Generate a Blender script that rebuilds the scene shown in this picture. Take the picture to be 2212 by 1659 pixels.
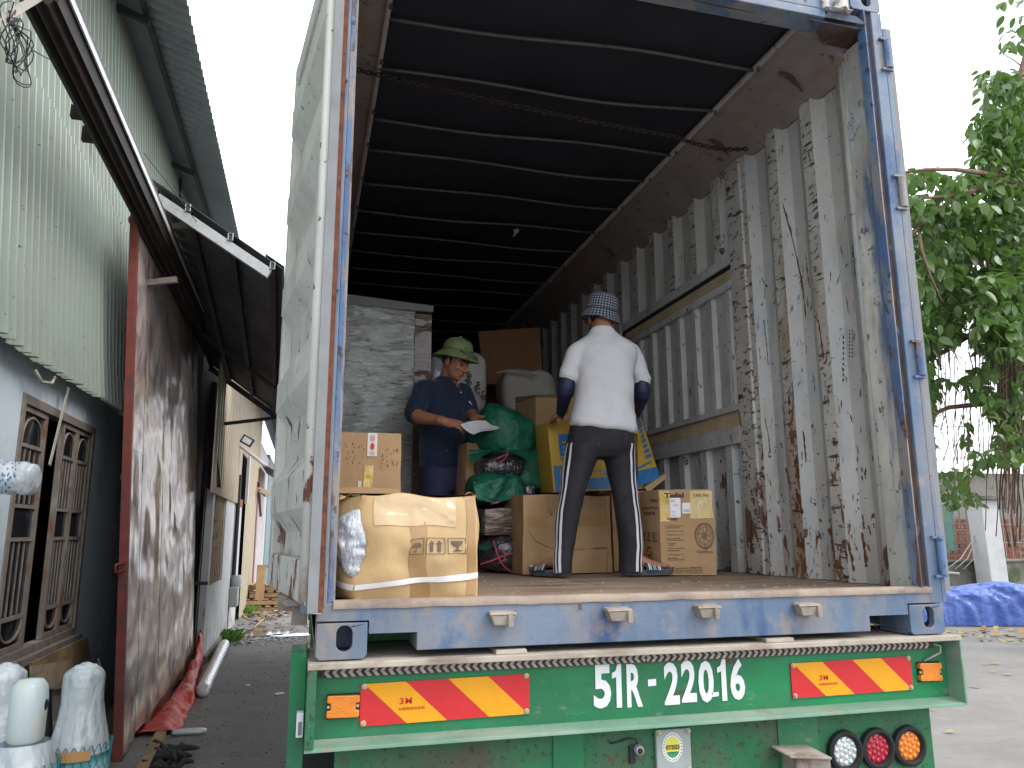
import bpy, bmesh, math, random
import numpy as np
from mathutils import Vector, Matrix, noise
random.seed(7); np.random.seed(7)
for o in list(bpy.data.objects): bpy.data.objects.remove(o)
SC = bpy.context.scene
COL = SC.collection
V = Vector
rad = math.radians

# ------------------------------------------------------------------ camera
CP = np.array([-0.0522, -2.6348, 0.4005]); CYAW, CPITCH, CROLL, CF = 0.260876, 0.191384, -0.002738, 1654.8
def _rot():
    fw = np.array([math.sin(CYAW)*math.cos(CPITCH), math.cos(CYAW)*math.cos(CPITCH), math.sin(CPITCH)])
    r = np.array([math.cos(CYAW), -math.sin(CYAW), 0.0]); u = np.cross(r, fw)
    c, s = math.cos(CROLL), math.sin(CROLL)
    return np.array([c*r+s*u, -s*r+c*u, fw])
CM = _rot()
cam_d = bpy.data.cameras.new('camera'); cam = bpy.data.objects.new('camera', cam_d); COL.objects.link(cam)
cam_d.sensor_width = 36.0; cam_d.sensor_fit = 'HORIZONTAL'; cam_d.lens = CF/2212*36.0
cam_d.clip_start = 0.05; cam_d.clip_end = 600
mw = Matrix(((CM[0][0], CM[1][0], -CM[2][0], CP[0]), (CM[0][1], CM[1][1], -CM[2][1], CP[1]),
             (CM[0][2], CM[1][2], -CM[2][2], CP[2]), (0, 0, 0, 1)))
cam.matrix_world = mw
SC.camera = cam

# ------------------------------------------------------------------ sky, sun, exposure
SUN_EL, SUN_AZ = rad(50), rad(128)         # azimuth of the sun, clockwise from +y
W = bpy.data.worlds.new('World'); SC.world = W; W.use_nodes = True
nt = W.node_tree; nt.nodes.clear()
wo = nt.nodes.new('ShaderNodeOutputWorld'); bg = nt.nodes.new('ShaderNodeBackground')
sky = nt.nodes.new('ShaderNodeTexSky'); sky.sky_type = 'NISHITA'; sky.sun_disc = False
sky.sun_elevation = SUN_EL; sky.sun_rotation = SUN_AZ; sky.air_density = 1.0; sky.dust_density = 2.0
tc = nt.nodes.new('ShaderNodeTexCoord'); nz = nt.nodes.new('ShaderNodeTexNoise')
nz.inputs['Scale'].default_value = 1.7; nz.inputs['Detail'].default_value = 5.0
mr = nt.nodes.new('ShaderNodeMapRange'); mr.inputs[1].default_value = 0.30; mr.inputs[2].default_value = 0.56
mr.inputs[3].default_value = 0.72; mr.inputs[4].default_value = 1.0
mx = nt.nodes.new('ShaderNodeMix'); mx.data_type = 'RGBA'
nt.links.new(tc.outputs['Generated'], nz.inputs['Vector']); nt.links.new(nz.outputs['Fac'], mr.inputs[0])
nt.links.new(mr.outputs[0], mx.inputs[0]); nt.links.new(sky.outputs[0], mx.inputs[6])
mx.inputs[7].default_value = (11.6, 12.0, 12.6, 1)      # bright overcast cloud
nt.links.new(mx.outputs[2], bg.inputs['Color']); bg.inputs['Strength'].default_value = 0.10
nt.links.new(bg.outputs[0], wo.inputs['Surface'])
sd = bpy.data.lights.new('sun', 'SUN'); sd.energy = 1.0; sd.angle = rad(24); sd.color = (1.0, 0.96, 0.9)
so = bpy.data.objects.new('sun', sd); COL.objects.link(so); so.location = (-6, -12, 20)
sdir = V((math.sin(SUN_AZ)*math.cos(SUN_EL), math.cos(SUN_AZ)*math.cos(SUN_EL), math.sin(SUN_EL)))
so.rotation_euler = sdir.to_track_quat('Z', 'Y').to_euler()
SC.view_settings.view_transform = 'Standard'; SC.view_settings.look = 'None'
SC.view_settings.exposure = 0.95; SC.view_settings.gamma = 1.0; SC.view_settings.use_curve_mapping = False
SC.render.engine = 'CYCLES'
SC.cycles.use_denoising = True
SC.cycles.max_bounces = 7; SC.cycles.diffuse_bounces = 4; SC.cycles.glossy_bounces = 3
SC.cycles.transmission_bounces = 4; SC.cycles.transparent_max_bounces = 8
SC.cycles.caustics_reflective = False; SC.cycles.caustics_refractive = False

# ------------------------------------------------------------------ layout aid: a photo pixel (2212 px wide) on a known plane
def U(u, v, **k):
    (a, c), = k.items(); i = 'xyz'.index(a)
    d = CM.T @ np.array([(u-1106)/CF, -(v-829.5)/CF, 1.0]); t = (c-CP[i])/d[i]
    return V(CP+d*t)

# ------------------------------------------------------------------ materials
MATS = {}
def lay(c, s=3, lo=.55, hi=.62, st=(1, 1, 1), a=1.0, d=6, r=None, g=None, off=0.0, rg=.6, warp=0):
    return dict(c=c, s=s, lo=lo, hi=hi, st=st, a=a, d=d, r=r, g=g, off=off, rg=rg, warp=warp)
def mat(name, col, rough=.6, metal=0.0, var=.12, vs=4.0, layers=(), bump=.15, bs=40.0, bst=(1, 1, 1), spec=.4, coat=0.0,
        alpha=1.0, trans=0.0, rnd=0.0, big=None, sss=0, coord='W', emis=None, sheen=0):
    """procedural material: base colour with soft variation, wear and painted-sheen layers (noise masks), bump."""
    m = bpy.data.materials.new(name); MATS[name] = m; m.use_nodes = True
    t = m.node_tree; N = t.nodes; L = t.links
    b = N['Principled BSDF']
    b.inputs['Metallic'].default_value = metal; b.inputs['Specular IOR Level'].default_value = spec
    b.inputs['Coat Weight'].default_value = coat
    if trans: b.inputs['Transmission Weight'].default_value = trans
    if alpha < 1: b.inputs['Alpha'].default_value = alpha
    if sheen: b.inputs['Sheen Weight'].default_value = sheen
    if sss:
        b.inputs['Subsurface Weight'].default_value = sss; b.inputs['Subsurface Radius'].default_value = (.01, .004, .002)
        b.inputs['Subsurface Scale'].default_value = 1.0
    if coord == 'W':
        pos = N.new('ShaderNodeNewGeometry').outputs['Position']
    else:
        pos = N.new('ShaderNodeTexCoord').outputs['Object']
    def mapped(st, off):
        mp = N.new('ShaderNodeMapping'); mp.inputs['Scale'].default_value = st; mp.inputs['Location'].default_value = (off, off*1.7, off*.6)
        L.new(pos, mp.inputs['Vector']); return mp.outputs[0]
    def nz_(s, d, st=(1, 1, 1), off=0.0, rg=.6, warp=0):
        n = N.new('ShaderNodeTexNoise'); n.inputs['Scale'].default_value = s; n.inputs['Detail'].default_value = d
        n.inputs['Roughness'].default_value = rg; n.inputs['Distortion'].default_value = warp
        L.new(mapped(st, off), n.inputs['Vector']); return n.outputs['Fac']
    # base colour
    hs = N.new('ShaderNodeHueSaturation'); hs.inputs['Color'].default_value = (*col, 1)
    mr = N.new('ShaderNodeMapRange'); mr.inputs[1].default_value = .3; mr.inputs[2].default_value = .7
    mr.inputs[3].default_value = 1-var; mr.inputs[4].default_value = 1+var
    L.new(nz_(vs, 5), mr.inputs[0])
    if rnd:
        oi = N.new('ShaderNodeObjectInfo'); m2 = N.new('ShaderNodeMapRange'); m2.inputs[3].default_value = 1-rnd; m2.inputs[4].default_value = 1+rnd
        L.new(oi.outputs['Random'], m2.inputs[0]); mu = N.new('ShaderNodeMath'); mu.operation = 'MULTIPLY'
        L.new(mr.outputs[0], mu.inputs[0]); L.new(m2.outputs[0], mu.inputs[1]); L.new(mu.outputs[0], hs.inputs['Value'])
    else:
        L.new(mr.outputs[0], hs.inputs['Value'])
    cur = hs.outputs[0]; rcur = None
    rv = N.new('ShaderNodeMapRange'); rv.inputs[3].default_value = max(0, rough-.08); rv.inputs[4].default_value = min(1, rough+.08)
    L.new(nz_(vs*3+2, 4, off=3.3), rv.inputs[0]); rcur = rv.outputs[0]
    hb = None
    for ly in layers:
        f = nz_(ly['s'], ly['d'], ly['st'], ly['off'], ly['rg'], ly['warp'])
        if ly['g']:
            ax, v0, v1, k = ly['g']
            sx = N.new('ShaderNodeSeparateXYZ'); L.new(pos, sx.inputs[0])
            gm = N.new('ShaderNodeMapRange'); gm.inputs[1].default_value = v0; gm.inputs[2].default_value = v1
            gm.inputs[3].default_value = k; gm.inputs[4].default_value = -k; L.new(sx.outputs['xyz'.index(ax)], gm.inputs[0])
            ad = N.new('ShaderNodeMath'); ad.operation = 'ADD'; L.new(f, ad.inputs[0]); L.new(gm.outputs[0], ad.inputs[1]); f = ad.outputs[0]
        mk = N.new('ShaderNodeMapRange'); mk.inputs[1].default_value = ly['lo']; mk.inputs[2].default_value = ly['hi']
        mk.inputs[4].default_value = ly['a']; L.new(f, mk.inputs[0])
        mi = N.new('ShaderNodeMix'); mi.data_type = 'RGBA'; L.new(mk.outputs[0], mi.inputs[0]); L.new(cur, mi.inputs[6])
        mi.inputs[7].default_value = (*ly['c'], 1); cur = mi.outputs[2]
        if ly['r'] is not None:
            mf = N.new('ShaderNodeMix'); mf.data_type = 'FLOAT'; L.new(mk.outputs[0], mf.inputs[0]); L.new(rcur, mf.inputs[2])
            mf.inputs[3].default_value = ly['r']; rcur = mf.outputs[0]
    L.new(cur, b.inputs['Base Color']); L.new(rcur, b.inputs['Roughness'])
    if emis: b.inputs['Emission Color'].default_value = (*emis[0], 1); b.inputs['Emission Strength'].default_value = emis[1]
    last = None
    for (st_, sc_, str_, dist, dt_) in ([(bst, bs, bump, .004, 4)] if bump else []) + ([(big[0], big[1], big[2], big[3], big[4] if len(big) > 4 else 4)] if big else []):
        bn = N.new('ShaderNodeBump'); bn.inputs['Strength'].default_value = min(1, str_); bn.inputs['Distance'].default_value = dist
        L.new(nz_(sc_, dt_, st_, 1.1, .55), bn.inputs['Height'])
        if last: L.new(last, bn.inputs['Normal'])
        last = bn.outputs[0]
    if last: L.new(last, b.inputs['Normal'])
    m.diffuse_color = (*col, 1)
    return m

# ------------------------------------------------------------------ objects
def wl(o):
    p = V((0, 0, 0))
    while o: p = p+o.location; o = o.parent
    return p
def tag(o, label=None, cat=None, group=None, kind=None):
    if label: o['label'] = label
    if cat: o['category'] = cat
    if group: o['group'] = group
    if kind: o['kind'] = kind
    return o
def thing(name, label, cat, loc=(0, 0, 0), group=None):
    o = bpy.data.objects.new(name, None); COL.objects.link(o); o.location = loc; o.empty_display_size = .2
    return tag(o, label, cat, group)
def link(name, me, parent=None, loc=None):
    o = bpy.data.objects.new(name, me); COL.objects.link(o)
    if parent: o.parent = parent
    if loc is not None: o.location = loc
    return o
def copy_tree(o, parent=None):
    c = o.copy(); COL.objects.link(c); c.parent = parent
    for ch in list(o.children): copy_tree(ch, c)
    return c

class MB:
    """collects shapes into one mesh"""
    def __init__(s): s.v = []; s.f = []; s.mi = []; s.m = 0
    def add(s, vs, fs):
        n = len(s.v); s.v += [tuple(p) for p in vs]
        for f in fs: s.f.append(tuple(i+n for i in f)); s.mi.append(s.m)
        return s
    def box(s, a, b):
        x0, y0, z0 = a; x1, y1, z1 = b
        return s.hexa([(x0, y0, z0), (x1, y0, z0), (x1, y1, z0), (x0, y1, z0), (x0, y0, z1), (x1, y0, z1), (x1, y1, z1), (x0, y1, z1)])
    def hexa(s, p):
        return s.add(p, [(0, 3, 2, 1), (4, 5, 6, 7), (0, 1, 5, 4), (1, 2, 6, 5), (2, 3, 7, 6), (3, 0, 4, 7)])
    def obox(s, c, size, R=None):
        R = R or Matrix.Identity(3); c = V(c); hx, hy, hz = [q/2 for q in size]
        return s.hexa([c+R @ V(q) for q in [(-hx, -hy, -hz), (hx, -hy, -hz), (hx, hy, -hz), (-hx, hy, -hz), (-hx, -hy, hz), (hx, -hy, hz), (hx, hy, hz), (-hx, hy, hz)]])
    def bar(s, a, b, w, h, up=(0, 0, 1)):
        a, b = V(a), V(b); y = (b-a).normalized(); x = y.cross(V(up))
        x = x.normalized() if x.length > 1e-4 else V((1, 0, 0)); z = x.cross(y)
        R = Matrix((x, y, z)).transposed()
        return s.obox((a+b)/2, (w, (b-a).length, h), R)
    def quad(s, *p): return s.add(p, [tuple(range(len(p)))])
    def plate(s, p, n, t):
        """polygon p given thickness t along n"""
        n = V(n).normalized()*t; k = len(p); q = [V(a) for a in p]+[V(a)+n for a in p]
        return s.add(q, [tuple(range(k)), tuple(range(2*k-1, k-1, -1))]+[(i, i+k, (i+1) % k+k, (i+1) % k) for i in range(k)])
    def tube(s, pts, r, n=8, caps=True):
        pts = [V(p) for p in pts]; k = len(pts); rs = r if hasattr(r, '__len__') else [r]*k; vs = []; prev = None
        for i, p in enumerate(pts):
            t = (pts[min(i+1, k-1)]-pts[max(i-1, 0)]).normalized()
            if prev is None: x = t.orthogonal().normalized()
            else:
                x = prev-t*prev.dot(t); x = x.normalized() if x.length > 1e-6 else t.orthogonal().normalized()
            prev = x; y = t.cross(x)
            for j in range(n):
                a = 2*math.pi*j/n; vs.append(p+(x*math.cos(a)+y*math.sin(a))*rs[i])
        fs = [(i*n+j, i*n+(j+1) % n, (i+1)*n+(j+1) % n, (i+1)*n+j) for i in range(k-1) for j in range(n)]
        if caps: fs += [tuple(range(n-1, -1, -1)), tuple(range((k-1)*n, k*n))]
        return s.add(vs, fs)
    def grid(s, fn, nu, nv, flip=False):
        vs = [fn(i/nu, j/nv) for j in range(nv+1) for i in range(nu+1)]; w = nu+1
        fs = [(j*w+i, j*w+i+1, (j+1)*w+i+1, (j+1)*w+i) for j in range(nv) for i in range(nu)]
        if flip: fs = [f[::-1] for f in fs]
        return s.add(vs, fs)
    def ell(s, c, r, R=None, nu=16, nv=10, pw=1.0):
        c = V(c); R = R or Matrix.Identity(3); r = r if hasattr(r, '__len__') else (r, r, r)
        sg = lambda q: math.copysign(abs(q)**pw, q); vs = [c+R @ V((0, 0, -r[2]))]
        for j in range(1, nv):
            th = -math.pi/2+math.pi*j/nv
            for i in range(nu):
                a = 2*math.pi*i/nu
                vs.append(c+R @ V((r[0]*sg(math.cos(th))*sg(math.cos(a)), r[1]*sg(math.cos(th))*sg(math.sin(a)), r[2]*sg(math.sin(th)))))
        vs.append(c+R @ V((0, 0, r[2]))); top = len(vs)-1
        fs = [(0, 1+(i+1) % nu, 1+i) for i in range(nu)]
        for j in range(nv-2):
            a = 1+j*nu; b = a+nu
            fs += [(a+i, a+(i+1) % nu, b+(i+1) % nu, b+i) for i in range(nu)]
        a = 1+(nv-2)*nu; fs += [(a+i, a+(i+1) % nu, top) for i in range(nu)]
        return s.add(vs, fs)
    def lathe(s, c, prof, n=24, ax='z', cap=True):
        """prof: list of (radius, height)"""
        c = V(c); vs = []
        for (r, h) in prof:
            for j in range(n):
                a = 2*math.pi*j/n; q = (r*math.cos(a), r*math.sin(a), h)
                if ax == 'y': q = (q[0], -q[2], q[1])
                if ax == 'x': q = (q[2], q[0], q[1])
                vs.append(c+V(q))
        k = len(prof)
        fs = [(i*n+j, i*n+(j+1) % n, (i+1)*n+(j+1) % n, (i+1)*n+j) for i in range(k-1) for j in range(n)]
        if cap: fs += [tuple(range(n-1, -1, -1)), tuple(range((k-1)*n, k*n))]
        return s.add(vs, fs)
    def loft(s, secs, n=20, caps=True, pw=1.0):
        """secs: (centre, x-vector, y-vector) half axes of each ellipse"""
        vs = []; sg = lambda q: math.copysign(abs(q)**pw, q)
        for (c, x, y) in secs:
            c, x, y = V(c), V(x), V(y)
            for j in range(n):
                a = 2*math.pi*j/n; vs.append(c+x*sg(math.cos(a))+y*sg(math.sin(a)))
        k = len(secs)
        fs = [(i*n+j, i*n+(j+1) % n, (i+1)*n+(j+1) % n, (i+1)*n+j) for i in range(k-1) for j in range(n)]
        if caps: fs += [tuple(range(n-1, -1, -1)), tuple(range((k-1)*n, k*n))]
        return s.add(vs, fs)
    def mesh(s, name, mats, off=V((0, 0, 0)), smooth=False):
        me = bpy.data.meshes.new(name); me.from_pydata([tuple(V(p)-off) for p in s.v], [], s.f)
        for m in (mats if isinstance(mats, (list, tuple)) else [mats]): me.materials.append(m)
        if any(s.mi): me.polygons.foreach_set('material_index', s.mi)
        bm = bmesh.new(); bm.from_mesh(me); bmesh.ops.recalc_face_normals(bm, faces=bm.faces); bm.to_mesh(me); bm.free()
        if smooth: me.polygons.foreach_set('use_smooth', [True]*len(me.polygons))
        me.update(); return me
    def build(s, name, mats, parent=None, smooth=False, bevel=0, label=None, loc=None, kind=None, auto=None):
        off = wl(parent) if parent else V(loc or (0, 0, 0))
        me = s.mesh(name, mats, off, smooth)
        o = link(name, me, parent, None if parent else off)
        if bevel:
            bv = o.modifiers.new('bevel', 'BEVEL'); bv.width = bevel; bv.segments = 2; bv.limit_method = 'ANGLE'; bv.angle_limit = rad(40)
        if auto: me.set_sharp_from_angle(angle=rad(auto))
        if label: o['label'] = label
        if kind: o['kind'] = kind
        return o

def remesh(mb, voxel, smooth_it=4, disp=None):
    """joins the shapes of a MB into one closed skin"""
    me = mb.mesh('tmp', [], smooth=True); o = bpy.data.objects.new('tmp', me); COL.objects.link(o)
    r = o.modifiers.new('r', 'REMESH'); r.mode = 'VOXEL'; r.voxel_size = voxel; r.use_smooth_shade = True
    if smooth_it:
        q = o.modifiers.new('s', 'SMOOTH'); q.factor = .5; q.iterations = smooth_it
    dg = bpy.context.evaluated_depsgraph_get(); dg.update()
    ev = bpy.data.meshes.new_from_object(o.evaluated_get(dg)); bpy.data.objects.remove(o); bpy.data.meshes.remove(me)
    if disp:
        no = [v.normal.copy() for v in ev.vertices]
        for v, n in zip(ev.vertices, no): v.co = disp(v.co, n)
    ev.materials.clear(); ev.polygons.foreach_set('use_smooth', [True]*len(ev.polygons)); ev.update()
    return ev
def put(name, me, m, parent, label=None):
    """me in world coordinates"""
    off = wl(parent); me.transform(Matrix.Translation(-off)); me.materials.clear(); me.materials.append(m)
    o = link(name, me, parent)
    if label: o['label'] = label
    return o
def text2d(body, size=1.0, bold=0.0, space=1.0):
    """lettering as a flat mesh: (verts 2d array, faces), origin at lower left"""
    c = bpy.data.curves.new('t', 'FONT'); c.body = body; c.size = size; c.offset = bold; c.fill_mode = 'FRONT'; c.resolution_u = 3
    c.space_character = space
    o = bpy.data.objects.new('t', c); me = o.to_mesh()
    v = np.array([tuple(p.co) for p in me.vertices]).reshape(-1, 3)[:, :2]; f = [tuple(p.vertices) for p in me.polygons]
    o.to_mesh_clear(); bpy.data.objects.remove(o); bpy.data.curves.remove(c)
    if len(v): v = v-v.min(0)
    return v, f
def put_text(mb, body, fn, x0, y0, w=None, h=None, bold=0.0, space=1.0):
    """lettering mapped through fn(x, y) into the rectangle at x0, y0 (w, h: full size wanted)"""
    v, f = text2d(body, 1.0, bold, space)
    if not len(v): return
    ex = v.max(0); sx = (w/ex[0]) if w else None; sy = (h/ex[1]) if h else None
    sx = sx or sy; sy = sy or sx
    mb.add([fn(x0+a*sx, y0+b*sy) for a, b in v], f)
def poly(mb, pts, fn):
    mb.add([fn(a, b) for a, b in pts], [tuple(range(len(pts)))])
def stroke(mb, pts, w, fn, closed=False):
    """a drawn line of width w"""
    P = [V(p) for p in pts]; n = len(P)
    for i in range(n if closed else n-1):
        a, b = P[i], P[(i+1) % n]; d = (b-a)
        if d.length < 1e-9: continue
        d = d.normalized(); q = V((-d.y, d.x))*w/2; a = a-d*w*.4; b = b+d*w*.4
        mb.add([fn(*(a-q)), fn(*(b-q)), fn(*(b+q)), fn(*(a+q))], [(0, 1, 2, 3)])
def fbm(p, s=1.0, o=4): return noise.fractal(V(p)*s, 1.0, 2.0, o)
from mathutils.geometry import tessellate_polygon
def holed(mb, outer, holes, fn, t):
    """flat plate with holes; fn(x, y, depth) -> point"""
    loops = [outer]+list(holes); flat = [p for l in loops for p in l]
    tri = tessellate_polygon([[V((a, b, 0)) for a, b in l] for l in loops]); n = len(flat)
    vs = [fn(a, b, 0) for a, b in flat]+[fn(a, b, t) for a, b in flat]
    fs = [tuple(q) for q in tri]+[tuple(i+n for i in reversed(q)) for q in tri]
    k = 0
    for l in loops:
        m = len(l); fs += [(k+i, k+(i+1) % m, k+(i+1) % m+n, k+i+n) for i in range(m)]; k += m
    mb.add(vs, fs)
def stadium(cx, cy, rx, ry, n=20):
    """upright oval hole"""
    s = ry-rx; out = []
    for i in range(n):
        a = 2*math.pi*i/n; out.append((cx+rx*math.cos(a), cy+rx*math.sin(a)+(s if math.sin(a) >= 0 else -s)))
    return out

RUST = (.16, .055, .025); RUSTD = (.085, .035, .02); DUST = (.36, .29, .22); GRIME = (.06, .055, .05)
mat('blue_paint', (.105, .16, .25), .5, var=.2, vs=3, bump=.35, bs=55, layers=[
    lay((.18, .225, .30), 2.2, .44, .62, a=.8), lay((.028, .075, .205), 2.6, .56, .66, off=4, a=.8, st=(1.6, 1, .7)),
    lay((.27, .235, .20), 4, .46, .64, st=(1.2, 1, .25), a=.7, off=2), lay((.30, .25, .21), 9, .55, .68, a=.75, off=7),
    lay(RUST, 12, .655, .69, a=.85, r=.9, off=5)])
mat('blue_worn', (.10, .17, .32), .55, var=.25, vs=5, bump=.5, bs=70, layers=[
    lay((.22, .28, .38), 4, .48, .6, a=.7, st=(1, 1, .3)), lay((.33, .28, .23), 7, .50, .6, a=.8, off=3, st=(1, 1, .35)),
    lay((.12, .06, .04), 8, .575, .64, a=.85, r=.9, off=9, st=(1, 1, .4)), lay((.04, .035, .035), 16, .60, .66, a=.8, off=1)])
mat('rust_steel', (.075, .045, .035), .85, var=.35, vs=14, bump=.8, bs=60, layers=[
    lay((.13, .065, .04), 9, .52, .62, a=.8), lay((.09, .12, .19), 4, .50, .60, a=.75, st=(1, 1, .3), off=3), lay((.3, .24, .19), 11, .6, .7, a=.6, off=8)])
mat('container_wall', (.49, .495, .495), .55, var=.10, vs=2.2, bump=.35, bs=30, big=((1, 1, .5), 5, .35, .02), layers=[
    lay((.40, .385, .345), 2.2, .44, .62, a=.6, st=(1, 1, .3)),
    lay((.36, .45, .52), 1.6, .60, .70, a=.45, off=11),
    lay((.20, .185, .165), 6, .55, .72, a=.55, st=(1, 1, .3), off=2),
    lay((.10, .095, .09), 22, .64, .67, a=.8, st=(1, 2.2, .45), off=6, d=4),
    lay((.27, .18, .11), 3.2, .62, .74, a=.65, st=(1, 1, .35), off=5, g=('z', .2, 1.6, .09)),
    lay((.13, .055, .03), 10, .655, .675, a=.95, r=.9, off=4, st=(1, 1, .38), g=('z', .2, 1.9, .055), warp=.6),
    lay(RUSTD, 26, .66, .68, a=.9, r=.9, off=8, st=(1, 1, .6), g=('z', .1, 1.7, .05), d=3),
    lay((.05, .045, .05), 34, .685, .70, a=.9, off=9, st=(1, .5, 1.6), d=3)])
mat('wall_scraped', (.47, .46, .44), .6, var=.16, vs=6, bump=.6, bs=45, layers=[
    lay((.36, .335, .295), 4, .46, .62, a=.6, st=(1, 1, .5)),
    lay((.27, .17, .085), 3.5, .53, .68, a=.8, st=(1, 1, .35), off=5, g=('z', .2, 2.2, .07)),
    lay((.15, .07, .04), 11, .592, .622, a=.95, r=.9, off=4, st=(1, 1, .5), g=('z', .2, 1.9, .075), warp=.8),
    lay((.07, .06, .055), 24, .585, .62, a=.9, off=8, st=(1, .8, 1.9), d=4),
    lay((.045, .035, .03), 15, .61, .63, a=.95, off=12, st=(1, .45, 2.4), d=3),
    lay(RUSTD, 17, .62, .645, a=.95, r=.9, off=3, st=(1, 1, .5), g=('z', .2, 2.2, .06))])
mat('hatch_paint', (.46, .47, .475), .5, var=.12, vs=5, bump=.3, bs=40, layers=[
    lay((.30, .30, .29), 5, .5, .65, a=.6, st=(1, 1, .3)), lay((.06, .055, .055), 26, .645, .665, a=.9, d=4, st=(1, 1, .7), off=4),
    lay(RUSTD, 9, .66, .69, a=.8, off=7)])
mat('rail_paint', (.23, .20, .192), .65, var=.15, vs=5, bump=.4, bs=40, layers=[
    lay((.25, .16, .11), 5, .54, .66, a=.7, st=(1, .4, 1)), lay(RUSTD, 18, .62, .66, a=.8, off=3)])
mat('black_tarp', (.020, .0205, .029), .62, var=.3, vs=1.5, bump=.25, bs=14, spec=.25)
mat('bow_steel', (.08, .078, .08), .55, metal=.2, var=.25, vs=12, layers=[lay(RUSTD, 10, .6, .66, a=.8)])
mat('dark_rust_chain', (.034, .019, .016), .8, var=.3, vs=40)
mat('plywood', (.235, .17, .125), .8, var=.2, vs=3, bump=.5, bs=40, bst=(.3, 1, 1), layers=[
    lay((.13, .09, .065), 5, .52, .66, st=(.25, 1.6, 1), a=.75), lay((.36, .29, .22), 7, .55, .68, st=(.4, 1, 1), a=.6, off=3),
    lay((.05, .04, .035), 12, .645, .66, st=(.12, 1.8, 1), a=.9, off=6, d=4)])
mat('timber', (.40, .31, .20), .75, var=.2, vs=5, bst=(3, .3, 3), bump=.3, layers=[lay((.16, .11, .07), 8, .58, .68, a=.8, st=(1, .2, 2))])
mat('door_paint', (.64, .62, .58), .5, var=.1, vs=3, bump=.3, bs=30, layers=[
    lay((.45, .44, .41), 3, .50, .68, a=.6, st=(1, 1, .25)), lay((.25, .13, .08), 3, .60, .7, a=.7, off=6, g=('z', .2, .7, .07)), lay(RUST, 9, .625, .65, a=.95, r=.9, st=(1, 1, .4), g=('z', .2, 1.4, .05)),
    lay((.06, .055, .05), 24, .66, .68, a=.9, off=5, d=4)])
mat('rubber', (.22, .23, .24), .7, var=.15, vs=8)
mat('black_rubber', (.018, .018, .019), .75, var=.25, vs=10, bump=.3)
mat('dark_gap', (.012, .012, .013), .9, bump=0)
mat('white_chip', (.62, .60, .55), .6, var=.15, vs=20, layers=[lay((.25, .2, .16), 30, .55, .62, a=.8), lay((.09, .1, .14), 22, .6, .63, a=.8, off=3)])
mat('dusty_steel', (.33, .28, .24), .85, var=.2, vs=14, bump=.6, layers=[lay((.16, .11, .08), 12, .55, .65, a=.7), lay((.14, .2, .3), 9, .6, .7, a=.6, off=4)])
mat('flange_dust', (.42, .37, .31), .9, var=.2, vs=6, bump=.5, layers=[lay((.2, .15, .11), 7, .52, .66, a=.7, st=(.5, 1, 1)), lay((.03, .2, .1), 6, .64, .69, a=.6, off=5)])
mat('sill_dust', (.33, .26, .21), .9, var=.2, vs=9, bump=.5, layers=[lay((.13, .11, .11), 7, .50, .64, a=.7, st=(.4, 1, 1)), lay((.42, .38, .34), 12, .6, .68, a=.6, off=4)])
mat('green_paint', (.012, .205, .075), .42, var=.16, vs=3, bump=.3, bs=60, layers=[
    lay((.025, .13, .065), 2.0, .45, .62, a=.8, st=(.6, 1, 1)), lay((.10, .17, .12), 3.4, .54, .70, a=.7, off=3),
    lay((.20, .23, .19), 18, .62, .70, a=.55, off=6, st=(.5, 1, 1)), lay((.11, .07, .045), 10, .66, .70, a=.9, off=9, r=.9)])
mat('green_grimy', (.018, .15, .06), .6, var=.2, vs=5, bump=.5, bs=90, layers=[
    lay((.06, .11, .065), 3, .45, .62, a=.75), lay((.10, .085, .06), 2.3, .56, .68, a=.85, off=8, r=.9),
    lay((.03, .03, .022), 45, .58, .64, a=.7, off=2, d=3), lay((.11, .055, .03), 24, .63, .66, a=.8, off=5)])
mat('green_dusty', (.16, .29, .21), .7, var=.15, vs=5, bump=.4, layers=[lay((.33, .36, .31), 4, .45, .62, a=.75, st=(.3, 1, 1)), lay((.28, .22, .17), 9, .58, .68, a=.7, off=3)])
mat('white_vinyl', (.82, .83, .85), .35, var=.04, vs=6, bump=.05, layers=[lay((.55, .55, .54), 14, .62, .72, a=.5)])
mat('reflector_red', (.62, .03, .035), .3, var=.05, vs=20, bump=.15, bs=200)
mat('reflector_yellow', (.82, .36, .012), .3, var=.04, vs=20, bump=.15, bs=200)
mat('print_red', (.55, .03, .015), .5, var=.05, bump=0)
mat('amber_lens', (.75, .22, .006), .18, var=.1, vs=40, bump=.4, bs=180, coat=.6, spec=.6)
mat('red_lens', (.42, .008, .035), .15, var=.1, vs=60, bump=.3, bs=160, coat=.7)
mat('clear_lens', (.62, .66, .66), .08, metal=.35, var=.2, vs=70, bump=.5, bs=120, coat=.8)
mat('bolt_steel', (.46, .40, .28), .35, metal=.25, var=.2, vs=60)
mat('black_plastic', (.02, .021, .024), .45, var=.2, vs=20)
mat('strip_black', (.06, .045, .04), .8, var=.3, vs=30, bump=.4)
mat('strip_grey', (.42, .37, .33), .7, var=.2, vs=30, bump=.4)
mat('tyre', (.028, .028, .03), .8, var=.3, vs=8, bump=.4, layers=[lay((.16, .13, .1), 5, .52, .68, a=.6)])
mat('plate_grey', (.34, .38, .36), .4, var=.1, vs=12)
mat('sticker_white', (.78, .79, .76), .35, var=.03, bump=0)
mat('sticker_yellow', (.75, .68, .10), .35, var=.03, bump=0)
mat('sticker_green', (.05, .30, .14), .35, var=.03, bump=0)
mat('ink_dark', (.03, .03, .035), .6, bump=0, var=.1)
M = MATS

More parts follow.
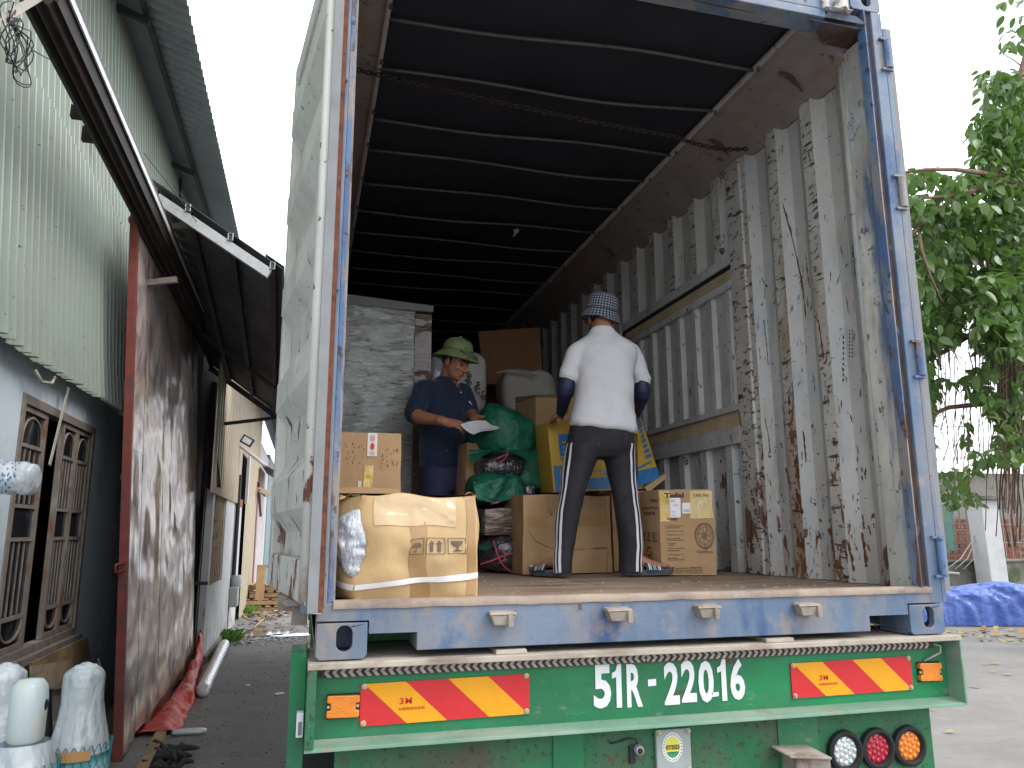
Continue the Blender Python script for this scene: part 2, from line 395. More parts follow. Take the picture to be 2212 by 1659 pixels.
# ================================================================= ground
mat('concrete', (.225, .215, .203), .85, var=.16, vs=.7, bump=.5, bs=30, layers=[
    lay((.18, .172, .162), .9, .46, .62, a=.7), lay((.28, .27, .258), 2.5, .56, .68, a=.5, off=3), lay((.16, .145, .13), 9, .60, .70, a=.6, off=5, st=(.4, 1.6, 1)),
    lay((.12, .11, .10), 30, .66, .69, a=.6, off=2, d=3)])
mat('asphalt', (.185, .175, .167), .78, var=.2, vs=1.2, bump=.8, bs=60, big=((1, 1, 1), 14, .5, .02), layers=[
    lay((.21, .20, .19), 1.3, .50, .64, a=.6), lay((.085, .077, .073), 6, .58, .66, a=.8, st=(.7, 2.2, 1), off=3, r=.5), lay((.2, .19, .18), 40, .66, .7, a=.6, off=4, d=3)])
mat('puddle_water', (.10, .09, .075), .04, var=.1, bump=.05, bs=5, spec=.6)
GZ = -1.5
def gz(x, y): return GZ+.012*noise.noise(V((x*.5, y*.5, 3)))
mb = MB(); mb.quad((-150, -60, GZ-.02), (200, -60, GZ-.02), (200, 260, GZ-.02), (-150, 260, GZ-.02)); mb.build('ground', M['concrete'], kind='structure')
mb = MB()
def yard(a, b): x = -6+46*a; y = -5+42*b; return (x, y, gz(x, y))
mb.grid(yard, 70, 70); mb.build('concrete_yard', M['concrete'], kind='structure', smooth=True)
mb = MB()
def alley(a, b):
    y = -4.5+17.1*b; x = -3.0+(3.6+.12*math.sin(y*2.1)+.1*math.sin(y*5.3))*a
    if b > .985: y += .35*math.sin(a*9)+.2*math.sin(a*23)
    return (x, y, gz(x, y)+.009)
mb.grid(alley, 24, 70); mb.build('asphalt_road', M['asphalt'], kind='structure', smooth=True)
for i, (cx, cy, rx, ry) in enumerate([(-.75, 13.35, .55, .5), (-.15, 12.95, .5, .22)]):
    mb = MB(); c = (cx, cy)
    pts = [(cx+rx*math.cos(t)*(1+.3*noise.noise(V((math.cos(t)*2, math.sin(t)*2, i)))), cy+ry*math.sin(t)*(1+.35*noise.noise(V((math.cos(t)*2, math.sin(t)*2, i+5)))), GZ+.026) for t in [k*math.pi/14 for k in range(28)]]
    mb.add(pts, [tuple(range(28))]); mb.build('puddle', M['puddle_water'], kind='structure')

# ================================================================= shipping container
CX = 2.438; CH = 2.896; CL = 12.19
cont = thing('shipping_container', 'open blue and white shipping container with a black tarpaulin roof on the green trailer', 'shipping container', (CX/2, CL/2, 0))
def casting(x0, x1, z0, z1, right, name='corner_casting'):
    mb = MB(); cx = x1-.073 if right else x0+.089; cz = (z0+z1)/2+.006
    ol = [(x0+.012, z0), (x1-.012, z0), (x1, z0+.012), (x1, z1-.004), (x0, z1-.004), (x0, z0+.012)]
    holed(mb, ol, [stadium(cx, cz, .026, .041, 24)], lambda a, b, t: (a, t, b), .030)
    mb.box((x0+.001, .0302, z1-.016), (x1-.001, .178, z1-.004)); mb.box((x0+.001, .0302, z0), (x1-.001, .178, z0+.014))
    mb.box((x0+.001, .165, z0+.0145), (x1-.001, .178, z1-.0165))
    xs = x0+.001 if right else x1-.013
    mb.box((xs, .0302, z0+.0145), (xs+.012, .1645, z1-.0165))
    xo = x1-.0135 if right else x0+.0015            # outer side plate with its own hole
    holed(mb, [(.0302, z0+.0145), (.1645, z0+.0145), (.1645, z1-.0165), (.0302, z1-.0165)], [stadium(.10, cz, .025, .033, 20)], lambda a, b, t: (xo+t, a, b), .012)
    return mb.build(name, M['blue_paint'], cont, bevel=.003)
casting(0, .162, 0, .118, False); casting(CX-.162, CX, 0, .118, True)
casting(0, .162, CH-.118, CH, False); casting(CX-.162, CX, CH-.118, CH, True)

# sill with fork notches
mb = MB()
out = [(.166, .120), (.166, .078), (.324, .078), (.324, .020), (2.09, .020), (2.09, .078), (2.272, .078), (2.272, .120), (CX-.02, .120), (CX-.02, .176), (.02, .176), (.02, .120)]
holed(mb, out, [], lambda a, b, t: (a, .002+t, b), .012)
mb.box((.324, .0145, .020), (.336, .20, .150)); mb.box((2.078, .0145, .020), (2.0895, .20, .150))
mb.box((.165, .0145, .080), (.3235, .20, .092)); mb.box((2.0905, .0145, .080), (2.272, .20, .092))
mb.box((.3365, .0145, .022), (2.0775, .10, .034))
mb.build('rear_sill', M['blue_paint'], cont, bevel=.003)
mb = MB()
def lip(a, b):
    x = .05+2.34*a; w = .004*noise.noise(V((x*9, 0, 2)))
    return [(x, -.004, .158+w), (x, -.006+w*.5, .176+w*.5), (x, .006, .1835+w), (x, .06, .1825)][int(round(b*3))]
mb.grid(lip, 90, 3); mb.build('sill_edge', M['sill_dust'], cont, smooth=True)
for (x, z, k) in [(.610, .116, 0), (1.030, .116, 1), (1.380, .117, 2), (1.796, .113, 3)]:
    mb = MB(); s = .012*(k % 2)
    mb.hexa([(x-.032, -.040, z-.022), (x+.03, -.040, z-.022), (x+.03, .002, z-.022), (x-.032, .002, z-.022), (x-.045, -.045, z+.012), (x+.042, -.045, z+.010), (x+.042, .002, z+.014), (x-.045, .002, z+.014)])
    mb.hexa([(x-.05, -.050, z+.0125), (x+.048, -.048, z+.0125), (x+.048, .002, z+.0145), (x-.05, .002, z+.0145), (x-.048, -.040, z+.022), (x+.044, -.044, z+.020), (x+.042, .002, z+.024), (x-.044, .002, z+.024)])
    mb.box((x+.012+s, -.056, z-.028), (x+.03+s, -.0405, z+.012))
    o = mb.build('lock_bracket', M['dusty_steel'], cont, bevel=.003)
# floor of plywood sheets
for i in range(5):
    for j in range(2):
        y0 = .06+i*2.42; x0 = .052+j*1.17
        mb = MB()
        mb.grid(lambda a, b: (x0+1.166*a, y0+2.415*b, .170+.004*noise.noise(V((x0+a*3, y0+b*4, 1)))), 6, 10)
        mb.box((x0, y0, .135), (x0+1.166, y0+2.415, .160))
        mb.build('floor_board', M['plywood'], cont, smooth=False)
# posts
mb = MB(); mb.box((-.002, .0, .119), (.030, .09, CH-.119)); mb.build('corner_post', M['blue_paint'], cont, bevel=.004)
mb = MB(); mb.box((.0305, .012, .119), (.049, .11, CH-.119)); mb.build('post_flange', M['blue_worn'], cont, bevel=.002)
mb = MB(); mb.box((.0495, .03, .171), (.056, .13, CH-.15)); mb.build('post_flange', M['dusty_steel'], cont)
mb = MB(); mb.box((2.384, .0, .119), (2.440, .09, CH-.119)); mb.build('corner_post', M['blue_paint'], cont, bevel=.004)
mb = MB(); mb.box((2.350, .018, .177), (2.3835, .05, CH-.119)); mb.build('post_web', M['rust_steel'], cont)
mb = MB(); mb.box((2.343, -.002, .177), (2.3495, .05, CH-.12)); mb.build('post_flange', M['blue_worn'], cont, bevel=.002)
mat('wall_blue_fade', (.56, .55, .51), .6, var=.15, vs=4, bump=.4, layers=[
    lay((.33, .40, .44), 2.5, .42, .6, a=.7, st=(1, 1, .3)), lay((.28, .26, .22), 5, .46, .62, a=.7, st=(1, 1, .4), off=4), lay((.10, .16, .24), 3, .58, .68, a=.7, st=(1, 1, .5), off=14), lay((.10, .08, .07), 24, .63, .66, a=.8, st=(1, 1, .8), off=17, d=3),
    lay((.05, .10, .22), 3.5, .50, .62, a=.85, off=1, st=(1, 2, .35), g=('y', .03, .17, .10)), lay((.12, .07, .045), 9, .60, .65, a=.9, off=7, st=(1, 1, .3), g=('y', .0, .12, .09)),
    lay((.05, .045, .05), 26, .67, .69, a=.9, off=9)])
mb = MB(); mb.hexa([(2.353, .0505, .174), (2.366, .0505, .174), (2.366, .178, .174), (2.350, .178, .174), (2.353, .0505, 2.66), (2.366, .0505, 2.66), (2.366, .178, 2.66), (2.350, .178, 2.66)])
mb.build('wall_panel', M['wall_blue_fade'], cont)
mb = MB(); mb.tube([(2.380, .206, .172), (2.380, .206, 2.66)], .028, 14); mb.build('corner_tube', M['container_wall'], cont, smooth=True)
# header beam at the rear top
mb = MB(); mb.box((.166, .0, 2.742), (CX-.166, .10, CH-.004)); mb.box((.05, .0, 2.700), (CX-.30, .115, 2.7415))
mb.build('header_beam', M['blue_paint'], cont, bevel=.004)
mb = MB(); mb.hexa([(2.06, .02, 2.690), (2.395, .02, 2.690), (2.395, .21, 2.690), (2.30, .21, 2.690), (2.06, .02, 2.6985), (2.395, .02, 2.6985), (2.395, .21, 2.6985), (2.30, .21, 2.6985)])
mb.hexa([(2.13, -.003, 2.70), (2.36, -.003, 2.70), (2.36, .0, 2.70), (2.13, .0, 2.70), (2.15, -.003, 2.735), (2.30, -.003, 2.735), (2.30, .0, 2.735), (2.15, .0, 2.735)])
mb.build('corner_gusset', M['rust_steel'], cont)
mb = MB(); mb.lathe((2.215, -.012, 2.742), [(.0, 0), (.028, 0), (.028, .055), (.022, .06), (0, .06)], 16); mb.lathe((2.135, -.006, 2.740), [(0, 0), (.018, 0), (.018, .07), (0, .07)], 12)
mb.box((2.16, -.03, 2.739), (2.262, .0, 2.7415)); mb.build('header_pin', M['white_chip'], cont)
# top rails
def rail(s):                         # s=0 left, 1 right
    mb = MB(); X = (lambda q: CX-q) if s else (lambda q: q)
    prof = [(.0, 2.60), (.0, 2.89), (.20, 2.89), (.20, 2.735), (.045, 2.735), (.045, 2.60)] if not s else [(.0, 2.57), (.0, 2.89), (.375, 2.89), (.375, 2.735), (.20, 2.70), (.10, 2.64), (.05, 2.57)]
    a = [(X(p), .16, q) for p, q in prof]; b = [(X(p), CL-.1, q) for p, q in prof]; n = len(prof)
    mb.add(a+b, [tuple(range(n)), tuple(range(2*n-1, n-1, -1))]+[(i, i+n, (i+1) % n+n, (i+1) % n) for i in range(n)])
    return mb.build('top_rail', M['rail_paint'], cont)
rail(0); rail(1)
mb = MB(); mb.tube([(2.245, .12, 2.712), (2.245, 12, 2.712)], .014, 8); mb.tube([(2.062, .12, 2.72), (2.062, 12, 2.72)], .016, 8); mb.tube([(.205, .12, 2.72), (.205, 12, 2.72)], .014, 8)
mb.build('rail_seam', M['rail_paint'], cont, smooth=True)
for y in (.42, 1.13, 2.9, 5.4):
    mb = MB(); mb.hexa([(2.17, y, 2.70), (2.245, y, 2.712), (2.245, y+.006, 2.712), (2.17, y+.006, 2.70), (2.175, y, 2.697), (2.31, y, 2.61), (2.31, y+.006, 2.61), (2.175, y+.006, 2.697)]); mb.build('rail_gusset', M['rust_steel'], cont)
# tarpaulin and its bows
BY = [.10, .52, .945, 1.42, 1.80, 2.26, 2.73, 3.16, 3.57, 4.01, 4.41, 4.95, 5.50, 5.94]+[6.4+.46*i for i in range(12)]
def tz(x, y):
    k = min(range(len(BY)-1), key=lambda i: abs((BY[i]+BY[i+1])/2-y)); t = (y-BY[k])/(BY[k+1]-BY[k]); t = min(1, max(0, t))
    return 2.742-.02*math.sin(math.pi*t)*math.sin(math.pi*min(1, max(0, (x-.19)/1.9)))+.006*noise.noise(V((x*2.2, y*2.2, 0)))
mb = MB(); mb.grid(lambda a, b: (.17+1.93*a, .09+12.0*b, tz(.17+1.93*a, .09+12*b)), 24, 160); mb.grid(lambda a, b: (.17+1.93*a, .09+12.0*b, 2.80), 1, 1)
mb.build('roof_tarp', M['black_tarp'], cont, smooth=True)
for i, y in enumerate(BY):
    mb = MB(); sk = -.07 if y < 1.2 else -.03; ph = random.uniform(0, 6)
    pts = [(.20+1.87*t, y+sk*t+.022*math.sin(t*6+ph), 2.716-.010*math.sin(math.pi*t)+.003*math.sin(t*11+ph)) for t in [k/14 for k in range(15)]]
    mb.tube(pts, .0095, 8); mb.build('roof_bow', M['bow_steel'], cont, smooth=True)
for y in BY[1:11]:
    for x in (.212, 2.056):
        mb = MB(); mb.lathe((x, y-.1, 2.685), [(.0, 0), (.010, 0), (.010, .012), (.006, .014), (.006, .03), (0, .03)], 8); mb.build('tarp_hook', M['bow_steel'], cont)
# right side wall: corrugated sheets
def corr(mb, y0, y1, z0, z1, X, crest=.086, slope=.070, trough=.084, depth=.036, ph=0.0, sgn=1, nz_=1):
    """wall sheet whose crests stand towards the inside; returns crest intervals"""
    per = crest+trough+2*slope; ys = []; y = y0; k = math.floor((y0-ph)/per)
    brk = sorted({y0, y1}|{ph+per*i+d for i in range(k-1, int((y1-ph)/per)+2) for d in (0, crest, crest+slope, crest+slope+trough) if y0 < ph+per*i+d < y1})
    def dep(y):
        q = (y-ph) % per
        if q <= crest: return 0.0
        if q <= crest+slope: return depth*(q-crest)/slope
        if q <= crest+slope+trough: return depth
        return depth*(1-(q-crest-slope-trough)/slope)
    zs = [z0+(z1-z0)*i/nz_ for i in range(nz_+1)]
    vs = [(X+sgn*dep(y), y, z) for z in zs for y in brk]; n = len(brk)
    mb.add(vs, [(j*n+i, j*n+i+1, (j+1)*n+i+1, (j+1)*n+i) for j in range(nz_) for i in range(n-1)])
    for i in range(n-1):
        q = ((brk[i]+brk[i+1])/2-ph) % per
        if q <= crest:
            for j in range(nz_): mb.mi[len(mb.mi)-nz_*(n-1)+j*(n-1)+i] = 1
WX = 2.366
WM = [M['container_wall'], M['wall_scraped']]
PH = .764
mb = MB(); corr(mb, .236, 1.12, .172, 2.62, WX, ph=PH, nz_=4); mb.build('wall_panel', WM, cont)
mb = MB(); corr(mb, 1.275, 12.05, 2.055, 2.62, WX, ph=PH, crest=.086); mb.build('wall_panel', WM, cont)
mb = MB(); corr(mb, 3.02, 12.05, .172, 2.0548, WX, ph=PH); mb.build('wall_panel', WM, cont)
mb = MB(); mb.box((2.352, 1.1205, .172), (2.41, 1.2745, 2.60)); mb.build('wall_post', M['wall_scraped'], cont, bevel=.006)
mb = MB(); mb.box((2.352, 2.95, .172), (2.41, 3.0195, 2.0545)); mb.build('wall_post', M['hatch_paint'], cont, bevel=.006)
mb = MB(); mb.box((2.41, .10, .0), (2.436, 12.1, 2.62)); mb.build('wall_backing', M['blue_paint'], cont)
# the hatch in the wall
mb = MB(); mb.box((2.356, 1.275, 1.99), (2.40, 2.9495, 2.0545)); mb.build('hatch_frame', M['hatch_paint'], cont, bevel=.004)
mb = MB(); mb.box((2.364, 1.276, 1.955), (2.40, 2.949, 1.9895)); mb.build('hatch_gap', M['dark_gap'], cont)
mb = MB(); mb.box((2.352, 1.276, 1.893), (2.40, 2.86, 1.954)); mb.build('timber_strip', M['timber'], cont, bevel=.003)
mb = MB(); mb.box((2.354, 1.276, 1.845), (2.40, 2.949, 1.8925)); mb.build('hatch_frame', M['hatch_paint'], cont, bevel=.003)
mb = MB(); mb.box((2.354, 1.276, 1.098), (2.40, 2.949, 1.135)); mb.build('hatch_frame', M['hatch_paint'], cont, bevel=.003)
mb = MB(); mb.hexa([(2.352, 1.277, 1.010), (2.40, 1.277, 1.010), (2.40, 2.949, 1.010), (2.352, 2.949, 1.010), (2.372, 1.277, 1.0975), (2.40, 1.277, 1.0975), (2.40, 2.949, 1.0975), (2.372, 2.949, 1.0975)]); mb.build('timber_strip', M['timber'], cont)
mb = MB(); mb.box((2.352, 1.276, .905), (2.40, 2.949, 1.0095)); mb.build('hatch_frame', M['hatch_paint'], cont, bevel=.003)
mb = MB(); corr(mb, 1.276, 2.949, 1.1352, 1.8448, 2.368, crest=.045, slope=.022, trough=.125, depth=.024, ph=1.33); mb.build('hatch_panel', [M['hatch_paint'], M['container_wall']], cont)
mb = MB(); corr(mb, 1.276, 2.949, .172, .9048, 2.368, crest=.075, slope=.012, trough=.20, depth=.035, ph=1.40); mb.build('wall_panel', [M['container_wall'], M['hatch_paint']], cont)
mb = MB(); mb.tube([(2.36, 1.95, .862)]+[(2.355-.01*math.sin(t), 1.95+.022*math.cos(t), .862+.022*math.sin(t)) for t in [k*.5 for k in range(13)]], .004, 6); mb.build('lashing_ring', M['bow_steel'], cont)
mb = MB(); mb.tube([(2.36, 1.36, 2.10)]+[(2.358, 1.36+.018*math.cos(t), 2.10+.018*math.sin(t)) for t in [k*.5 for k in range(13)]], .004, 6); mb.build('lashing_ring', M['bow_steel'], cont)
# rust streaks and paint lost in flakes on the near sheets
def flake(pts, m='rust_steel', n=26, jit=.006, w=None):
    """an irregular patch on the wall, traced along a spine with a varying width, 1.2 mm thick"""
    mb = MB(); P = [V(p) for p in pts]; L = []; R = []
    for i in range(n+1):
        t = i/n*(len(P)-1); k = min(int(t), len(P)-2); q = P[k].lerp(P[k+1], t-k)
        ww = (w or .014)*(.35+abs(noise.noise(V((q.z*23, q.y*17, 1))))*2.0)*(1 if 0 < i < n else .1)
        L.append(q+V((0, -ww/2-jit*noise.noise(V((q.z*60, 1, 0))), 0))); R.append(q+V((0, ww/2+jit*noise.noise(V((q.z*60, 9, 0))), 0)))
    vs = [p+V((-.0012, 0, 0)) for p in L+R]; mb.add(vs, [(i, i+1, n+2+i, n+1+i) for i in range(n)])
    return mb.build('rust_patch', M[m], cont)
def onwall(u, v):
    """point of the near wall sheet seen at a pixel"""
    for x in np.linspace(2.34, 2.42, 161):
        p = U(u, v, x=float(x)); per = .086+.084+.14; q = (p.y-PH) % per
        d = 0 if q <= .086 else .036*(q-.086)/.07 if q <= .156 else .036 if q <= .24 else .036*(1-(q-.24)/.07)
        if x >= WX+d-.0004: return V((WX+d-.0005, p.y, p.z))
    return U(u, v, x=WX)
mat('rust_flake', (.15, .05, .024), .9, var=.3, vs=30, bump=.5, layers=[lay((.07, .03, .02), 25, .56, .62, a=.8)])
mat('black_scuff', (.05, .048, .05), .8, var=.3, vs=30)
for pts, m, w in [([(1690, 436), (1702, 480), (1713, 520), (1722, 560), (1733, 610), (1739, 660), (1741, 690)], 'rust_flake', .017),
                  ([(1740, 545), (1745, 590), (1750, 622)], 'rust_flake', .008), ([(1745, 325), (1752, 352), (1765, 362)], 'rust_flake', .010),
                  ([(1688, 376), (1698, 372), (1706, 364)], 'rust_flake', .010), ([(1735, 930), (1738, 965), (1742, 1000)], 'rust_flake', .016),
                  ([(1720, 1055), (1728, 1085), (1734, 1110)], 'rust_flake', .026), ([(1862, 1150), (1868, 1190), (1872, 1225)], 'rust_flake', .03),
                  ([(1795, 1140), (1802, 1185), (1808, 1230)], 'rust_flake', .034), ([(1829, 1165), (1838, 1200), (1844, 1235)], 'rust_flake', .018),
                  ([(1650, 690), (1656, 740), (1660, 790)], 'black_scuff', .007), ([(1842, 530), (1846, 560), (1848, 600)], 'black_scuff', .011),
                  ([(1645, 600), (1652, 612), (1658, 620)], 'black_scuff', .016), ([(1700, 1010), (1706, 1040), (1709, 1060)], 'rust_flake', .02),
                  ([(1652, 900), (1660, 940), (1664, 980)], 'rust_flake', .012), ([(1768, 690), (1774, 730), (1780, 775)], 'rust_flake', .012)]:
    flake([onwall(*p) for p in pts], m, w=w)
for k in range(46):
    u = random.uniform(1640, 1880); v = random.uniform(520, 1240); l = random.uniform(6, 26); p = onwall(u, v); q = onwall(u+random.uniform(-9, 9), v+l)
    flake([p, (p+q)/2, q], random.choice(['rust_flake', 'rust_flake', 'black_scuff']), n=8, w=random.uniform(.004, .012))
# stencilled column of letters
mb = MB()
for k in range(9):
    p = onwall(1822, 728+k*11.5); mb.quad(*[p+V((-.0015, a, b)) for a, b in [(-.006, -.009), (-.006, .004), (.006, .004), (.006, -.009)]])
for j in range(2):
    for k in range(8):
        p = onwall(1836+j*6, 713+k*8); mb.quad(*[p+V((-.0015, a, b)) for a, b in [(-.004, -.006), (-.004, .002), (.004, .002), (.004, -.006)]])
mb.build('stencil_mark', M['black_scuff'], cont)
# left and front walls
mb = MB(); corr(mb, .135, 12.05, .172, 2.60, .046, ph=.2, sgn=-1); mb.box((.0, .14, .0), (.006, 12.1, 2.60)); mb.build('wall_panel', WM, cont)
mb = MB(); mb.box((.05, 12.06, .13), (2.36, 12.12, 2.80)); mb.build('front_wall', M['hatch_paint'], cont)
mb = MB(); mb.box((.0, .2, .02), (.05, 12.1, .165)); mb.box((2.37, .2, .02), (2.409, 12.1, .165))
for i in range(24): mb.box((.0505, .35+i*.49, .03), (2.3695, .43+i*.49, .134))
mb.build('floor_frame', M['blue_worn'], cont)
# hinges
for z in (.205, 1.165, 1.97, 2.66):
    mb = MB(); mb.box((-.052, -.028, z-.055), (-.012, -.004, z+.055)); mb.build('hinge_leaf', M['blue_paint'], cont, bevel=.003)
    mb = MB(); mb.lathe((-.004, -.012, z-.058), [(0, 0), (.017, 0), (.017, .116), (0, .116)], 14); mb.build('hinge_barrel', M['white_chip'], cont, smooth=False)
    mb = MB(); mb.box((-.006, -.016, z+.064), (.026, -.0005, z+.80 if z < 2.5 else z+.08)); mb.build('hinge_cover', M['blue_paint'], cont, bevel=.003)
for z in (.30, 1.12, 1.88, 2.56):
    mb = MB(); mb.lathe((2.447, -.010, z-.07), [(0, 0), (.016, 0), (.016, .14), (0, .14)], 14); mb.box((2.41, -.014, z+.072), (2.468, -.001, z+.082)); mb.box((2.41, -.014, z-.082), (2.468, -.001, z-.072)); mb.build('hinge_barrel', M['blue_worn'], cont)
mb = MB(); mb.box((2.4405, .0, .12), (2.463, .03, 2.70)); mb.build('hinge_cover', M['blue_paint'], cont, bevel=.003)

# doors, swung right round
def door(name, H, ang, side, cover):
    """H hinge point; ang: direction of the leaf from +y towards -x (left leaf) ; side +1: the inner face looks to -x"""
    ds = V((-math.sin(ang), math.cos(ang), 0)); dn = V((-math.cos(ang), -math.sin(ang), 0))*side
    P = lambda s, d, z: tuple(V((H[0], H[1], 0))+ds*s+dn*d+V((0, 0, z)))
    w = 1.22; z0 = .172; z1 = 2.72
    mb = MB()
    def bx(s0, s1, d0, d1, a, b): mb.hexa([P(s0, d0, a), P(s1, d0, a), P(s1, d1, a), P(s0, d1, a), P(s0, d0, b), P(s1, d0, b), P(s1, d1, b), P(s0, d1, b)])
    bx(.0, .07, -.045, .0, z0, z1); bx(w-.08, w, -.045, .0, z0, z1); bx(.0705, w-.0805, -.045, -.002, z0, z0+.14); bx(.0705, w-.0805, -.045, -.002, z1-.12, z1)
    d = mb.build(name, M['door_paint'], cont, bevel=.006)
    mb = MB(); zs = []; z = z0+.14; pr = [(0, -.043), (.08, -.043), (.15, .012), (.26, .012), (.33, -.043)]
    n = 5; per = (z1-z0-.26)/n
    for i in range(n):
        for q, dd in pr: zs.append((z0+.14+i*per+q*per/.40, dd))
    zs.append((z1-.12, -.043))
    mb.add([P(s, dd, z) for z, dd in zs for s in (.0703, w-.0803)], [(2*i, 2*i+1, 2*i+3, 2*i+2) for i in range(len(zs)-1)])
    mb.add([P(s, -.0455, z) for z in (z0, z1) for s in (0, w)], [(0, 1, 3, 2)])
    mb.build('door_panel', M['door_paint'], d)
    mb = MB(); mb.tube([P(.028, .004, z0+.02), P(.028, .004, z1-.02)], .024, 12); mb.build('door_tube', M['door_paint'], d, smooth=True)
    mb = MB()
    def gx(s0, s1, d0, d1): mb.hexa([P(s0, d0, z0-.012), P(s1, d0, z0-.012), P(s1, d1, z0-.012), P(s0, d1, z0-.012), P(s0, d0, z1), P(s1, d0, z1), P(s1, d1, z1), P(s0, d1, z1)])
    gx(-.010, -.001, -.028, .004); mb.build('door_gasket', M['rubber'], d)
    mb = MB(); gx(-.007, -.0015, -.043, -.0285); mb.build('door_edge', M['rust_flake'], d)
    mb = MB(); bx(.36, .62, -.036, .02, z0-.02, z0-.003); bx(.40, .44, -.06, -.01, z0-.09, z0-.0205); bx(.74, .80, -.06, .0, z0-.07, z0-.003); mb.build('cam_keeper', M['dusty_steel'], d)
    for sr in (.38, .78) if cover else ():
        mb = MB(); mb.tube([P(sr, -.075, z0-.05), P(sr, -.075, z1+.03)], .017, 10)
        for zz in (.4, 1.0, 1.7, 2.4): bx(sr-.04, sr+.04, -.095, -.0458, zz, zz+.05)
        mb.build('lock_rod', M['bow_steel'], d)
    return d
door('door', (-.030, -.135), rad(8.1), 1, True)
door('door', (2.500, .03), rad(-1.2), -1, False)

# chain across the roof
def chain(name, pts, link_l, r, label):
    mb = MB(); P = [V(p) for p in pts]; L = [0]
    for a, b in zip(P, P[1:]): L.append(L[-1]+(b-a).length)
    n = int(L[-1]/(link_l*.72))
    for i in range(n):
        t = (i+.5)/n*L[-1]; k = max(j for j in range(len(L)-1) if L[j] <= t); f = (t-L[k])/(L[k+1]-L[k]); c = P[k].lerp(P[k+1], f); d = (P[k+1]-P[k]).normalized()
        s = d.cross(V((0, 0, 1))).normalized(); u = s.cross(d)
        if i % 2: s = u
        ring = [c+d*link_l/2*math.cos(a)+s*link_l*.33*math.sin(a) for a in [q*math.pi/4 for q in range(9)]]
        mb.tube(ring, r, 5, caps=False)
    o = mb.build(name, M['dark_rust_chain'], loc=tuple(P[0]), smooth=True); return tag(o, label, 'chain')
a = V((.07, .93, 2.69)); b = V((2.33, .985, 2.585))
pts = [a.lerp(b, t)+V((0, 0, -.025*math.sin(math.pi*t)-(.030 if t > .8 else 0)*math.sin((t-.8)*15.7))) for t in [k/24 for k in range(25)]]
chain('chain', pts, .034, .0044, 'rusty chain slung across under the black tarpaulin roof')

# ================================================================= trailer
trl = thing('semi_trailer', 'green flatbed trailer with white number and red and yellow boards on its rear beam', 'trailer', (1.22, 4.0, GZ))
TX0, TX1 = -.022, 2.484
mb = MB(); mb.box((TX0, -.030, -.024), (TX1, .34, -.004)); mb.build('top_flange', M['flange_dust'], trl, bevel=.003)
mb = MB(); mb.box((TX0+.03, .050, -.256), (TX1-.012, .062, -.0245)); mb.build('rear_beam', M['green_paint'], trl)
mb = MB(); mb.hexa([(TX0, -.024, -.268), (TX1, -.024, -.268), (TX1, .0615, -.262), (TX0, .0615, -.262), (TX0, -.022, -.257), (TX1, -.022, -.257), (TX1, .0498, -.246), (TX0, .0498, -.246)]); mb.build('bottom_flange', M['green_dusty'], trl, bevel=.002)
mb = MB(); mb.box((TX0, -.029, -.2565), (TX0+.029, .30, -.0245)); mb.build('end_plate', M['green_grimy'], trl, bevel=.003)
mb = MB(); mb.box((TX1-.0115, -.029, -.2565), (TX1, .30, -.0245)); mb.build('end_plate', M['green_dusty'], trl, bevel=.003)
for x0, x1 in ((.59, .70), (1.62, 1.74)):
    mb = MB(); mb.hexa([(x0, -.010, -.0035), (x1, -.012, -.0035), (x1+.02, .20, -.0035), (x0+.01, .2, -.0035), (x0+.002, -.008, .010), (x1-.003, -.010, .011), (x1+.018, .2, .012), (x0+.012, .2, .012)]); tag(mb.build('wood_shim', M['flange_dust'], loc=(x0, 0, 0), bevel=.002), 'thin wooden shim wedged under the blue container sill, '+('left one, above the left striped board' if x0 < 1 else 'right one, right of the white number'), 'wood shim', 'shims under the container')
# chevron rubber strip under the flange
strip = MB(); strip.hexa([(.02, .028, -.058), (2.40, .028, -.058), (2.40, .0495, -.058), (.02, .0495, -.058), (.02, .028, -.026), (2.40, .028, -.026), (2.40, .0495, -.026), (.02, .0495, -.026)])
st = strip.build('chevron_strip', M['strip_black'], trl)
mb = MB(); n = 92; xm = 1.135
for i in range(n):
    x = .03+i*2.36/n; d = .012*(-1 if x < xm else 1); w = .013
    for sgn in (1, -1):
        mb.quad(*[(a, .0262, b) for a, b in [(x, -.042), (x+w, -.042), (x+w-d, -.042+sgn*.0145), (x-d, -.042+sgn*.0145)]])
mb.build('chevron_mark', M['strip_grey'], st)
# striped reflective boards
def board(x0, x1, z0, z1, tilt, name, nst=5):
    fn = lambda a, b, t=0: (x0+(x1-x0)*a, .0435-t, z0+(z1-z0)*b+tilt*a)
    mb = MB(); mb.hexa([fn(0, 0, -.006), fn(1, 0, -.006), fn(1, 0, 0), fn(0, 0, 0), fn(0, 1, -.006), fn(1, 1, -.006), fn(1, 1, 0), fn(0, 1, 0)])
    b = mb.build('striped_board', M['reflector_red'], trl)
    for (p, q) in ((.02, .255), (.505, .745)):
        mb = MB(); s = .245; poly(mb, [(p, 1), (q, 1), (q+s, 0), (p+s, 0)], lambda a, c: fn(a, c, .0008)); mb.build('yellow_stripe', M['reflector_yellow'], b)
    mb = MB(); put_text(mb, '3M', lambda a, c: fn(a, c, .0016), .222, .46, .072, .155, bold=.03, space=1.15); put_text(mb, '车辆尾部标志板', lambda a, c: fn(a, c, .0016), .215, .31, .155, .075, bold=.01); mb.build('board_print', M['print_red'], b)
    for a, c in ((.02, .94), (.02, .07), (.98, .95), (.98, .07)):
        mb = MB(); p = fn(a, c, .0); mb.lathe(p, [(.0, 0), (.0095, 0), (.0095, .003), (.006, .0035), (.006, .008), (0, .0085)], 12, ax='y'); mb.build('bolt', M['bolt_steel'], b)
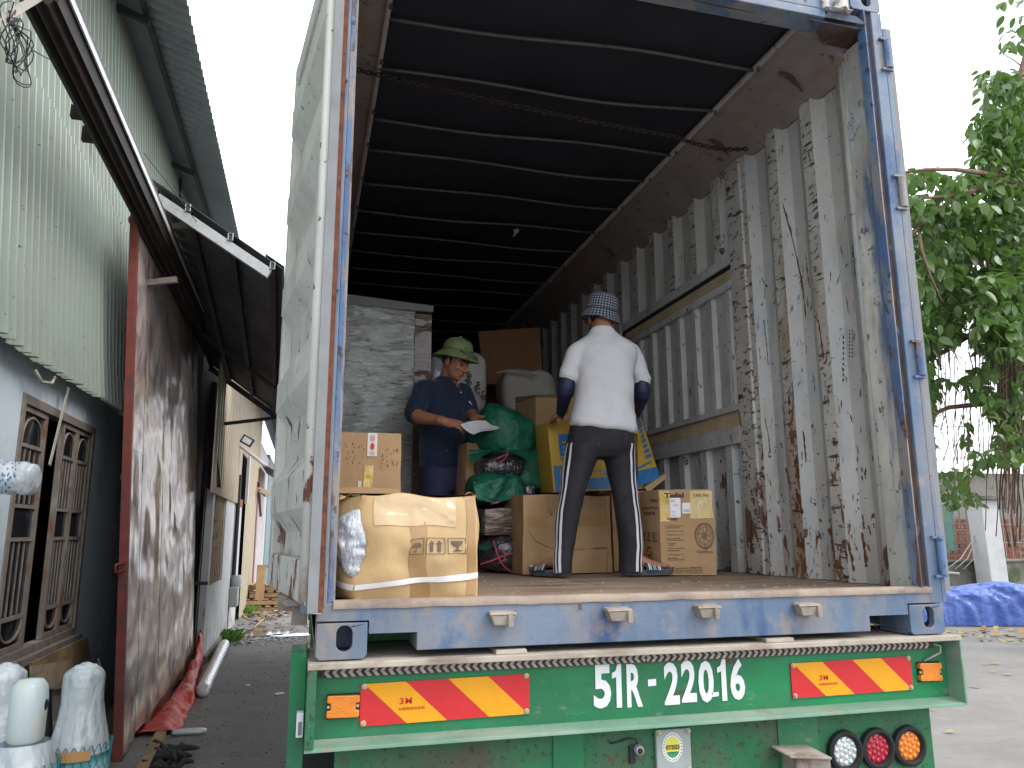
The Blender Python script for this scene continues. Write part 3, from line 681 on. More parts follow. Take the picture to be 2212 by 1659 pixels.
board(.150, .722, -.2145, -.0845, .006, 'l'); board(1.752, 2.296, -.2155, -.0905, .004, 'r')
mb = MB()
fnn = lambda a, b: (a, .0470, b)
ch = [('5', .958, .066), ('1', 1.024, .044), ('R', 1.084, .060), ('2', 1.229, .060), ('2', 1.297, .060), ('0', 1.366, .062), ('1', 1.440, .044), ('6', 1.496, .060)]
for c, x, w in ch:
    if c == '1': poly(mb, [(x+.020, -.2085), (x+.040, -.2085), (x+.040, -.0625), (x+.026, -.0625), (x+.018, -.085), (x+.004, -.092), (x+.004, -.110), (x+.020, -.106)], fnn); continue
    put_text(mb, c, fnn, x, -.2085+.0025*math.sin(x*40), w, .146, bold=.034)
mb.quad(*[fnn(a, b) for a, b in [(1.166, -.143), (1.198, -.142), (1.198, -.119), (1.166, -.120)]]); mb.quad(*[fnn(a, b) for a, b in [(1.418, -.193), (1.446, -.191), (1.446, -.176), (1.418, -.178)]])
mb.build('registration_number', M['white_vinyl'], trl)
# side marker lamps
def marker(x, z, tilt):
    mb = MB(); R = Matrix.Rotation(tilt, 3, 'Y')
    pts = []
    for sx, sz in ((-1, -1), (1, -1), (1, 1), (-1, 1)): pts.append((sx*.052, sz*.034))
    ol = [(-.052, -.030), (-.048, -.034), (.048, -.034), (.052, -.030), (.052, -.012), (.040, -.010), (.040, .010), (.052, .012), (.052, .030), (.048, .034), (-.048, .034), (-.052, .030), (-.052, .012), (-.040, .010), (-.040, -.010), (-.052, -.012)]
    holed(mb, ol, [], lambda a, b, t: tuple(V((x, .028+t, z))+R @ V((a, 0, b))), .0215); o = mb.build('marker_lamp', M['amber_lens'], trl, bevel=.003)
    mb = MB(); mb.box((x-.051, .041, z-.038), (x+.051, .0495, z+.038)); mb.build('lamp_base', M['black_rubber'], o)
    for s in (-1, 1):
        mb = MB(); mb.lathe((x+s*.046, .040, z), [(0, 0), (.006, 0), (.005, .006), (0, .006)], 8, ax='y'); mb.build('screw', M['bolt_steel'], o)
marker(.095, -.148, .02); marker(2.378, -.148, .03)
mb = MB(); mb.tube([(2.40, .03, -.043), (2.425, .02, -.05), (2.42, .02, -.075), (2.39, .03, -.09), (2.36, .045, -.108)], .004, 6); mb.build('lamp_wire', M['strip_grey'], trl, smooth=True)
# lower rear panel
mb = MB(); mb.box((.075, .064, -.78), (2.38, .076, -.2685)); mb.build('rear_panel', M['green_grimy'], trl)
for x0, x1 in ((.81, .92), (1.69, 1.86)):
    mb = MB(); mb.box((x0, .058, -.78), (x1, .0638, -.2685)); mb.build('panel_strap', M['green_paint'], trl)
# round tail lamps
def tail(x, z, m, r=.062, cells=0):
    o_ = MB(); o_.lathe((x, .063, z), [(r*.70, .0), (r*1.05, .0), (r*1.12, .008), (r*1.08, .022), (r*.92, .026), (r*.80, .020), (r*.76, .006)], 32, ax='y'); o = o_.build('tail_lamp', M['black_rubber'], trl, smooth=True, auto=50)
    mb = MB(); mb.lathe((x, .063, z), [(0, .0), (r*.78, .0), (r*.78, .010), (r*.6, .0135), (0, .015)], 28, ax='y'); le = mb.build('lens', M[m], o, smooth=True, auto=50)
    mb = MB()
    for k, rr in ((1, 0), (6, r*.30), (11, r*.60)):
        for i in range(k):
            a = 2*math.pi*i/k+rr*30; mb.ell((x+rr*math.cos(a), .0495, z+rr*math.sin(a)), (r*.135, .006, r*.135), nu=10, nv=6)
    mb.build('lens_cells', M[m], o, smooth=True)
for x, m in ((1.968, 'clear_lens'), (2.112, 'red_lens'), (2.258, 'amber_lens')): tail(x, -.418, m, .068)
for x, m in ((.46, 'amber_lens'), (.60, 'red_lens'), (.32, 'amber_lens')): tail(x, -.515, m, .068)
# inspection plate
mb = MB(); mb.box((1.190, .046, -.44), (1.325, .0635, -.292)); pl = mb.build('inspection_plate', M['plate_grey'], trl, bevel=.004)
fs = lambda a, b, t=0: (1.252+a, .0455-t, -.352+b)
for r_, m, t in ((.044, 'sticker_white', 0), (.031, 'sticker_yellow', .0008)):
    mb = MB(); mb.add([fs(r_*.9*math.cos(a), r_*1.12*math.sin(a), t) for a in [k*math.pi/18 for k in range(36)]], [tuple(range(36))]); mb.build('sticker', M[m], pl)
mb = MB(); mb.add([fs(.0279*math.cos(a), .0347*math.sin(a), .0014) for a in [math.pi+.45+k*(math.pi-.9)/16 for k in range(17)]], [tuple(range(17))]); mb.build('sticker', M['sticker_green'], pl)
mb = MB(); put_text(mb, '07/2025', lambda a, b: fs(a, b, .0022), -.0265, -.008, .053, .016, bold=.03)
for k in range(26):
    a = k*math.pi/13; s = .0035; c = (.0385*.9*math.cos(a), .0385*1.12*math.sin(a)); mb.quad(*[fs(c[0]+p, c[1]+q, .0012) for p, q in ((-s*.5, -s*.5), (s*.5, -s*.5), (s*.5, s*.5), (-s*.5, s*.5))])
put_text(mb, 'kiem dinh', lambda a, b: fs(a, b, .0022), -.014, -.020, .028, .006); mb.build('sticker_print', M['ink_dark'], pl)
for x, z in ((1.20, -.302), (1.314, -.302), (1.204, -.428), (1.312, -.430)):
    mb = MB(); mb.lathe((x, .046, z), [(0, 0), (.011, 0), (.011, .003), (.007, .004), (.006, .009), (0, .01)], 12, ax='y'); mb.build('bolt', M['bolt_steel'], pl)
# little reversing camera
mb = MB(); mb.lathe((1.122, .06, -.352), [(0, .0), (.016, .0), (.018, .012), (.015, .026), (0, .027)], 16, ax='y'); rc = mb.build('reversing_camera', M['plate_grey'], trl, smooth=True, auto=50)
mb = MB(); mb.lathe((1.122, .034, -.354), [(0, 0), (.011, 0), (.009, .003), (0, .004)], 14, ax='y'); mb.build('lens', M['black_plastic'], rc)
mb = MB(); mb.box((1.090, .052, -.398), (1.112, .0635, -.338)); mb.build('bracket', M['black_plastic'], rc, bevel=.003)
mb = MB(); mb.tube([(1.118, .05, -.335), (1.112, .045, -.318), (1.09, .05, -.312), (1.05, .06, -.325), (1.02, .06, -.327)], .003, 6); mb.build('wire', M['black_plastic'], rc, smooth=True)
# step bracket
mb = MB(); mb.hexa([(1.655, -.06, -.392), (1.81, -.085, -.402), (1.81, .063, -.392), (1.655, .063, -.385), (1.655, -.06, -.384), (1.81, -.085, -.392), (1.81, .063, -.384), (1.655, .063, -.377)])
mb.hexa([(1.70, -.03, -.56), (1.81, -.075, -.56), (1.81, .063, -.56), (1.70, .063, -.56), (1.70, -.03, -.3935), (1.81, -.075, -.4035), (1.81, .063, -.3935), (1.70, .063, -.389)]); mb.build('step_bracket', M['dusty_steel'], trl, bevel=.004)
# left side: post with a white and blue reflector, rod
mb = MB(); mb.box((-.075, .10, -.80), (-.0225, .30, .015)); mb.build('side_plate', M['green_paint'], trl, bevel=.004)
mb = MB(); mb.box((-.048, .06, -.24), (-.026, .099, -.165)); s_ = mb.build('side_reflector', M['white_vinyl'], trl, bevel=.003)
mb = MB(); mb.box((-.042, .058, -.232), (-.031, .0598, -.192)); mb.build('blue_face', M['blue_paint'], s_)
# chassis and wheels
mb = MB()
for x in (.62, 1.70): mb.box((x-.07, .35, -.45), (x+.07, 12.2, -.03))
for i in range(16): mb.box((.0, .5+i*.75, -.16), (2.46, .58+i*.75, -.02))
mb.build('chassis', M['green_grimy'], trl)
def wheel(x0, x1, y, z=-1.0, r=.50):
    mb = MB(); xm = (x0+x1)/2; w = abs(x1-x0)/2
    mb.lathe((xm, y, z), [(.29, -w), (.40, -w*1.02), (.47, -w*.96), (r, -w*.7), (r, w*.7), (.47, w*.96), (.40, w*1.02), (.29, w)], 40, ax='x', cap=False); t = mb.build('tyre', M['tyre'], trl, smooth=True, auto=35)
    mb = MB(); mb.lathe((xm, y, z), [(.29, -w*.95), (.26, -w*.6), (.12, -w*.5), (.10, -w*.95), (0, -w*.95)], 28, ax='x', cap=False); mb.lathe((xm, y, z), [(.29, w*.95), (.26, w*.6), (.12, w*.5), (.10, w*.95), (0, w*.95)], 28, ax='x', cap=False); mb.build('rim', M['dusty_steel'], t, smooth=True, auto=35)
for y in (1.35, 2.62, 3.9):
    for a, b in ((-.07, .19), (.22, .48), (1.96, 2.22), (2.25, 2.51)): wheel(a, b, y)
    mb = MB(); mb.tube([(-.0, y, -1.0), (2.44, y, -1.0)], .07, 12); mb.box((.55, y-.1, -.95), (.69, y+.1, -.46)); mb.box((1.63, y-.1, -.95), (1.77, y+.1, -.46)); mb.build('axle', M['rust_steel'], trl)
for x in (1.0, 1.44):
    mb = MB(); mb.box((x-.04, 9.6, -1.5), (x+.04, 9.75, -.46)); mb.box((x-.12, 9.55, -1.5), (x+.12, 9.8, -1.47)); mb.build('landing_leg', M['green_grimy'], trl)
# ================================================================= cargo
def cardboard(name, col, dark, **k):
    return mat(name, col, .68, var=.07, vs=3, bump=.25, bs=30, big=((1, 1, 1), 9, .3, .02), layers=[
        lay(dark, 2.6, .50, .68, a=.5), lay(tuple(c*.75 for c in dark), 14, .62, .70, a=.4, st=(1, 1, .3), off=3), lay(tuple(min(1, c*1.25) for c in col), 5, .60, .72, a=.5, off=6)], spec=.35, **k)
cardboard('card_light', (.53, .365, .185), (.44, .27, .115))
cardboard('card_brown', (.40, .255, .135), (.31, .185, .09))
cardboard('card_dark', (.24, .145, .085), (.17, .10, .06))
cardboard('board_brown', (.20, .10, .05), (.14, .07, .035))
cardboard('card_fan', (.43, .275, .145), (.37, .225, .11))
mat('tape_clear', (.58, .38, .16), .16, var=.08, vs=8, bump=.5, bs=22, spec=.7, coat=.6, big=((1, 1, 1), 14, .5, .012))
mat('tape_gloss', (.53, .365, .18), .16, var=.1, vs=8, bump=.4, bs=30, spec=.7, coat=.7, big=((1, 1, 1.3), 9, .7, .025, 2), layers=[lay((.74, .66, .52), 7, .60, .66, a=.7, st=(.6, 1, 1.5), warp=1.4, d=3)])  # pale layer paints the glare on the tape into its colour
mat('tape_brown', (.36, .215, .095), .35, var=.1, vs=6, bump=.3, bs=30, spec=.5)
mat('tape_yellow', (.50, .335, .04), .2, var=.15, vs=12, bump=.5, bs=30, spec=.7, coat=.6, big=((1, 1, .5), 20, .7, .015), layers=[lay((.76, .66, .40), 14, .60, .66, a=.8, st=(1.6, 1, .35), warp=1.5)])
mat('tape_white', (.62, .58, .52), .3, var=.08, vs=9, bump=.3, bs=40, coat=.3)
mat('strap_white', (.74, .74, .76), .35, var=.05, vs=20, bump=.1)
mat('paper_white', (.80, .80, .83), .6, var=.03, vs=9, bump=.1)
mat('print_brown', (.075, .045, .028), .7, var=.25, vs=40, bump=0)
mat('print_brown_solid', (.14, .10, .07), .7, var=.2, vs=60, bump=0)
mat('print_grey', (.25, .23, .28), .7, var=.2, vs=60, bump=0)
mat('print_blue', (.045, .19, .46), .4, var=.1, vs=14, bump=.2)
mat('print_navy', (.03, .035, .16), .5, var=.1, bump=0)
mat('plastic_wrap', (.42, .46, .53), .18, var=.3, vs=9, bump=.7, bs=40, bst=(2.5, 2.5, .5), spec=.8, coat=.7, big=((2, 2, .6), 20, .9, .02), layers=[lay((.62, .65, .70), 13, .54, .62, st=(2.2, 2.2, .4), a=.9, warp=1.0), lay((.10, .11, .14), 9, .57, .68, off=4, a=.8)])
mat('shrink_film', (.55, .57, .56), .2, metal=.15, var=.15, vs=3, bump=.5, bs=40, bst=(.5, 1, 2.6), spec=.8, coat=.5, big=((.32, 1, 2.4), 26, 1.0, .03), layers=[
    lay((.85, .87, .86), 44, .54, .60, st=(.22, .6, 1.5), a=.8, warp=.9), lay((.20, .21, .21), 40, .57, .64, st=(.22, .6, 1.6), off=6, a=.8, warp=.7)])  # bright and dark streaks are the film's specular sheen painted as colour
mat('film_brown', (.13, .08, .055), .22, var=.25, vs=10, bump=.5, bs=30, spec=.7, coat=.7, big=((.3, 1, 2), 22, .9, .02), layers=[lay((.42, .37, .31), 20, .635, .67, st=(.25, .5, 1.5), a=.9, warp=1.0)])
mat('cover_grey', (.22, .23, .23), .5, var=.1, vs=5)
mat('green_bag', (.007, .115, .065), .5, var=.2, vs=6, bump=.6, bs=35, spec=.5, big=((1, 1, 1), 16, .9, .02), layers=[lay((.012, .175, .105), 7, .54, .66, a=.7, st=(1, 1, .5)), lay((.003, .05, .03), 9, .58, .7, off=4, a=.8)])
mat('black_bag', (.035, .035, .045), .2, var=.3, vs=8, bump=.7, bs=30, spec=.7, coat=.7, big=((1, 1, 1), 20, 1.0, .02), layers=[lay((.42, .43, .47), 17, .60, .645, a=.85, st=(1.5, 1.5, .6), warp=1.6)])
mat('pink_string', (.50, .07, .13), .5, var=.1)
mat('sack_white', (.52, .51, .48), .75, var=.08, vs=6, bump=.5, bs=120, big=((1, 1, 1), 9, .5, .02))
mat('sack_beige', (.36, .34, .30), .75, var=.1, vs=6, bump=.5, bs=120, big=((1, 1, 1), 9, .5, .02))
mat('yellow_card', (.58, .375, .055), .55, var=.08, vs=4, bump=.3, bs=30, big=((1, 1, 1), 9, .4, .02), layers=[lay((.44, .27, .06), 4, .52, .68, a=.6)], spec=.4)
M = MATS

class Carton:
    """a box of corrugated card: base polygon (counter-clockwise from the front left corner), bulging and dented sides"""
    def __init__(s, name, label, base, z0, z1, m, bulge=.012, dent=.006, seed=0, group=None, cat='cardboard box', n=14, top_sag=.0, crumple=.004, top=None):
        s.b = [V((a[0], a[1], 0)) for a in base]; s.z0, s.z1, s.bu, s.de, s.se, s.cr = z0, z1, bulge, dent, seed, crumple; s.top = top
        c = sum(s.b, V((0, 0, 0)))/len(s.b); s.c = c
        s.root = thing(name, label, cat, (c.x, c.y, z0), group)
        mb = MB(); k = len(s.b)
        for i in range(k): mb.grid(lambda a, b: s.F(i, a, b), n, n)
        def lid(a, b, z):
            p = s.b[0].lerp(s.b[1], a).lerp(s.b[-1].lerp(s.b[2], a) if k == 4 else s.b[-1].lerp(s.b[2], a), b)
            q = s.jit(V((p.x, p.y, z))); w = math.sin(math.pi*a)*math.sin(math.pi*b)
            q.z += w*(top_sag+s.de*noise.noise(V((p.x*9, p.y*9, s.se)))) if z > z0+.01 else 0
            return q
        if k == 4:
            mb.grid(lambda a, b: lid(a, b, s.zt(b, a)), n, n); mb.grid(lambda a, b: lid(a, b, z0), n, n, flip=True)
        else:
            for z in (z0, z1): mb.add([s.jit(V((p.x, p.y, z))) for p in s.b], [tuple(range(k))])
        me = mb.mesh('carton', M[m], wl(s.root)); bm = bmesh.new(); bm.from_mesh(me); bmesh.ops.remove_doubles(bm, verts=bm.verts, dist=.0006); bmesh.ops.recalc_face_normals(bm, faces=bm.faces); bm.to_mesh(me); bm.free()
        me.polygons.foreach_set('use_smooth', [True]*len(me.polygons)); me.set_sharp_from_angle(angle=rad(38))
        s.body = link('carton', me, s.root)
    def zt(s, b, a): return s.z1
    def jit(s, p):
        q = V((noise.noise(p*7+V((s.se, 0, 0))), noise.noise(p*7+V((0, s.se+9, 0))), noise.noise(p*7+V((0, 0, s.se+19)))))*s.cr
        if p.z < s.z0+.012: q.z = 0
        return p+q
    def F(s, i, a, b, off=0.0):
        """point at (a along, b up) of side i"""
        k = len(s.b); p = s.b[i].lerp(s.b[(i+1) % k], a); d = (s.b[(i+1) % k]-s.b[i]); n = V((d.y, -d.x, 0)).normalized()
        p = V((p.x, p.y, s.z0+(s.z1-s.z0)*b)); w = (max(0, math.sin(math.pi*a))**.7)*(max(0, math.sin(math.pi*b))**.7)
        q = s.jit(p); dd = s.bu*w+s.de*w*(noise.fractal(p*8+V((s.se*3, i, 0)), 1, 2, 3)+.5*abs(noise.noise(V((p.x*5+i, p.z*11, s.se)))))
        return q+n*(dd+off)
    def strip(s, name, i, a0, b0, a1, b1, m, off=.0016, n=8, wav=0):
        mb = MB(); mb.grid(lambda a, b: s.F(i, a0+(a1-a0)*a, b0+(b1-b0)*b+wav*math.sin(a*5), off), max(2, int(n*abs(a1-a0)*2)+1), max(2, int(n*abs(b1-b0)*2)+1))
        return mb.build(name, M[m], s.root, smooth=True)
    def W(s, i): k = len(s.b); return (s.b[(i+1) % k]-s.b[i]).length
    def fn(s, i, off=.0022):
        w, h = s.W(i), s.z1-s.z0
        return lambda x, y: s.F(i, x/w, y/h, off)         # metres on the face -> point
FL = .1745
# ---- big torn carton at the sill
c = Carton('cardboard_box', 'big bulging light brown carton with umbrella and glass symbols and a white strap', [(.135, .118), (.548, .125), (.556, .52), (.062, .53), (.060, .27)], FL+.001, .528, 'card_light', bulge=.030, dent=.013, seed=1, n=22, crumple=.022)
c.strip('tape', 0, .42, .0, .58, .985, 'tape_brown', .0018); c.strip('tape', 0, .10, .70, .80, .985, 'tape_gloss', .0026, n=16); c.strip('tape', 0, .89, .02, .985, .97, 'tape_brown', .002)
mb = MB(); mb.grid(lambda a, b: c.F(0, .0+a, .10+.10*a*a+.055*b, .0055), 24, 2); mb.grid(lambda a, b: c.F(4, 1-a, .10+.055*b, .0055), 8, 2); mb.build('strap', M['strap_white'], c.root, smooth=True)
mb = MB(); f = c.fn(0, .0034); X0, Y0, S = .172, .150, .056
for k in range(3): x = X0+k*.066; stroke(mb, [(x, Y0), (x+S, Y0), (x+S, Y0+S), (x, Y0+S)], .0026, f, True)
x = X0+.066
for dx in (.007, .030): poly(mb, [(x+dx+.005, Y0+.008), (x+dx+.015, Y0+.008), (x+dx+.015, Y0+.034), (x+dx+.020, Y0+.034), (x+dx+.010, Y0+.047), (x+dx, Y0+.034), (x+dx+.005, Y0+.034)], f)
x = X0+.132; poly(mb, [(x+.009, Y0+.047)]+[(x+.028+.019*math.cos(t), Y0+.047-.021*math.sin(t)) for t in [math.pi-q*math.pi/10 for q in range(11)]], f); poly(mb, [(x+.0255, Y0+.027), (x+.0305, Y0+.027), (x+.0305, Y0+.014), (x+.0255, Y0+.014)], f); poly(mb, [(x+.013, Y0+.008), (x+.043, Y0+.008), (x+.040, Y0+.012), (x+.031, Y0+.0155), (x+.025, Y0+.0155), (x+.016, Y0+.012)], f)
x = X0; poly(mb, [(x+.028+.021*math.cos(t), Y0+.026+.018*math.sin(t)) for t in [q*math.pi/12 for q in range(13)]], f); stroke(mb, [(x+.028, Y0+.03), (x+.028, Y0+.012), (x+.0255, Y0+.0085), (x+.022, Y0+.0085), (x+.0205, Y0+.012)], .0025, f)
for dx, dy in ((.006, .047), (.010, .044), (.049, .045)): stroke(mb, [(x+dx, Y0+dy), (x+dx+.003, Y0+dy+.003)], .0015, f)
mb.build('handling_symbols', M['print_brown_solid'], c.root)
mb = MB()
def torn(a, b):
    s_ = .10+.90*math.sin(math.pi*min(1, max(0, b)))**.7; jg = .05*noise.noise(V((b*14, 5, 1))); q = c.F(4, 1.06-s_*(.86+.1*(1-b))+(s_*(.86+.1*(1-b))+jg)*a-.10*(1-s_), .22+.66*b, .002); w = max(0, math.sin(math.pi*min(1, max(0, a))))**.5*max(0, math.sin(math.pi*b))**.6
    return q+V((-.012, -.040, 0))*w+V((0, 0, .004*noise.noise(V((a*9, b*9, 1)))))+V((-.3, -.8, 0))*w*.010*noise.fractal(V((a*4, b*9, 2)), 1, 2, 3)
mb.grid(torn, 26, 30); mb.build('torn_plastic_bag', M['plastic_wrap'], c.root, smooth=True)
mb = MB(); mb.grid(lambda a, b: V((.50+.056*a, .128+.10*b, .528+.016*math.sin(math.pi*a)*(1-b)+.008*noise.noise(V((a*4, b*4, 2))))), 8, 8); mb.build('crumpled_corner', M['card_light'], c.root, smooth=True)
mb = MB(); mb.grid(lambda a, b: V((.062+.12*a, .20-.07*a+.12*b, .518+.014*math.sin(3*a+b)+.014*noise.noise(V((a*5, b*5, 4))))), 12, 8); mb.build('crumpled_corner', M['card_light'], c.root, smooth=True)
# ---- carton with tape behind it, on another carton
y0 = 1.0
p0, p1 = U(735, 935, y=y0), U(868, 937, y=y0); zb = U(868, 1067, y=y0).z
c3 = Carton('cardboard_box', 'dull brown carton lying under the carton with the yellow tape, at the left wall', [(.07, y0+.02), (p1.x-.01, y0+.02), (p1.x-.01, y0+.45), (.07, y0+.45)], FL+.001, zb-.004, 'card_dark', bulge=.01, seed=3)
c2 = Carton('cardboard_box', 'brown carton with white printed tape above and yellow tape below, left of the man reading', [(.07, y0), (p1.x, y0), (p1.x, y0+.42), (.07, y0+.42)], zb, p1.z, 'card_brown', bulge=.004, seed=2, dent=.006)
c2.strip('printed_tape', 0, .47, .61, .62, 1.0, 'tape_white', .003); c2.strip('yellow_tape', 0, .44, .01, .58, .46, 'tape_yellow', .003, n=16); c2.strip('tape_end', 0, .36, .01, .41, .2, 'tape_white', .003)
mb = MB(); f = lambda x, y: c2.F(0, .47+.15*x, .61+.39*y, .0045)
put_text(mb, '易碎', f, .25, .62, .5, .30); mb.add([f(.5+.22*math.cos(t), .42+.15*math.sin(t)) for t in [q*.4 for q in range(16)]], [tuple(range(16))]); put_text(mb, '小心', f, .25, .05, .5, .2); mb.build('tape_print', M['print_red'], c2.root)
mb = MB()
for k in range(60):
    a = random.choice([random.uniform(.1, .42), random.uniform(.66, .95)]); b = random.uniform(.45, .8)*(1 if a < .5 else .9); h_ = random.uniform(.015, .05); mb.quad(*[c2.F(0, a+da, b+db, .002) for da, db in ((0, 0), (.006, 0), (.006, h_), (0, h_))])
mb.build('worn_print', M['print_brown'], c2.root)
mb = MB(); mb.grid(lambda a, b: c2.F(0, .02+.96*a, -.0+.11*b*(1-.5*abs(a-.45)), .004+.02*(1-b)), 12, 4); mb.build('box_flap', M['card_brown'], c2.root, smooth=True)
# ---- wrapped pallet
PY = 2.98
A, B = U(745, 655, y=PY), U(897, 668, y=PY); C_ = U(932, 682, y=PY)
wp = thing('wrapped_pallet', 'tall silver shrink-wrapped pallet load with a brown edge board, at the left wall', 'pallet load', ((.06+C_.x)/2, PY+.5, FL))
mb = MB(); zt = B.z-.01
def film(a, b):
    x = .07+(B.x-.07)*a; z = FL+.15+(zt-FL-.15)*b
    return (x, PY-.018*math.sin(math.pi*a)-.012*noise.fractal(V((x*3, z*9, 1)), 1, 2, 4), z)
mb.grid(film, 30, 90); mb.box((.07, PY+.006, FL+.15), (B.x, PY+1.1, zt)); mb.build('wrapped_load', M['shrink_film'], wp, smooth=True, auto=40)
mb = MB(); mb.grid(lambda a, b: (B.x+(C_.x-B.x)*a, PY-.02-.006*noise.noise(V((b*30, a*3, 1))), FL+.14+(zt-.03-FL-.14)*b), 4, 60); mb.box((B.x+.001, PY-.012, FL+.14), (C_.x, PY+1.1, zt-.03)); mb.build('edge_board', M['film_brown'], wp, smooth=True, auto=40)
D_ = U(937, 660, y=PY-.03); E_ = U(745, 632, y=PY-.03)
mb = MB(); mb.hexa([(.06, PY-.03, zt+.004), (D_.x, PY-.03, zt-.012), (D_.x, PY+1.1, zt-.012), (.06, PY+1.1, zt+.004), (.06, PY-.03, E_.z), (D_.x, PY-.03, D_.z), (D_.x, PY+1.1, D_.z), (.06, PY+1.1, E_.z)]); mb.build('top_cover', M['cover_grey'], wp, bevel=.006)
for i in range(3):
    mb = MB(); x = .09+i*(C_.x-.2)/2; mb.box((x, PY, FL+.001), (x+.1, PY+1.1, FL+.105)); mb.build('pallet_runner', M['timber'], wp)
mb = MB(); mb.box((.07, PY-.005, FL+.106), (C_.x, PY+1.1, FL+.139)); mb.build('pallet_deck', M['timber'], wp)

# ---- soft bags
def bag(name, label, c, r, m, seed, cat='bag', R=None, amp=.03, pw=.62, fold=14, group=None, floor=None, n=(40, 26)):
    root = thing(name, label, cat, (c[0], c[1], c[2]-r[2]), group); mb = MB(); mb.ell(c, r, R, n[0], n[1], pw)
    me = mb.mesh(name, M[m], V((0, 0, 0)), True); C = V(c)
    for v in me.vertices:
        p = v.co.copy(); q = (p-C); d = q.normalized()
        k = amp*(noise.fractal(p*4+V((seed, 0, 0)), 1, 2, 3)*.6+.45*(abs(noise.noise(V((p.x*fold*.6, p.y*fold*.6, p.z*fold*.35))+V((seed, 3, 0))))-.3)+.15*noise.noise(p*28))
        v.co = p+d*k
        if floor is not None and v.co.z < floor: v.co.z = floor+.001*noise.noise(p*20)
    me.transform(Matrix.Translation(-wl(root))); o = link('wrapping' if cat != 'sack' else 'sack_body', me, root); return root
def at(u, v, y): return U(u, v, y=y)
def string(root, pts, r=.0042, m='pink_string'):
    mb = MB(); mb.tube(pts, r, 6); mb.build('string', M[m], root, smooth=True)
# bottom black bag with green flap
q = at(1086, 1205, 1.86); b1 = bag('tied_bag', 'black plastic bag tied with pink string under a green flap, on the floor', (q.x, q.y, FL+.105), (.125, .18, .105), 'black_bag', 1, 'bag', amp=.03, floor=FL)
Y = 1.668
string(b1, [at(1037, 1219, Y), at(1060, 1212, Y-.01), at(1082, 1203, Y-.015), at(1100, 1197, Y-.01), at(1128, 1194, Y)]); string(b1, [at(1066, 1168, Y+.01), at(1072, 1190, Y-.01), at(1076, 1205, Y-.015), at(1090, 1225, Y-.015), at(1105, 1236, Y-.01), at(1120, 1239, Y-.01)])
string(b1, [at(1083, 1186, Y-.01), at(1090, 1196, Y-.016), at(1091, 1208, Y-.016), at(1076, 1217, Y-.016)])
mb = MB(); mb.grid(lambda a, b: V((at(1036+86*a, 1166+(14-10*a)*(1-b)+20*b*(1-a*.8)+4*math.sin(a*9), 1.68)))+V((0, .10*(1-b)+.01*noise.noise(V((a*6, b*5, 3))), .012*(1-b))), 16, 8); mb.build('green_flap', M['green_bag'], b1, smooth=True)
# dark film-wrapped bundle
q = at(1083, 1132, 1.86); bb = Carton('wrapped_bundle', 'dark brown bundle in clear film stacked on the black tied bag', [(q.x-.13, 1.72), (q.x+.125, 1.72), (q.x+.125, 2.1), (q.x-.13, 2.1)], FL+.212, at(1083, 1099, 1.72).z, 'film_brown', bulge=.012, dent=.02, seed=5, cat='bundle', crumple=.012)
for k in range(3): bb.strip('film_band', 0, .02, .12+.28*k, .98, .30+.28*k, 'film_brown', .004, n=10)
zb = at(1083, 1099, 1.72).z
# middle green bag (folded) and the small bag by the carton
q = at(1075, 1062, 1.92); b2 = bag('green_bag', 'folded dark green plastic bag on top of the dark wrapped bundle', (q.x, q.y+.08, zb+.118), (.17, .22, .108), 'green_bag', 11, 'bag', amp=.045, fold=20)
mb = MB(); mb.grid(lambda a, b: V(at(1022+88*a+10*b, 1040+38*b+8*math.sin(a*4)-16*a*(1-b), 1.74))+V((0, .02*math.sin(a*7+b*3)+.012*noise.noise(V((a*8, b*6, 2))), .0)), 20, 14); mb.build('folded_edge', M['green_bag'], b2, smooth=True)
string(b2, [at(1060, 1090, 1.75), at(1066, 1087, 1.74), at(1078, 1085, 1.74)], .006)
q = at(1137, 1063, 1.95); b3 = bag('tied_bag', 'small black and clear knotted bag end behind the top left corner of the big carton', (q.x, q.y, q.z), (.045, .09, .05), 'black_bag', 14, 'bag', amp=.02)
# big green bag
q = at(1083, 940, 2.25); b4 = bag('green_bag', 'big dark green bag bulging right of the man reading, tied with pink string', (q.x+.02, q.y+.15, q.z-.01), (.215, .30, .19), 'green_bag', 21, 'bag', R=Matrix.Rotation(.45, 3, 'Y'), amp=.055, fold=16, n=(56, 40))
q2 = at(1083, 1000, 2.02); bag('green_bag', 'dark green bag slumped below the big green bag, beside the yellow carton', tuple(at(1132, 1022, 2.3)), (.12, .22, .17), 'green_bag', 61, 'bag', amp=.05, fold=18)
q2 = at(1083, 1000, 2.02); b5 = bag('tied_bag', 'black tied bag squeezed out under the big green bag', (q2.x+.03, q2.y+.22, q2.z-.02), (.16, .2, .075), 'black_bag', 25, 'bag', amp=.03)
string(b5, [at(1056, 996, 2.0), at(1080, 988, 1.985), at(1097, 980, 1.99), at(1096, 968, 2.0)]); string(b5, [at(1074, 1004, 1.99), at(1088, 993, 1.985), at(1098, 982, 1.99)])
mb = MB(); mb.grid(lambda a, b: V(at(1018+130*a, 968+(14+22*math.sin(a*3.1)*-1)*b+26*abs(a-.5)*b+8*b, 1.99))+V((0, .10*(1-b)+.02*noise.noise(V((a*7, b*4, 6))), .0)), 26, 10); mb.build('bag_hem', M['green_bag'], b4, smooth=True)
q = at(1035, 990, 2.2); Carton('cardboard_box', 'narrow brown carton edge showing between the man reading and the big green bag', [(q.x-.09, 2.16), (q.x+.02, 2.24), (q.x-.02, 2.5), (q.x-.12, 2.42)], zb+.0, at(1030, 958, 2.2).z, 'card_brown', seed=9)
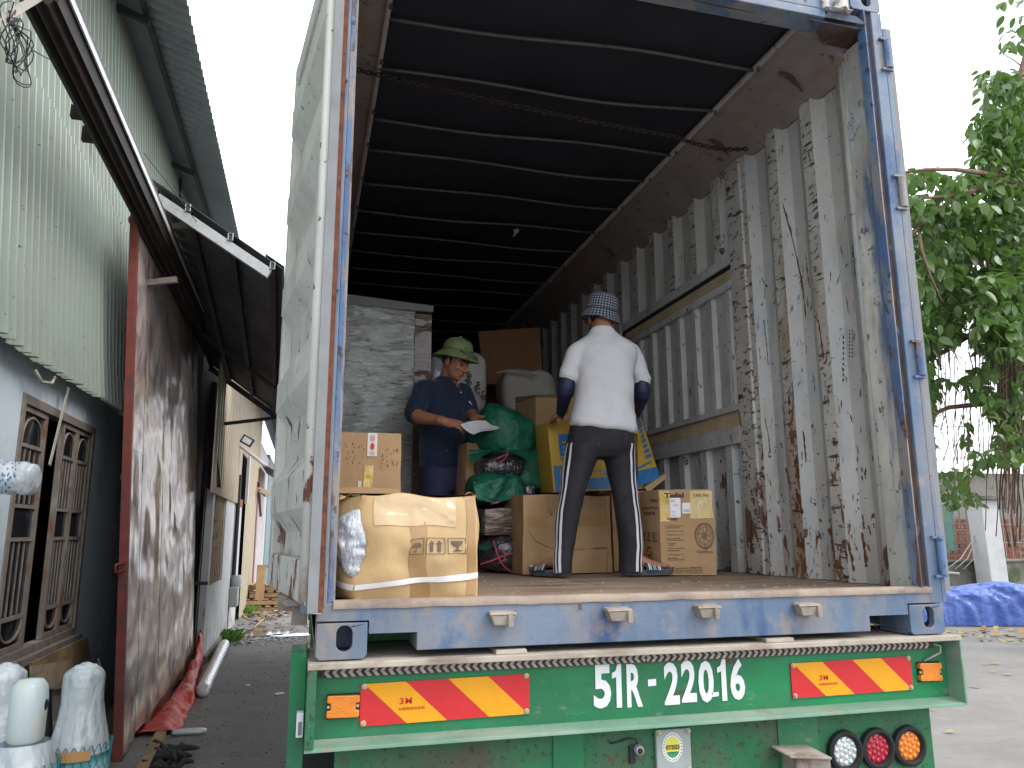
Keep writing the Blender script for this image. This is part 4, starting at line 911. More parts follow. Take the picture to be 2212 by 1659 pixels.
# cartons on the right of the bags
q0, q1 = at(1155, 985, 2.45), at(1215, 975, 2.45)
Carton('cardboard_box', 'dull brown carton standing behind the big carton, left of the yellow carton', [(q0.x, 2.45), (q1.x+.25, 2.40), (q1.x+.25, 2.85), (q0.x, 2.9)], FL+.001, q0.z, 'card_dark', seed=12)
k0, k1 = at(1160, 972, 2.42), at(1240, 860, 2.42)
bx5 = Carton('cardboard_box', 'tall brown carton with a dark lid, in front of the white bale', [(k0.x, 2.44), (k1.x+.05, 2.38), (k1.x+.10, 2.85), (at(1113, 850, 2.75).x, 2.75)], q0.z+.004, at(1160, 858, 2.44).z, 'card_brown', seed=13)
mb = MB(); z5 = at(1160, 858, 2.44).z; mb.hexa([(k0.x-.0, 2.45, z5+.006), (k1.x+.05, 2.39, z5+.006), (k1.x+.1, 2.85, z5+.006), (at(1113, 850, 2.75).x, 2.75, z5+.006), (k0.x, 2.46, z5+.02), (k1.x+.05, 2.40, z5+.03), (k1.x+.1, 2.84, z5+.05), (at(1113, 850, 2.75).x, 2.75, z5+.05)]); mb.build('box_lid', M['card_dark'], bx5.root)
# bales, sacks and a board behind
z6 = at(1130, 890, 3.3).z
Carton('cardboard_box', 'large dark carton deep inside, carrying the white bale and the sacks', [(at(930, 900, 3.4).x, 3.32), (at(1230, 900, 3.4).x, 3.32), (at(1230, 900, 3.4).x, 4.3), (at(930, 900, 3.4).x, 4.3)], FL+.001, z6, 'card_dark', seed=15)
q = at(1138, 842, 3.5); sb = bag('white_bale', 'pale woven bale with a rolled seam on top, below the brown board', (q.x, q.y+.05, z6+(at(1138, 797, 3.4).z-z6)/2+.003), (.235, .2, (at(1138, 797, 3.4).z-z6)/2), 'sack_beige', 31, 'sack', amp=.04, pw=.42, fold=18)
mb = MB(); mb.tube([at(1070, 806, 3.30), at(1100, 800, 3.28), at(1135, 803, 3.27), at(1160, 812, 3.27)], .008, 8); mb.build('seam_roll', M['sack_beige'], sb, smooth=True)
q = at(1012, 822, 3.45); hz = (at(1012, 757, 3.4).z-z6)/2
s1 = bag('rice_sack', 'white woven sack printed with black letters, behind the green helmet', (q.x, 3.52, z6+hz+.002), (.155, .16, hz), 'sack_white', 41, 'sack', amp=.022, pw=.5)
mb = MB()
def sk(x, y):                     # runs up the front of the sack, reading sideways
    return at(1004+y, 800+58-x, 3.335)
for txt, oy, w in (('បបល្ល', 0, 52), ('ស្រូវ', 22, 30)): put_text(mb, txt, sk, 4, oy, w, 15, bold=.03)
put_text(mb, 'ក្រ', sk, -6, 34, 20, 10, bold=.03); mb.build('sack_print', M['ink_dark'], s1)
q = at(945, 805, 3.5); bag('rice_sack', 'pale sack in clear plastic between the wrapped pallet and the printed sack', (q.x, 3.55, z6+hz*.95+.002), (.08, .15, hz*.95), 'plastic_wrap', 45, 'sack', amp=.02)
mb = MB(); P = [at(1034, 716, 3.9), at(1166, 707, 3.9), at(1172, 830, 3.75), at(1046, 830, 3.75)]; nn = (P[1]-P[0]).cross(P[3]-P[0]).normalized()
mb.plate([p for p in P], nn if nn.y > 0 else -nn, .05); o = mb.build('brown_board', M['board_brown'], loc=tuple(P[3])); tag(o, 'brown cardboard panel leaning upright at the dark back of the load', 'cardboard panel')
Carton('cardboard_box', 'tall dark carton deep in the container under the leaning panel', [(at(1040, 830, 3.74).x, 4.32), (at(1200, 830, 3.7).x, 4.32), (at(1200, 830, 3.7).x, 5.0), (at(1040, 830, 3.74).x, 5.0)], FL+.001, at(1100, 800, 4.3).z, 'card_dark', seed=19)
# ---- the big carton, its neighbour
a0, a1 = U(1131, 1242, z=FL), at(1315, 1240, 1.60)
zt = at(1128, 1068, a0.y).z
big = Carton('cardboard_box', 'large plain brown carton with a small white label, behind the standing man\'s legs', [(a0.x, a0.y), (at(1322, 1240, 1.58).x, 1.58), (at(1322, 1240, 1.58).x+.02, 2.03), (a0.x+.01, 2.08)], FL+.001, zt, 'card_brown', bulge=.006, dent=.012, seed=22, crumple=.009, n=20)
big.strip('tape', 0, .04, .60, .98, .72, 'tape_brown', .0018)
big.strip('shipping_label', 0, .08, .04, .17, .12, 'paper_white', .002)
mb = MB(); f = lambda x, y: big.F(0, .08+.09*x, .04+.08*y, .003)
for k in range(5): mb.quad(*[f(a, b) for a, b in ((.1+.12*k, .1), (.18+.12*k, .1), (.18+.12*k, .35), (.1+.12*k, .35))])
for k in range(3): stroke(mb, [(.12, .5+.13*k), (.75, .5+.13*k)], .05, f)
mb.build('label_print', M['print_grey'], big.root)
mb = MB()
for P_ in ([(.02, .68), (.05, .56), (.10, .48), (.14, .42), (.22, .37), (.30, .34), (.36, .31)], [(.36, .31), (.66, .315), (.95, .32)], [(.355, .31), (.36, .02)], [(.955, .98), (.94, .55), (.96, .32), (.93, .02)], [(.24, .97), (.26, .84), (.30, .74)]):
    mb.tube([big.F(0, a, b, .0004) for a, b in P_], .0042, 6)
mb.build('creases', M['card_brown'], big.root, smooth=True)
e0 = at(1326, 1240, 1.66); e1 = at(1394, 1240, 1.62)
Carton('cardboard_box', 'brown carton squeezed between the large plain carton and the fan carton', [(e0.x, 1.66), (e1.x, 1.63), (e1.x, 2.05), (e0.x, 2.05)], FL+.001, at(1394, 1064, 1.63).z, 'card_brown', bulge=.004, seed=24)
# ---- fan carton
g1 = U(1430, 1243, z=FL); g2 = U(1549, 1243, z=FL); dx = (g2-g1); dx.z = 0; dn = V((-dx.y, dx.x, 0)).normalized()
g2 = g1+dx*1.0; g0 = g1+dn*.20+V((-.075, .03, 0)); g3 = g2+dn*.22
ft = at(1428, 1058, g1.y).z
fan = Carton('fan_box', 'brown carton printed with a table fan drawing, yellow tape and white labels', [(g1.x, g1.y), (g2.x, g2.y), (g3.x, g3.y), (g0.x, g0.y)], FL+.001, ft, 'card_fan', bulge=.004, dent=.005, seed=27, crumple=.006, n=18)
fan.strip('yellow_tape', 0, .01, .62, .20, .985, 'tape_yellow', .002, n=14); fan.strip('yellow_tape', 0, .56, .66, .985, .985, 'tape_yellow', .002, n=18)
fan.strip('white_label', 0, .20, .67, .385, .905, 'paper_white', .0034); fan.strip('white_label', 0, .415, .72, .56, .845, 'paper_white', .0034); fan.strip('yellow_label', 0, .095, .67, .18, .73, 'reflector_yellow', .0034); fan.strip('brown_tape', 0, .48, .0, .57, .105, 'tape_brown', .002)
fan.strip('box_flap', 0, .04, .0, .96, .10, 'card_brown', .0012)
mb = MB(); f = lambda x, y: fan.F(0, x, y, .0042)
put_text(mb, 'Tefal', f, .10, .905, .35, .058, bold=.035); put_text(mb, 'TURBO FAN', lambda x, y: fan.F(0, x, y, .0028), .62, .91, .30, .04, bold=.01)
rows = [(.56, ['Voltage/Dien ap: 220V - 50Hz', 'Power/Cong suat: 60 W']), (.50, ['Size/Duong kinh quat: 400 mm']), (.46, ['Oscillation/Goc xoay: 140°']), (.42, ['Max air volume: 1380', '/ luu luong: 1320 vong/phut']), (.365, ['Toc do/Speeds', 'vong quay']), (.305, ['Kich thuoc san pham (DxRxC)', '1040 x 380 x 335 mm']), (.235, ['Khoi luong/Weight: 7,2 kg']), (.195, ['Made in Vietnam', 'Hang san xuat tai Viet Nam'])]
for y, ls in rows:
    mb.quad(*[f(a, b) for a, b in ((.10, y+.004), (.108, y+.004), (.108, y+.009), (.10, y+.009))])
    for k, t in enumerate(ls): put_text(mb, t, f, .125, y-.022*k, .0115*len(t), .015, bold=.02)
for k in range(22): mb.quad(*[f(a, b) for a, b in ((.14+.0085*k, .635), (.1445+.0085*k, .635), (.1445+.0085*k, .665), (.14+.0085*k, .665))])
for k, t in enumerate(('PHAN PHOI BOI - DISTRIBUTED BY', 'NHAP KHAU VA BAO HANH CHINH HANG', 'CONG TY - HO CHI MINH CITY')): put_text(mb, t, f, .24, .075-.026*k, .50, .015, bold=.02)
cx, cy, R1, R2 = .80, .455, .165, .148
el = lambda r, n=40, s=1: [(cx+R1*r*s*math.cos(t), cy+R2*r*math.sin(t)) for t in [q*2*math.pi/n for q in range(n)]]
stroke(mb, el(1.0), .006, f, True); stroke(mb, el(.93), .004, f, True); stroke(mb, el(.66), .004, f, True); stroke(mb, el(.22, 20), .006, f, True)
for k in range(7):
    t = k*2*math.pi/7; stroke(mb, [(cx+R1*r*math.cos(t+.55*r*r), cy+R2*r*math.sin(t+.55*r*r)) for r in (.24, .4, .55, .7, .8)], .004, f); stroke(mb, [(cx+R1*r*math.cos(t+.8), cy+R2*r*math.sin(t+.8)) for r in (.24, .42, .64)], .003, f)
for k in range(60):
    t = k*2*math.pi/60; stroke(mb, [(cx+R1*r*math.cos(t+.3*r), cy+R2*r*math.sin(t+.3*r)) for r in (.74, .84, .93)], .0022, f)
stroke(mb, [(cx-.02, cy-R2), (cx-.02, cy-R2-.03)], .004, f); stroke(mb, [(cx+.02, cy-R2), (cx+.02, cy-R2-.03)], .004, f); stroke(mb, [(cx-.145, cy-R2-.03), (cx+.13, cy-R2-.03), (cx+.13, cy-R2-.045), (cx-.145, cy-R2-.045)], .005, f, True)
for k in range(3): stroke(mb, [(cx-.02, cy+.012-.012*k), (cx+.02, cy+.012-.012*k)], .005, f)
f2 = lambda x, y: fan.F(3, x, y, .003)
put_text(mb, 'FAN', f2, .60, .855, .30, .04, bold=.03); put_text(mb, 'SILENCE PLUS', f2, .12, .775, .80, .028, bold=.03); put_text(mb, 'VF5670', f2, .2, .70, .62, .04, bold=.03)
for k in range(3): stroke(mb, [(.14+.27*k, .43), (.32+.27*k, .43), (.32+.27*k, .49), (.14+.27*k, .49)], .008, f2, True); mb.quad(*[f2(a, b) for a, b in ((.2+.27*k, .445), (.26+.27*k, .445), (.26+.27*k, .475), (.2+.27*k, .475))]); stroke(mb, [(.14+.27*k, .40), (.34+.27*k, .40)], .012, f2)
stroke(mb, [(.5+.11*math.cos(t), .29+.028*math.sin(t)) for t in [.4+q*.45 for q in range(9)]], .02, f2); stroke(mb, [(.5-.11*math.cos(t), .245-.028*math.sin(t)) for t in [.4+q*.45 for q in range(9)]], .02, f2); put_text(mb, 'Life', f2, .42, .18, .2, .02, bold=.03)
mb.build('box_print', M['print_brown'], fan.root)
mb = MB(); f = lambda x, y: fan.F(0, x, y, .0046)
put_text(mb, 'E110', f, .26, .81, .08, .018, bold=.03)
for y in (.88, .865, .74, .70): stroke(mb, [(.215, y), (.29, y)], .005, f)
for y in (.745, .755, .765): stroke(mb, [(.44, y), (.55, y)], .004, f)
mb.build('label_print', M['print_grey'], fan.root)
# ---- yellow carton being lifted
YY = 1.74
ya, yb, yc, yd = at(1196, 1064, YY), at(1392, 1056, YY-.02), at(1376, 905, YY+.02), at(1182, 912, YY+.02)
yel = thing('yellow_carton', 'yellow and blue carton held by the man in the white T-shirt', 'cardboard box', ((ya.x+yb.x)/2, YY+.18, ya.z))
def yf(a, b, off=0): p = ya.lerp(yb, a).lerp(yd.lerp(yc, a), b); return p+V((0, -off-.012*math.sin(math.pi*a)*math.sin(math.pi*b)+.006*noise.noise(V((a*4, b*4, 7))), 0))
mb = MB(); mb.grid(lambda a, b: yf(a, b), 18, 14); D = V((.03, .36, .02))
mb.grid(lambda a, b: ya.lerp(yb, a).lerp(yd.lerp(yc, a), b)+D, 4, 4)
for p, q in ((ya, yb), (yb, yc), (yc, yd), (yd, ya)): mb.grid(lambda a, b: p.lerp(q, a)+D*b, 8, 4)
mb.build('carton', M['yellow_card'], yel, smooth=True, auto=40)
r0, r1, r2, r3 = at(1376, 912, YY-.02), at(1384, 900, YY+.1), at(1426, 1032, YY+.02), at(1378, 1052, YY-.07)
mb = MB(); mb.grid(lambda a, b: r3.lerp(r2, a).lerp(r0.lerp(r1, a), b)+V((0, .008*noise.noise(V((a*5, b*5, 3))), 0)), 8, 14); sf = mb.build('side_flap', M['yellow_card'], yel, smooth=True)
sfn = lambda a, b, o=.003: r3.lerp(r2, a).lerp(r0.lerp(r1, a), b)+V((0, .008*noise.noise(V((a*5, b*5, 3)))-o, 0))
mb = MB(); mb.grid(lambda a, b: sfn(a, .24*b*(1-.25*a)), 8, 4); mb.grid(lambda a, b: sfn(a*.8, .27+.03*b, .0032), 8, 1)
for k in range(6): b0 = .36+.085*k; mb.grid(lambda a, b: sfn(.52+.36*a-.03*k, b0+.055*b), 3, 2)
mb.grid(lambda a, b: sfn(.1+.75*a, .86+.13*b), 4, 3); mb.build('blue_print', M['print_blue'], yel)
t0, t1, t2, t3 = at(1368, 1060, YY-.06), at(1418, 1058, YY), at(1440, 1022, YY+.06), at(1424, 1032, YY+.03)
mb = MB(); mb.plate([at(1392, 1052, YY-.05), at(1440, 1022, YY-.0), at(1438, 1034, YY+.0), at(1400, 1064, YY-.05)], (0, 1, 0), .05); mb.plate([at(1366, 1062, YY-.085), at(1394, 1060, YY-.085), at(1394, 1072, YY-.085), at(1366, 1073, YY-.085)], (0, 1, 0), .03); mb.build('bottom_flap', M['card_light'], yel)
mb = MB(); mb.grid(lambda a, b: yf(.10+.35*a, .50+.32*b, .004), 6, 4); mb.grid(lambda a, b: yf(.02+.96*a, .12+.26*b-.10*math.sin(a*3.1), .004), 12, 4); mb.grid(lambda a, b: yf(.02+.2*a, -.0+.10*b, .004), 4, 2); mb.grid(lambda a, b: yf(.10+.4*a, .455+.02*b, .004), 4, 1); mb.build('blue_print', M['print_blue'], yel)
mb = MB(); put_text(mb, 'quat dung', lambda x, y: yf(x, y, .006), .30, .14, .62, .17, bold=.05)
for k in range(3): stroke(mb, [(.14, .56+.07*k), (.40, .56+.07*k)], .018, lambda x, y: yf(x, y, .006))
mb.build('pale_print', M['yellow_card'], yel)
mb = MB(); mb.grid(lambda a, b: yf(.08+.05*a, .22+.16*b, .004), 2, 2); mb.grid(lambda a, b: yf(.20+.08*a, .22+.16*b, .004), 2, 2); mb.build('grey_print', M['print_grey'], yel)

# ---- chips and straw on the container floor, a scrap of film caught on a roof bow
mb = MB()
for i in range(110):
    y = abs(random.gauss(0, .55))+.08; q = V((random.uniform(.6, 2.3), y, FL+.0045)); mb.m = random.choice([0, 0, 1]); l = random.uniform(.003, .014) if i % 12 else random.uniform(.02, .05)
    mb.obox(q, (l, random.uniform(.002, .005), .002), Matrix.Rotation(random.gauss(0, .6), 3, 'Z'))
o = mb.build('wood_chips', [M['timber'], M['card_dark']], loc=(1.4, .5, FL), kind='stuff'); tag(o, 'pale chips and straw scattered on the plywood floor of the container', 'wood chips')
mb = MB(); q = U(1113, 494, z=2.70); mb.grid(lambda a, b: q+V((.035*(a-.5)*(1-.6*b)+.01*math.sin(b*5), .02*math.sin(a*4+b*3), -.07*b)), 6, 8); o = mb.build('film_scrap', M['plastic_wrap'], loc=tuple(q), smooth=True); tag(o, 'tiny scrap of clear film dangling from a roof bow', 'film scrap')
# ================================================================= people
mat('skin_dark', (.34, .155, .088), .5, var=.12, vs=9, bump=.15, bs=90, sss=.12, spec=.4)
mat('skin_warm', (.36, .165, .095), .5, var=.12, vs=9, bump=.15, bs=90, sss=.12, spec=.4)
mat('lip', (.20, .075, .055), .45, var=.1, vs=30)
mat('hair_black', (.012, .011, .011), .5, var=.3, vs=60, bump=.5, bs=150)
mat('eye_dark', (.03, .02, .018), .3, var=.1)
mat('navy_polo', (.0075, .016, .045), .85, var=.2, vs=9, bump=.3, bs=160, sheen=.15, layers=[lay((.013, .026, .062), 4, .5, .66, a=.7), lay((.3, .36, .45), 22, .71, .74, a=.5, d=3)])
mat('purple_trousers', (.032, .030, .085), .8, var=.15, vs=6, bump=.3, bs=120)
mat('helmet_green', (.155, .215, .085), .65, var=.12, vs=10, bump=.3, bs=140, layers=[lay((.05, .05, .03), 26, .66, .69, a=.9, d=3), lay((.20, .25, .12), 5, .5, .66, a=.6)])
mat('helmet_band', (.10, .14, .055), .7, var=.1, vs=10)
mat('leather', (.07, .05, .025), .5, var=.2, vs=20)
mat('brass', (.6, .45, .15), .3, metal=.9)
mat('white_shirt', (.54, .545, .57), .85, var=.04, vs=5, bump=.25, bs=140, layers=[lay((.52, .50, .46), 4, .58, .72, a=.45), lay((.45, .42, .38), 20, .68, .72, a=.4, d=3)])
mat('arm_sleeve', (.016, .020, .055), .55, var=.15, vs=8, bump=.15, bs=100)
mat('black_trousers', (.017, .0165, .021), .8, var=.18, vs=6, bump=.3, bs=140, layers=[lay((.030, .029, .034), 4, .5, .68, a=.7), lay((.2, .2, .21), 30, .70, .73, a=.35, d=3)])
mat('stripe_white', (.70, .70, .75), .8, var=.05, vs=10, bump=.1)
mat('slipper_grey', (.085, .09, .105), .7, var=.15, vs=14, bump=.4)
mat('slipper_dark', (.035, .04, .05), .6, var=.15, vs=14, bump=.3)
mat('slipper_green', (.25, .48, .42), .6)
M = MATS
def gingham():
    m = bpy.data.materials.new('gingham'); MATS['gingham'] = m; m.use_nodes = True; t = m.node_tree; N = t.nodes; L = t.links; b = N['Principled BSDF']
    co = N.new('ShaderNodeTexCoord'); sx = N.new('ShaderNodeSeparateXYZ'); L.new(co.outputs['Object'], sx.inputs[0])
    def mth(op, a, b_=None):
        n = N.new('ShaderNodeMath'); n.operation = op
        for i, q in enumerate((a, b_)):
            if q is None: continue
            if isinstance(q, (int, float)): n.inputs[i].default_value = q
            else: L.new(q, n.inputs[i])
        return n.outputs[0]
    ang = mth('ARCTAN2', sx.outputs[1], sx.outputs[0])
    c1 = mth('GREATER_THAN', mth('SINE', mth('MULTIPLY', ang, 34.0)), 0.0); c2 = mth('GREATER_THAN', mth('SINE', mth('MULTIPLY', sx.outputs[2], 2*math.pi/.0155)), 0.0)
    s = mth('ADD', c1, c2); r = N.new('ShaderNodeValToRGB'); r.color_ramp.interpolation = 'CONSTANT'
    L.new(mth('DIVIDE', s, 2.0), r.inputs[0]); e = r.color_ramp.elements; e[0].color = (.25, .275, .32, 1); e[1].position = .4; e[1].color = (.085, .095, .12, 1)
    q = e.new(.9); q.color = (.012, .013, .018, 1); L.new(r.outputs[0], b.inputs['Base Color']); b.inputs['Roughness'].default_value = .85
gingham()
def ramp_r(a, b, n): return [a+(b-a)*i/(n-1) for i in range(n)]
def limb(mb, pts, rs, flat=None, n=14):
    """tapering limb through joints, softened at the bends"""
    P = [V(p) for p in pts]; Q = []; Rr = []
    for i in range(len(P)-1):
        for k in range(6):
            t = k/6; Q.append(P[i].lerp(P[i+1], t)); Rr.append(rs[i]+(rs[i+1]-rs[i])*t)
    Q.append(P[-1]); Rr.append(rs[-1])
    for _ in range(2): Q = [Q[0]]+[(Q[i-1]+Q[i]*2+Q[i+1])/4 for i in range(1, len(Q)-1)]+[Q[-1]]
    mb.tube(Q, Rr, n); mb.ell(Q[0], Rr[0]*.98, nu=12, nv=8); mb.ell(Q[-1], Rr[-1]*.98, nu=12, nv=8)
def frame(f, up=(0, 0, 1)):
    f = V(f).normalized(); x = f.cross(V(up)).normalized(); u = x.cross(f)
    return Matrix((x, f, u)).transposed()
def head_into(mb, c, R, s=1.0, neck=None):
    """cranium, face, jaw, nose, ears; returns a function from head space to world"""
    c = V(c); T = lambda x, y, z: c+R @ V((x*s, y*s, z*s))
    def e(p, r): mb.ell(T(*p), tuple(q*s for q in r), R, 18, 12)
    e((0, -.014, .032), (.076, .095, .090)); e((0, .022, -.028), (.063, .070, .082)); e((0, .034, -.072), (.050, .050, .042)); e((0, .068, -.094), (.021, .017, .017))
    e((0, .078, .020), (.050, .016, .012))
    for q in (-1, 1):
        e((q*.036, .060, -.026), (.024, .024, .022)); e((q*.077, -.006, -.012), (.009, .021, .032)); e((q*.016, .096, -.036), (.010, .010, .008))
    mb.tube([T(0, .086, .014), T(0, .098, -.008), T(0, .113, -.032)], [.009*s, .011*s, .014*s], 10); e((0, .108, -.034), (.013, .012, .011))
    e((0, .089, -.058), (.024, .011, .007)); e((0, .087, -.069), (.021, .011, .007))
    if neck is not None: limb(mb, [T(0, -.022, -.04), neck], [.056*s, .062*s])
    return T
def fingers(mb, wrist, d, n, side, s=1.0, curl=.9, spread=.12, thumb=1.0):
    """a hand: palm from the wrist along d, back of the hand along n, thumb on the side `side` (+1/-1)"""
    d = V(d).normalized(); n = V(n).normalized(); n = (n-d*n.dot(d)).normalized(); x = d.cross(n)*side; w = V(wrist)
    P = lambda a, b, c: w+(x*a+d*b+n*c)*s
    R = Matrix((x, d, n)).transposed()
    mb.ell(P(0, .045, 0), (.038*s, .052*s, .016*s), R, 16, 10, .8); limb(mb, [P(0, -.03, 0), P(0, .02, 0)], [.026*s, .026*s])
    for k, (ln, off) in enumerate(((.070, .030), (.078, .011), (.073, -.009), (.058, -.028))):
        ang = spread*(1.5-k); p = P(off, .082, 0); dirn = d*math.cos(ang)+x*math.sin(ang); pts = [P(off*.8, .055, 0), p]; cu = 0
        for j, f in enumerate((.45, .30, .25)):
            cu += curl*(.75 if j == 0 else .9)*.62; v = dirn*math.cos(cu)-n*math.sin(cu); p = p+v*ln*f*s; pts.append(p)
        mb.tube(pts, [.0095*s, .0094*s, .0088*s, .0082*s, .0068*s], 8); mb.ell(pts[-1], .0068*s, nu=8, nv=6)
    a, b = P(.030, .022, -.004), P(.052, .048, -.018*thumb); c_ = P(.052, .078, -.034*thumb)
    mb.tube([P(.012, .008, 0), a, b, c_], [.014*s, .0125*s, .0105*s, .008*s], 8); mb.ell(c_, .008*s, nu=8, nv=6)
from mathutils.bvhtree import BVHTree
def ribbon(me, pts, w, off, side):
    """cloth ribbon laid on a mesh along points; side: width direction"""
    bvh = BVHTree.FromPolygons([v.co for v in me.vertices], [tuple(p.vertices) for p in me.polygons]); mb = MB(); vs = []
    for p, sd in zip(pts, side):
        for k in (-.5, 0, .5):
            q, nn, _, _ = bvh.find_nearest(V(p)+V(sd)*w*k); vs.append(q+nn*off)
    n = len(pts); mb.add(vs, [(3*i+j, 3*i+j+1, 3*i+j+4, 3*i+j+3) for i in range(n-1) for j in range(2)]); return mb
def folds(amp, f1, f2, st=(1, 1, 1), seed=0):
    def d(co, n):
        p = V((co.x*st[0], co.y*st[1], co.z*st[2]))+V((seed, seed, 0))
        return co+n*amp*(noise.fractal(p*f1, 1, 2, 3)*.7+(.5-abs(noise.noise(p*f2)))*.6-.2)
    return d
VP = V((math.cos(CYAW), -math.sin(CYAW), 0)); VF = V((math.sin(CYAW), math.cos(CYAW), 0))
def px(v_or_p): return CF/float(CM[2] @ (np.array(v_or_p)-CP))        # pixels per metre at a point

# ---------------------------------------------------------------- the man seen from behind
pB = thing('person', 'person seen from behind in a white T-shirt, checked bucket hat and striped dark trousers', 'person', (1.47, 1.25, FL))
def ring(u, v, h, y, ry, dx=VP, dy=VF, tilt=0): p = U(u, v, y=y); r = h/px(p); return (p, dx*r+V((0, 0, tilt*r)), dy*ry)
# trousers
mb = MB()
mb.loft([ring(1301, 900, 64, 1.33, .115), ring(1300, 930, 71, 1.32, .125), ring(1298, 952, 74, 1.31, .135), ring(1297, 972, 74, 1.31, .13), ring(1296, 990, 68, 1.31, .10)], 28, pw=.88)
legL = [(1262, 958, 40, 1.31, .120), (1252, 1000, 36, 1.30, .105), (1241, 1045, 30, 1.29, .090), (1228, 1100, 26, 1.28, .078), (1222, 1140, 24, 1.265, .074), (1218, 1180, 22.5, 1.25, .072), (1215, 1212, 21.5, 1.235, .072), (1214, 1252, 19, 1.225, .070)]
legR = [(1332, 962, 40, 1.31, .120), (1340, 1000, 34, 1.30, .105), (1346, 1045, 30, 1.29, .092), (1355, 1100, 28, 1.27, .080), (1360, 1140, 28, 1.255, .077), (1362, 1180, 27, 1.24, .075), (1362, 1215, 25.5, 1.225, .070), (1363, 1254, 25.5, 1.215, .074)]
for L_ in (legL, legR): mb.loft([ring(*q) for q in L_], 24)
tr = remesh(mb, .010, 6, folds(.010, 7, 13, (1, 1, .55), 3))
for v in tr.vertices:
    if v.co.z < FL+.022: v.co.z = FL+.022
trousers = put('trousers', tr.copy(), M['black_trousers'], pB)
for L_, sgn, thA, thB in ((legL, -1, .30, .85), (legR, 1, .50, .80)):
    for k in range(3):
        pts, sd = [], []
        for i in range(40):
            t = i/39*(len(L_)-1); j = min(int(t), len(L_)-2); f = t-j; q = [L_[j][m]+(L_[j+1][m]-L_[j][m])*f for m in range(5)]
            c_, ax, ay = ring(*q); th = thA+(thB-thA)*i/39*(1 if sgn < 0 else 1)+(k-1)*.42
            pts.append(c_+ax*sgn*math.cos(th)*1.02-ay*math.sin(th)*1.02); sd.append((-ax*sgn*math.sin(th)-ay*math.cos(th)).normalized())
        ribbon(tr, pts, .0155, .0030, sd).build('side_stripe', M['stripe_white'], pB, smooth=True)
# body: head, neck, trunk, arms, legs, feet as one skin
yh = 1.50
hc = U(1299, 690, y=yh); Rh = frame((.18, .86, -.42))
mb = MB(); nk = U(1301, 733, y=1.42); T = head_into(mb, hc, Rh, .96, nk)
limb(mb, [U(1301, 775, y=1.39), U(1300, 930, y=1.31)], [.095, .10])
limb(mb, [U(1268, 960, y=1.31), U(1229, 1100, y=1.28), U(1214, 1226, y=1.228)], [.065, .042, .030]); limb(mb, [U(1332, 960, y=1.31), U(1356, 1100, y=1.27), U(1361, 1228, y=1.218)], [.065, .044, .030])
shL, elL, wrL = U(1243, 757, y=1.40), U(1222, 843, y=1.42), U(1212, 892, y=1.60)
shR, elR, wrR = U(1367, 757, y=1.40), U(1388, 850, y=1.38), U(1374, 892, y=1.60)
limb(mb, [U(1290, 765, y=1.40), U(1250, 770, y=1.40), U(1231, 808, y=1.413), elL, wrL], [.05, .036, .034, .034, .026]); limb(mb, [U(1312, 765, y=1.40), U(1360, 770, y=1.40), U(1384, 818, y=1.40), elR, wrR], [.05, .036, .034, .034, .026])
fingers(mb, wrL, (-.30, .90, -.25), (-.45, -.1, .9), 1, .95, curl=.75); fingers(mb, wrR, (.25, .93, -.05), (.6, -.1, .8), -1, .95, curl=.85)
# bare feet in the slippers
dL = V((-.50, .86, 0)).normalized(); dR = V((.985, -.17, 0)).normalized()
hl, hr = U(1214, 1236, y=1.225)-dL*.006, U(1362, 1238, y=1.215)-dR*.004
hl.z = hr.z = FL+.03
def foot(h, d, s=1):
    x = V((d.y, -d.x, 0)); R = Matrix((x, d, V((0, 0, 1)))).transposed(); a = h+V((0, 0, .030))
    mb.ell(a+d*.01, (.030, .036, .030), R); mb.loft([(a+V((0, 0, .03)), x*.03, V((0, 0, 1))*.03+d*.02), (a+d*.06+V((0, 0, .018)), x*.034, V((0, 0, .032))), (a+d*.12, x*.042, V((0, 0, .022))), (a+d*.18-V((0, 0, .008)), x*.044, V((0, 0, .014)))], 14)
    for k in range(5): mb.ell(a+d*(.195-.010*abs(k-1))+x*s*(k-2)*-.0165-V((0, 0, .009)), (.0095 if k else .013, .018, .010), R, 10, 8)
    limb(mb, [a+V((0, 0, .02)), a+V((0, 0, .07))], [.030, .030])
foot(hl, dL); foot(hr, dR)
me = remesh(mb, .0052, 3); put('body', me, M['skin_warm'], pB)
# short hair under the hat
mb = MB(); mb.ell(T(0, -.022, .026), (.078, .092, .082), Rh, 20, 12); hm = mb.build('hair', M['hair_black'], pB, smooth=True)
# T-shirt
mb = MB()
mb.loft([ring(1304, 927, 71, 1.32, .132, tilt=-.13), ring(1304, 905, 68, 1.325, .128, tilt=-.08), ring(1305, 880, 64, 1.33, .122), ring(1306, 845, 61, 1.345, .118), ring(1307, 805, 62, 1.37, .122), ring(1306, 775, 66, 1.385, .122), ring(1305, 752, 66, 1.39, .105), ring(1303, 738, 55, 1.40, .085), ring(1302, 727, 36, 1.41, .070), ring(1301, 719, 28, 1.415, .064), ring(1301, 709, 22, 1.42, .058)], 36, pw=.86)
limb(mb, [U(1262, 757, y=1.395), U(1246, 762, y=1.40), U(1229, 812, y=1.415)], [.060, .058, .054]); limb(mb, [U(1350, 757, y=1.395), U(1364, 762, y=1.40), U(1386, 823, y=1.40)], [.060, .058, .055])
def wr(co, n):
    p = co; a = .009*noise.fractal(p*5, 1, 2, 3)
    d_ = V((p.x*1.0+p.z*.9, p.y, p.z*.6-p.x*.5)); a += .036*(.5-abs(noise.noise(d_*6+V((4, 0, 0)))))*max(0, min(1, (1.25-p.z)*3))
    a += .012*(.5-abs(noise.noise(V((p.x*9-p.z*5, p.y*4, p.z*9+p.x*4)))))
    return p+n*a
ts = remesh(mb, .009, 5, wr)
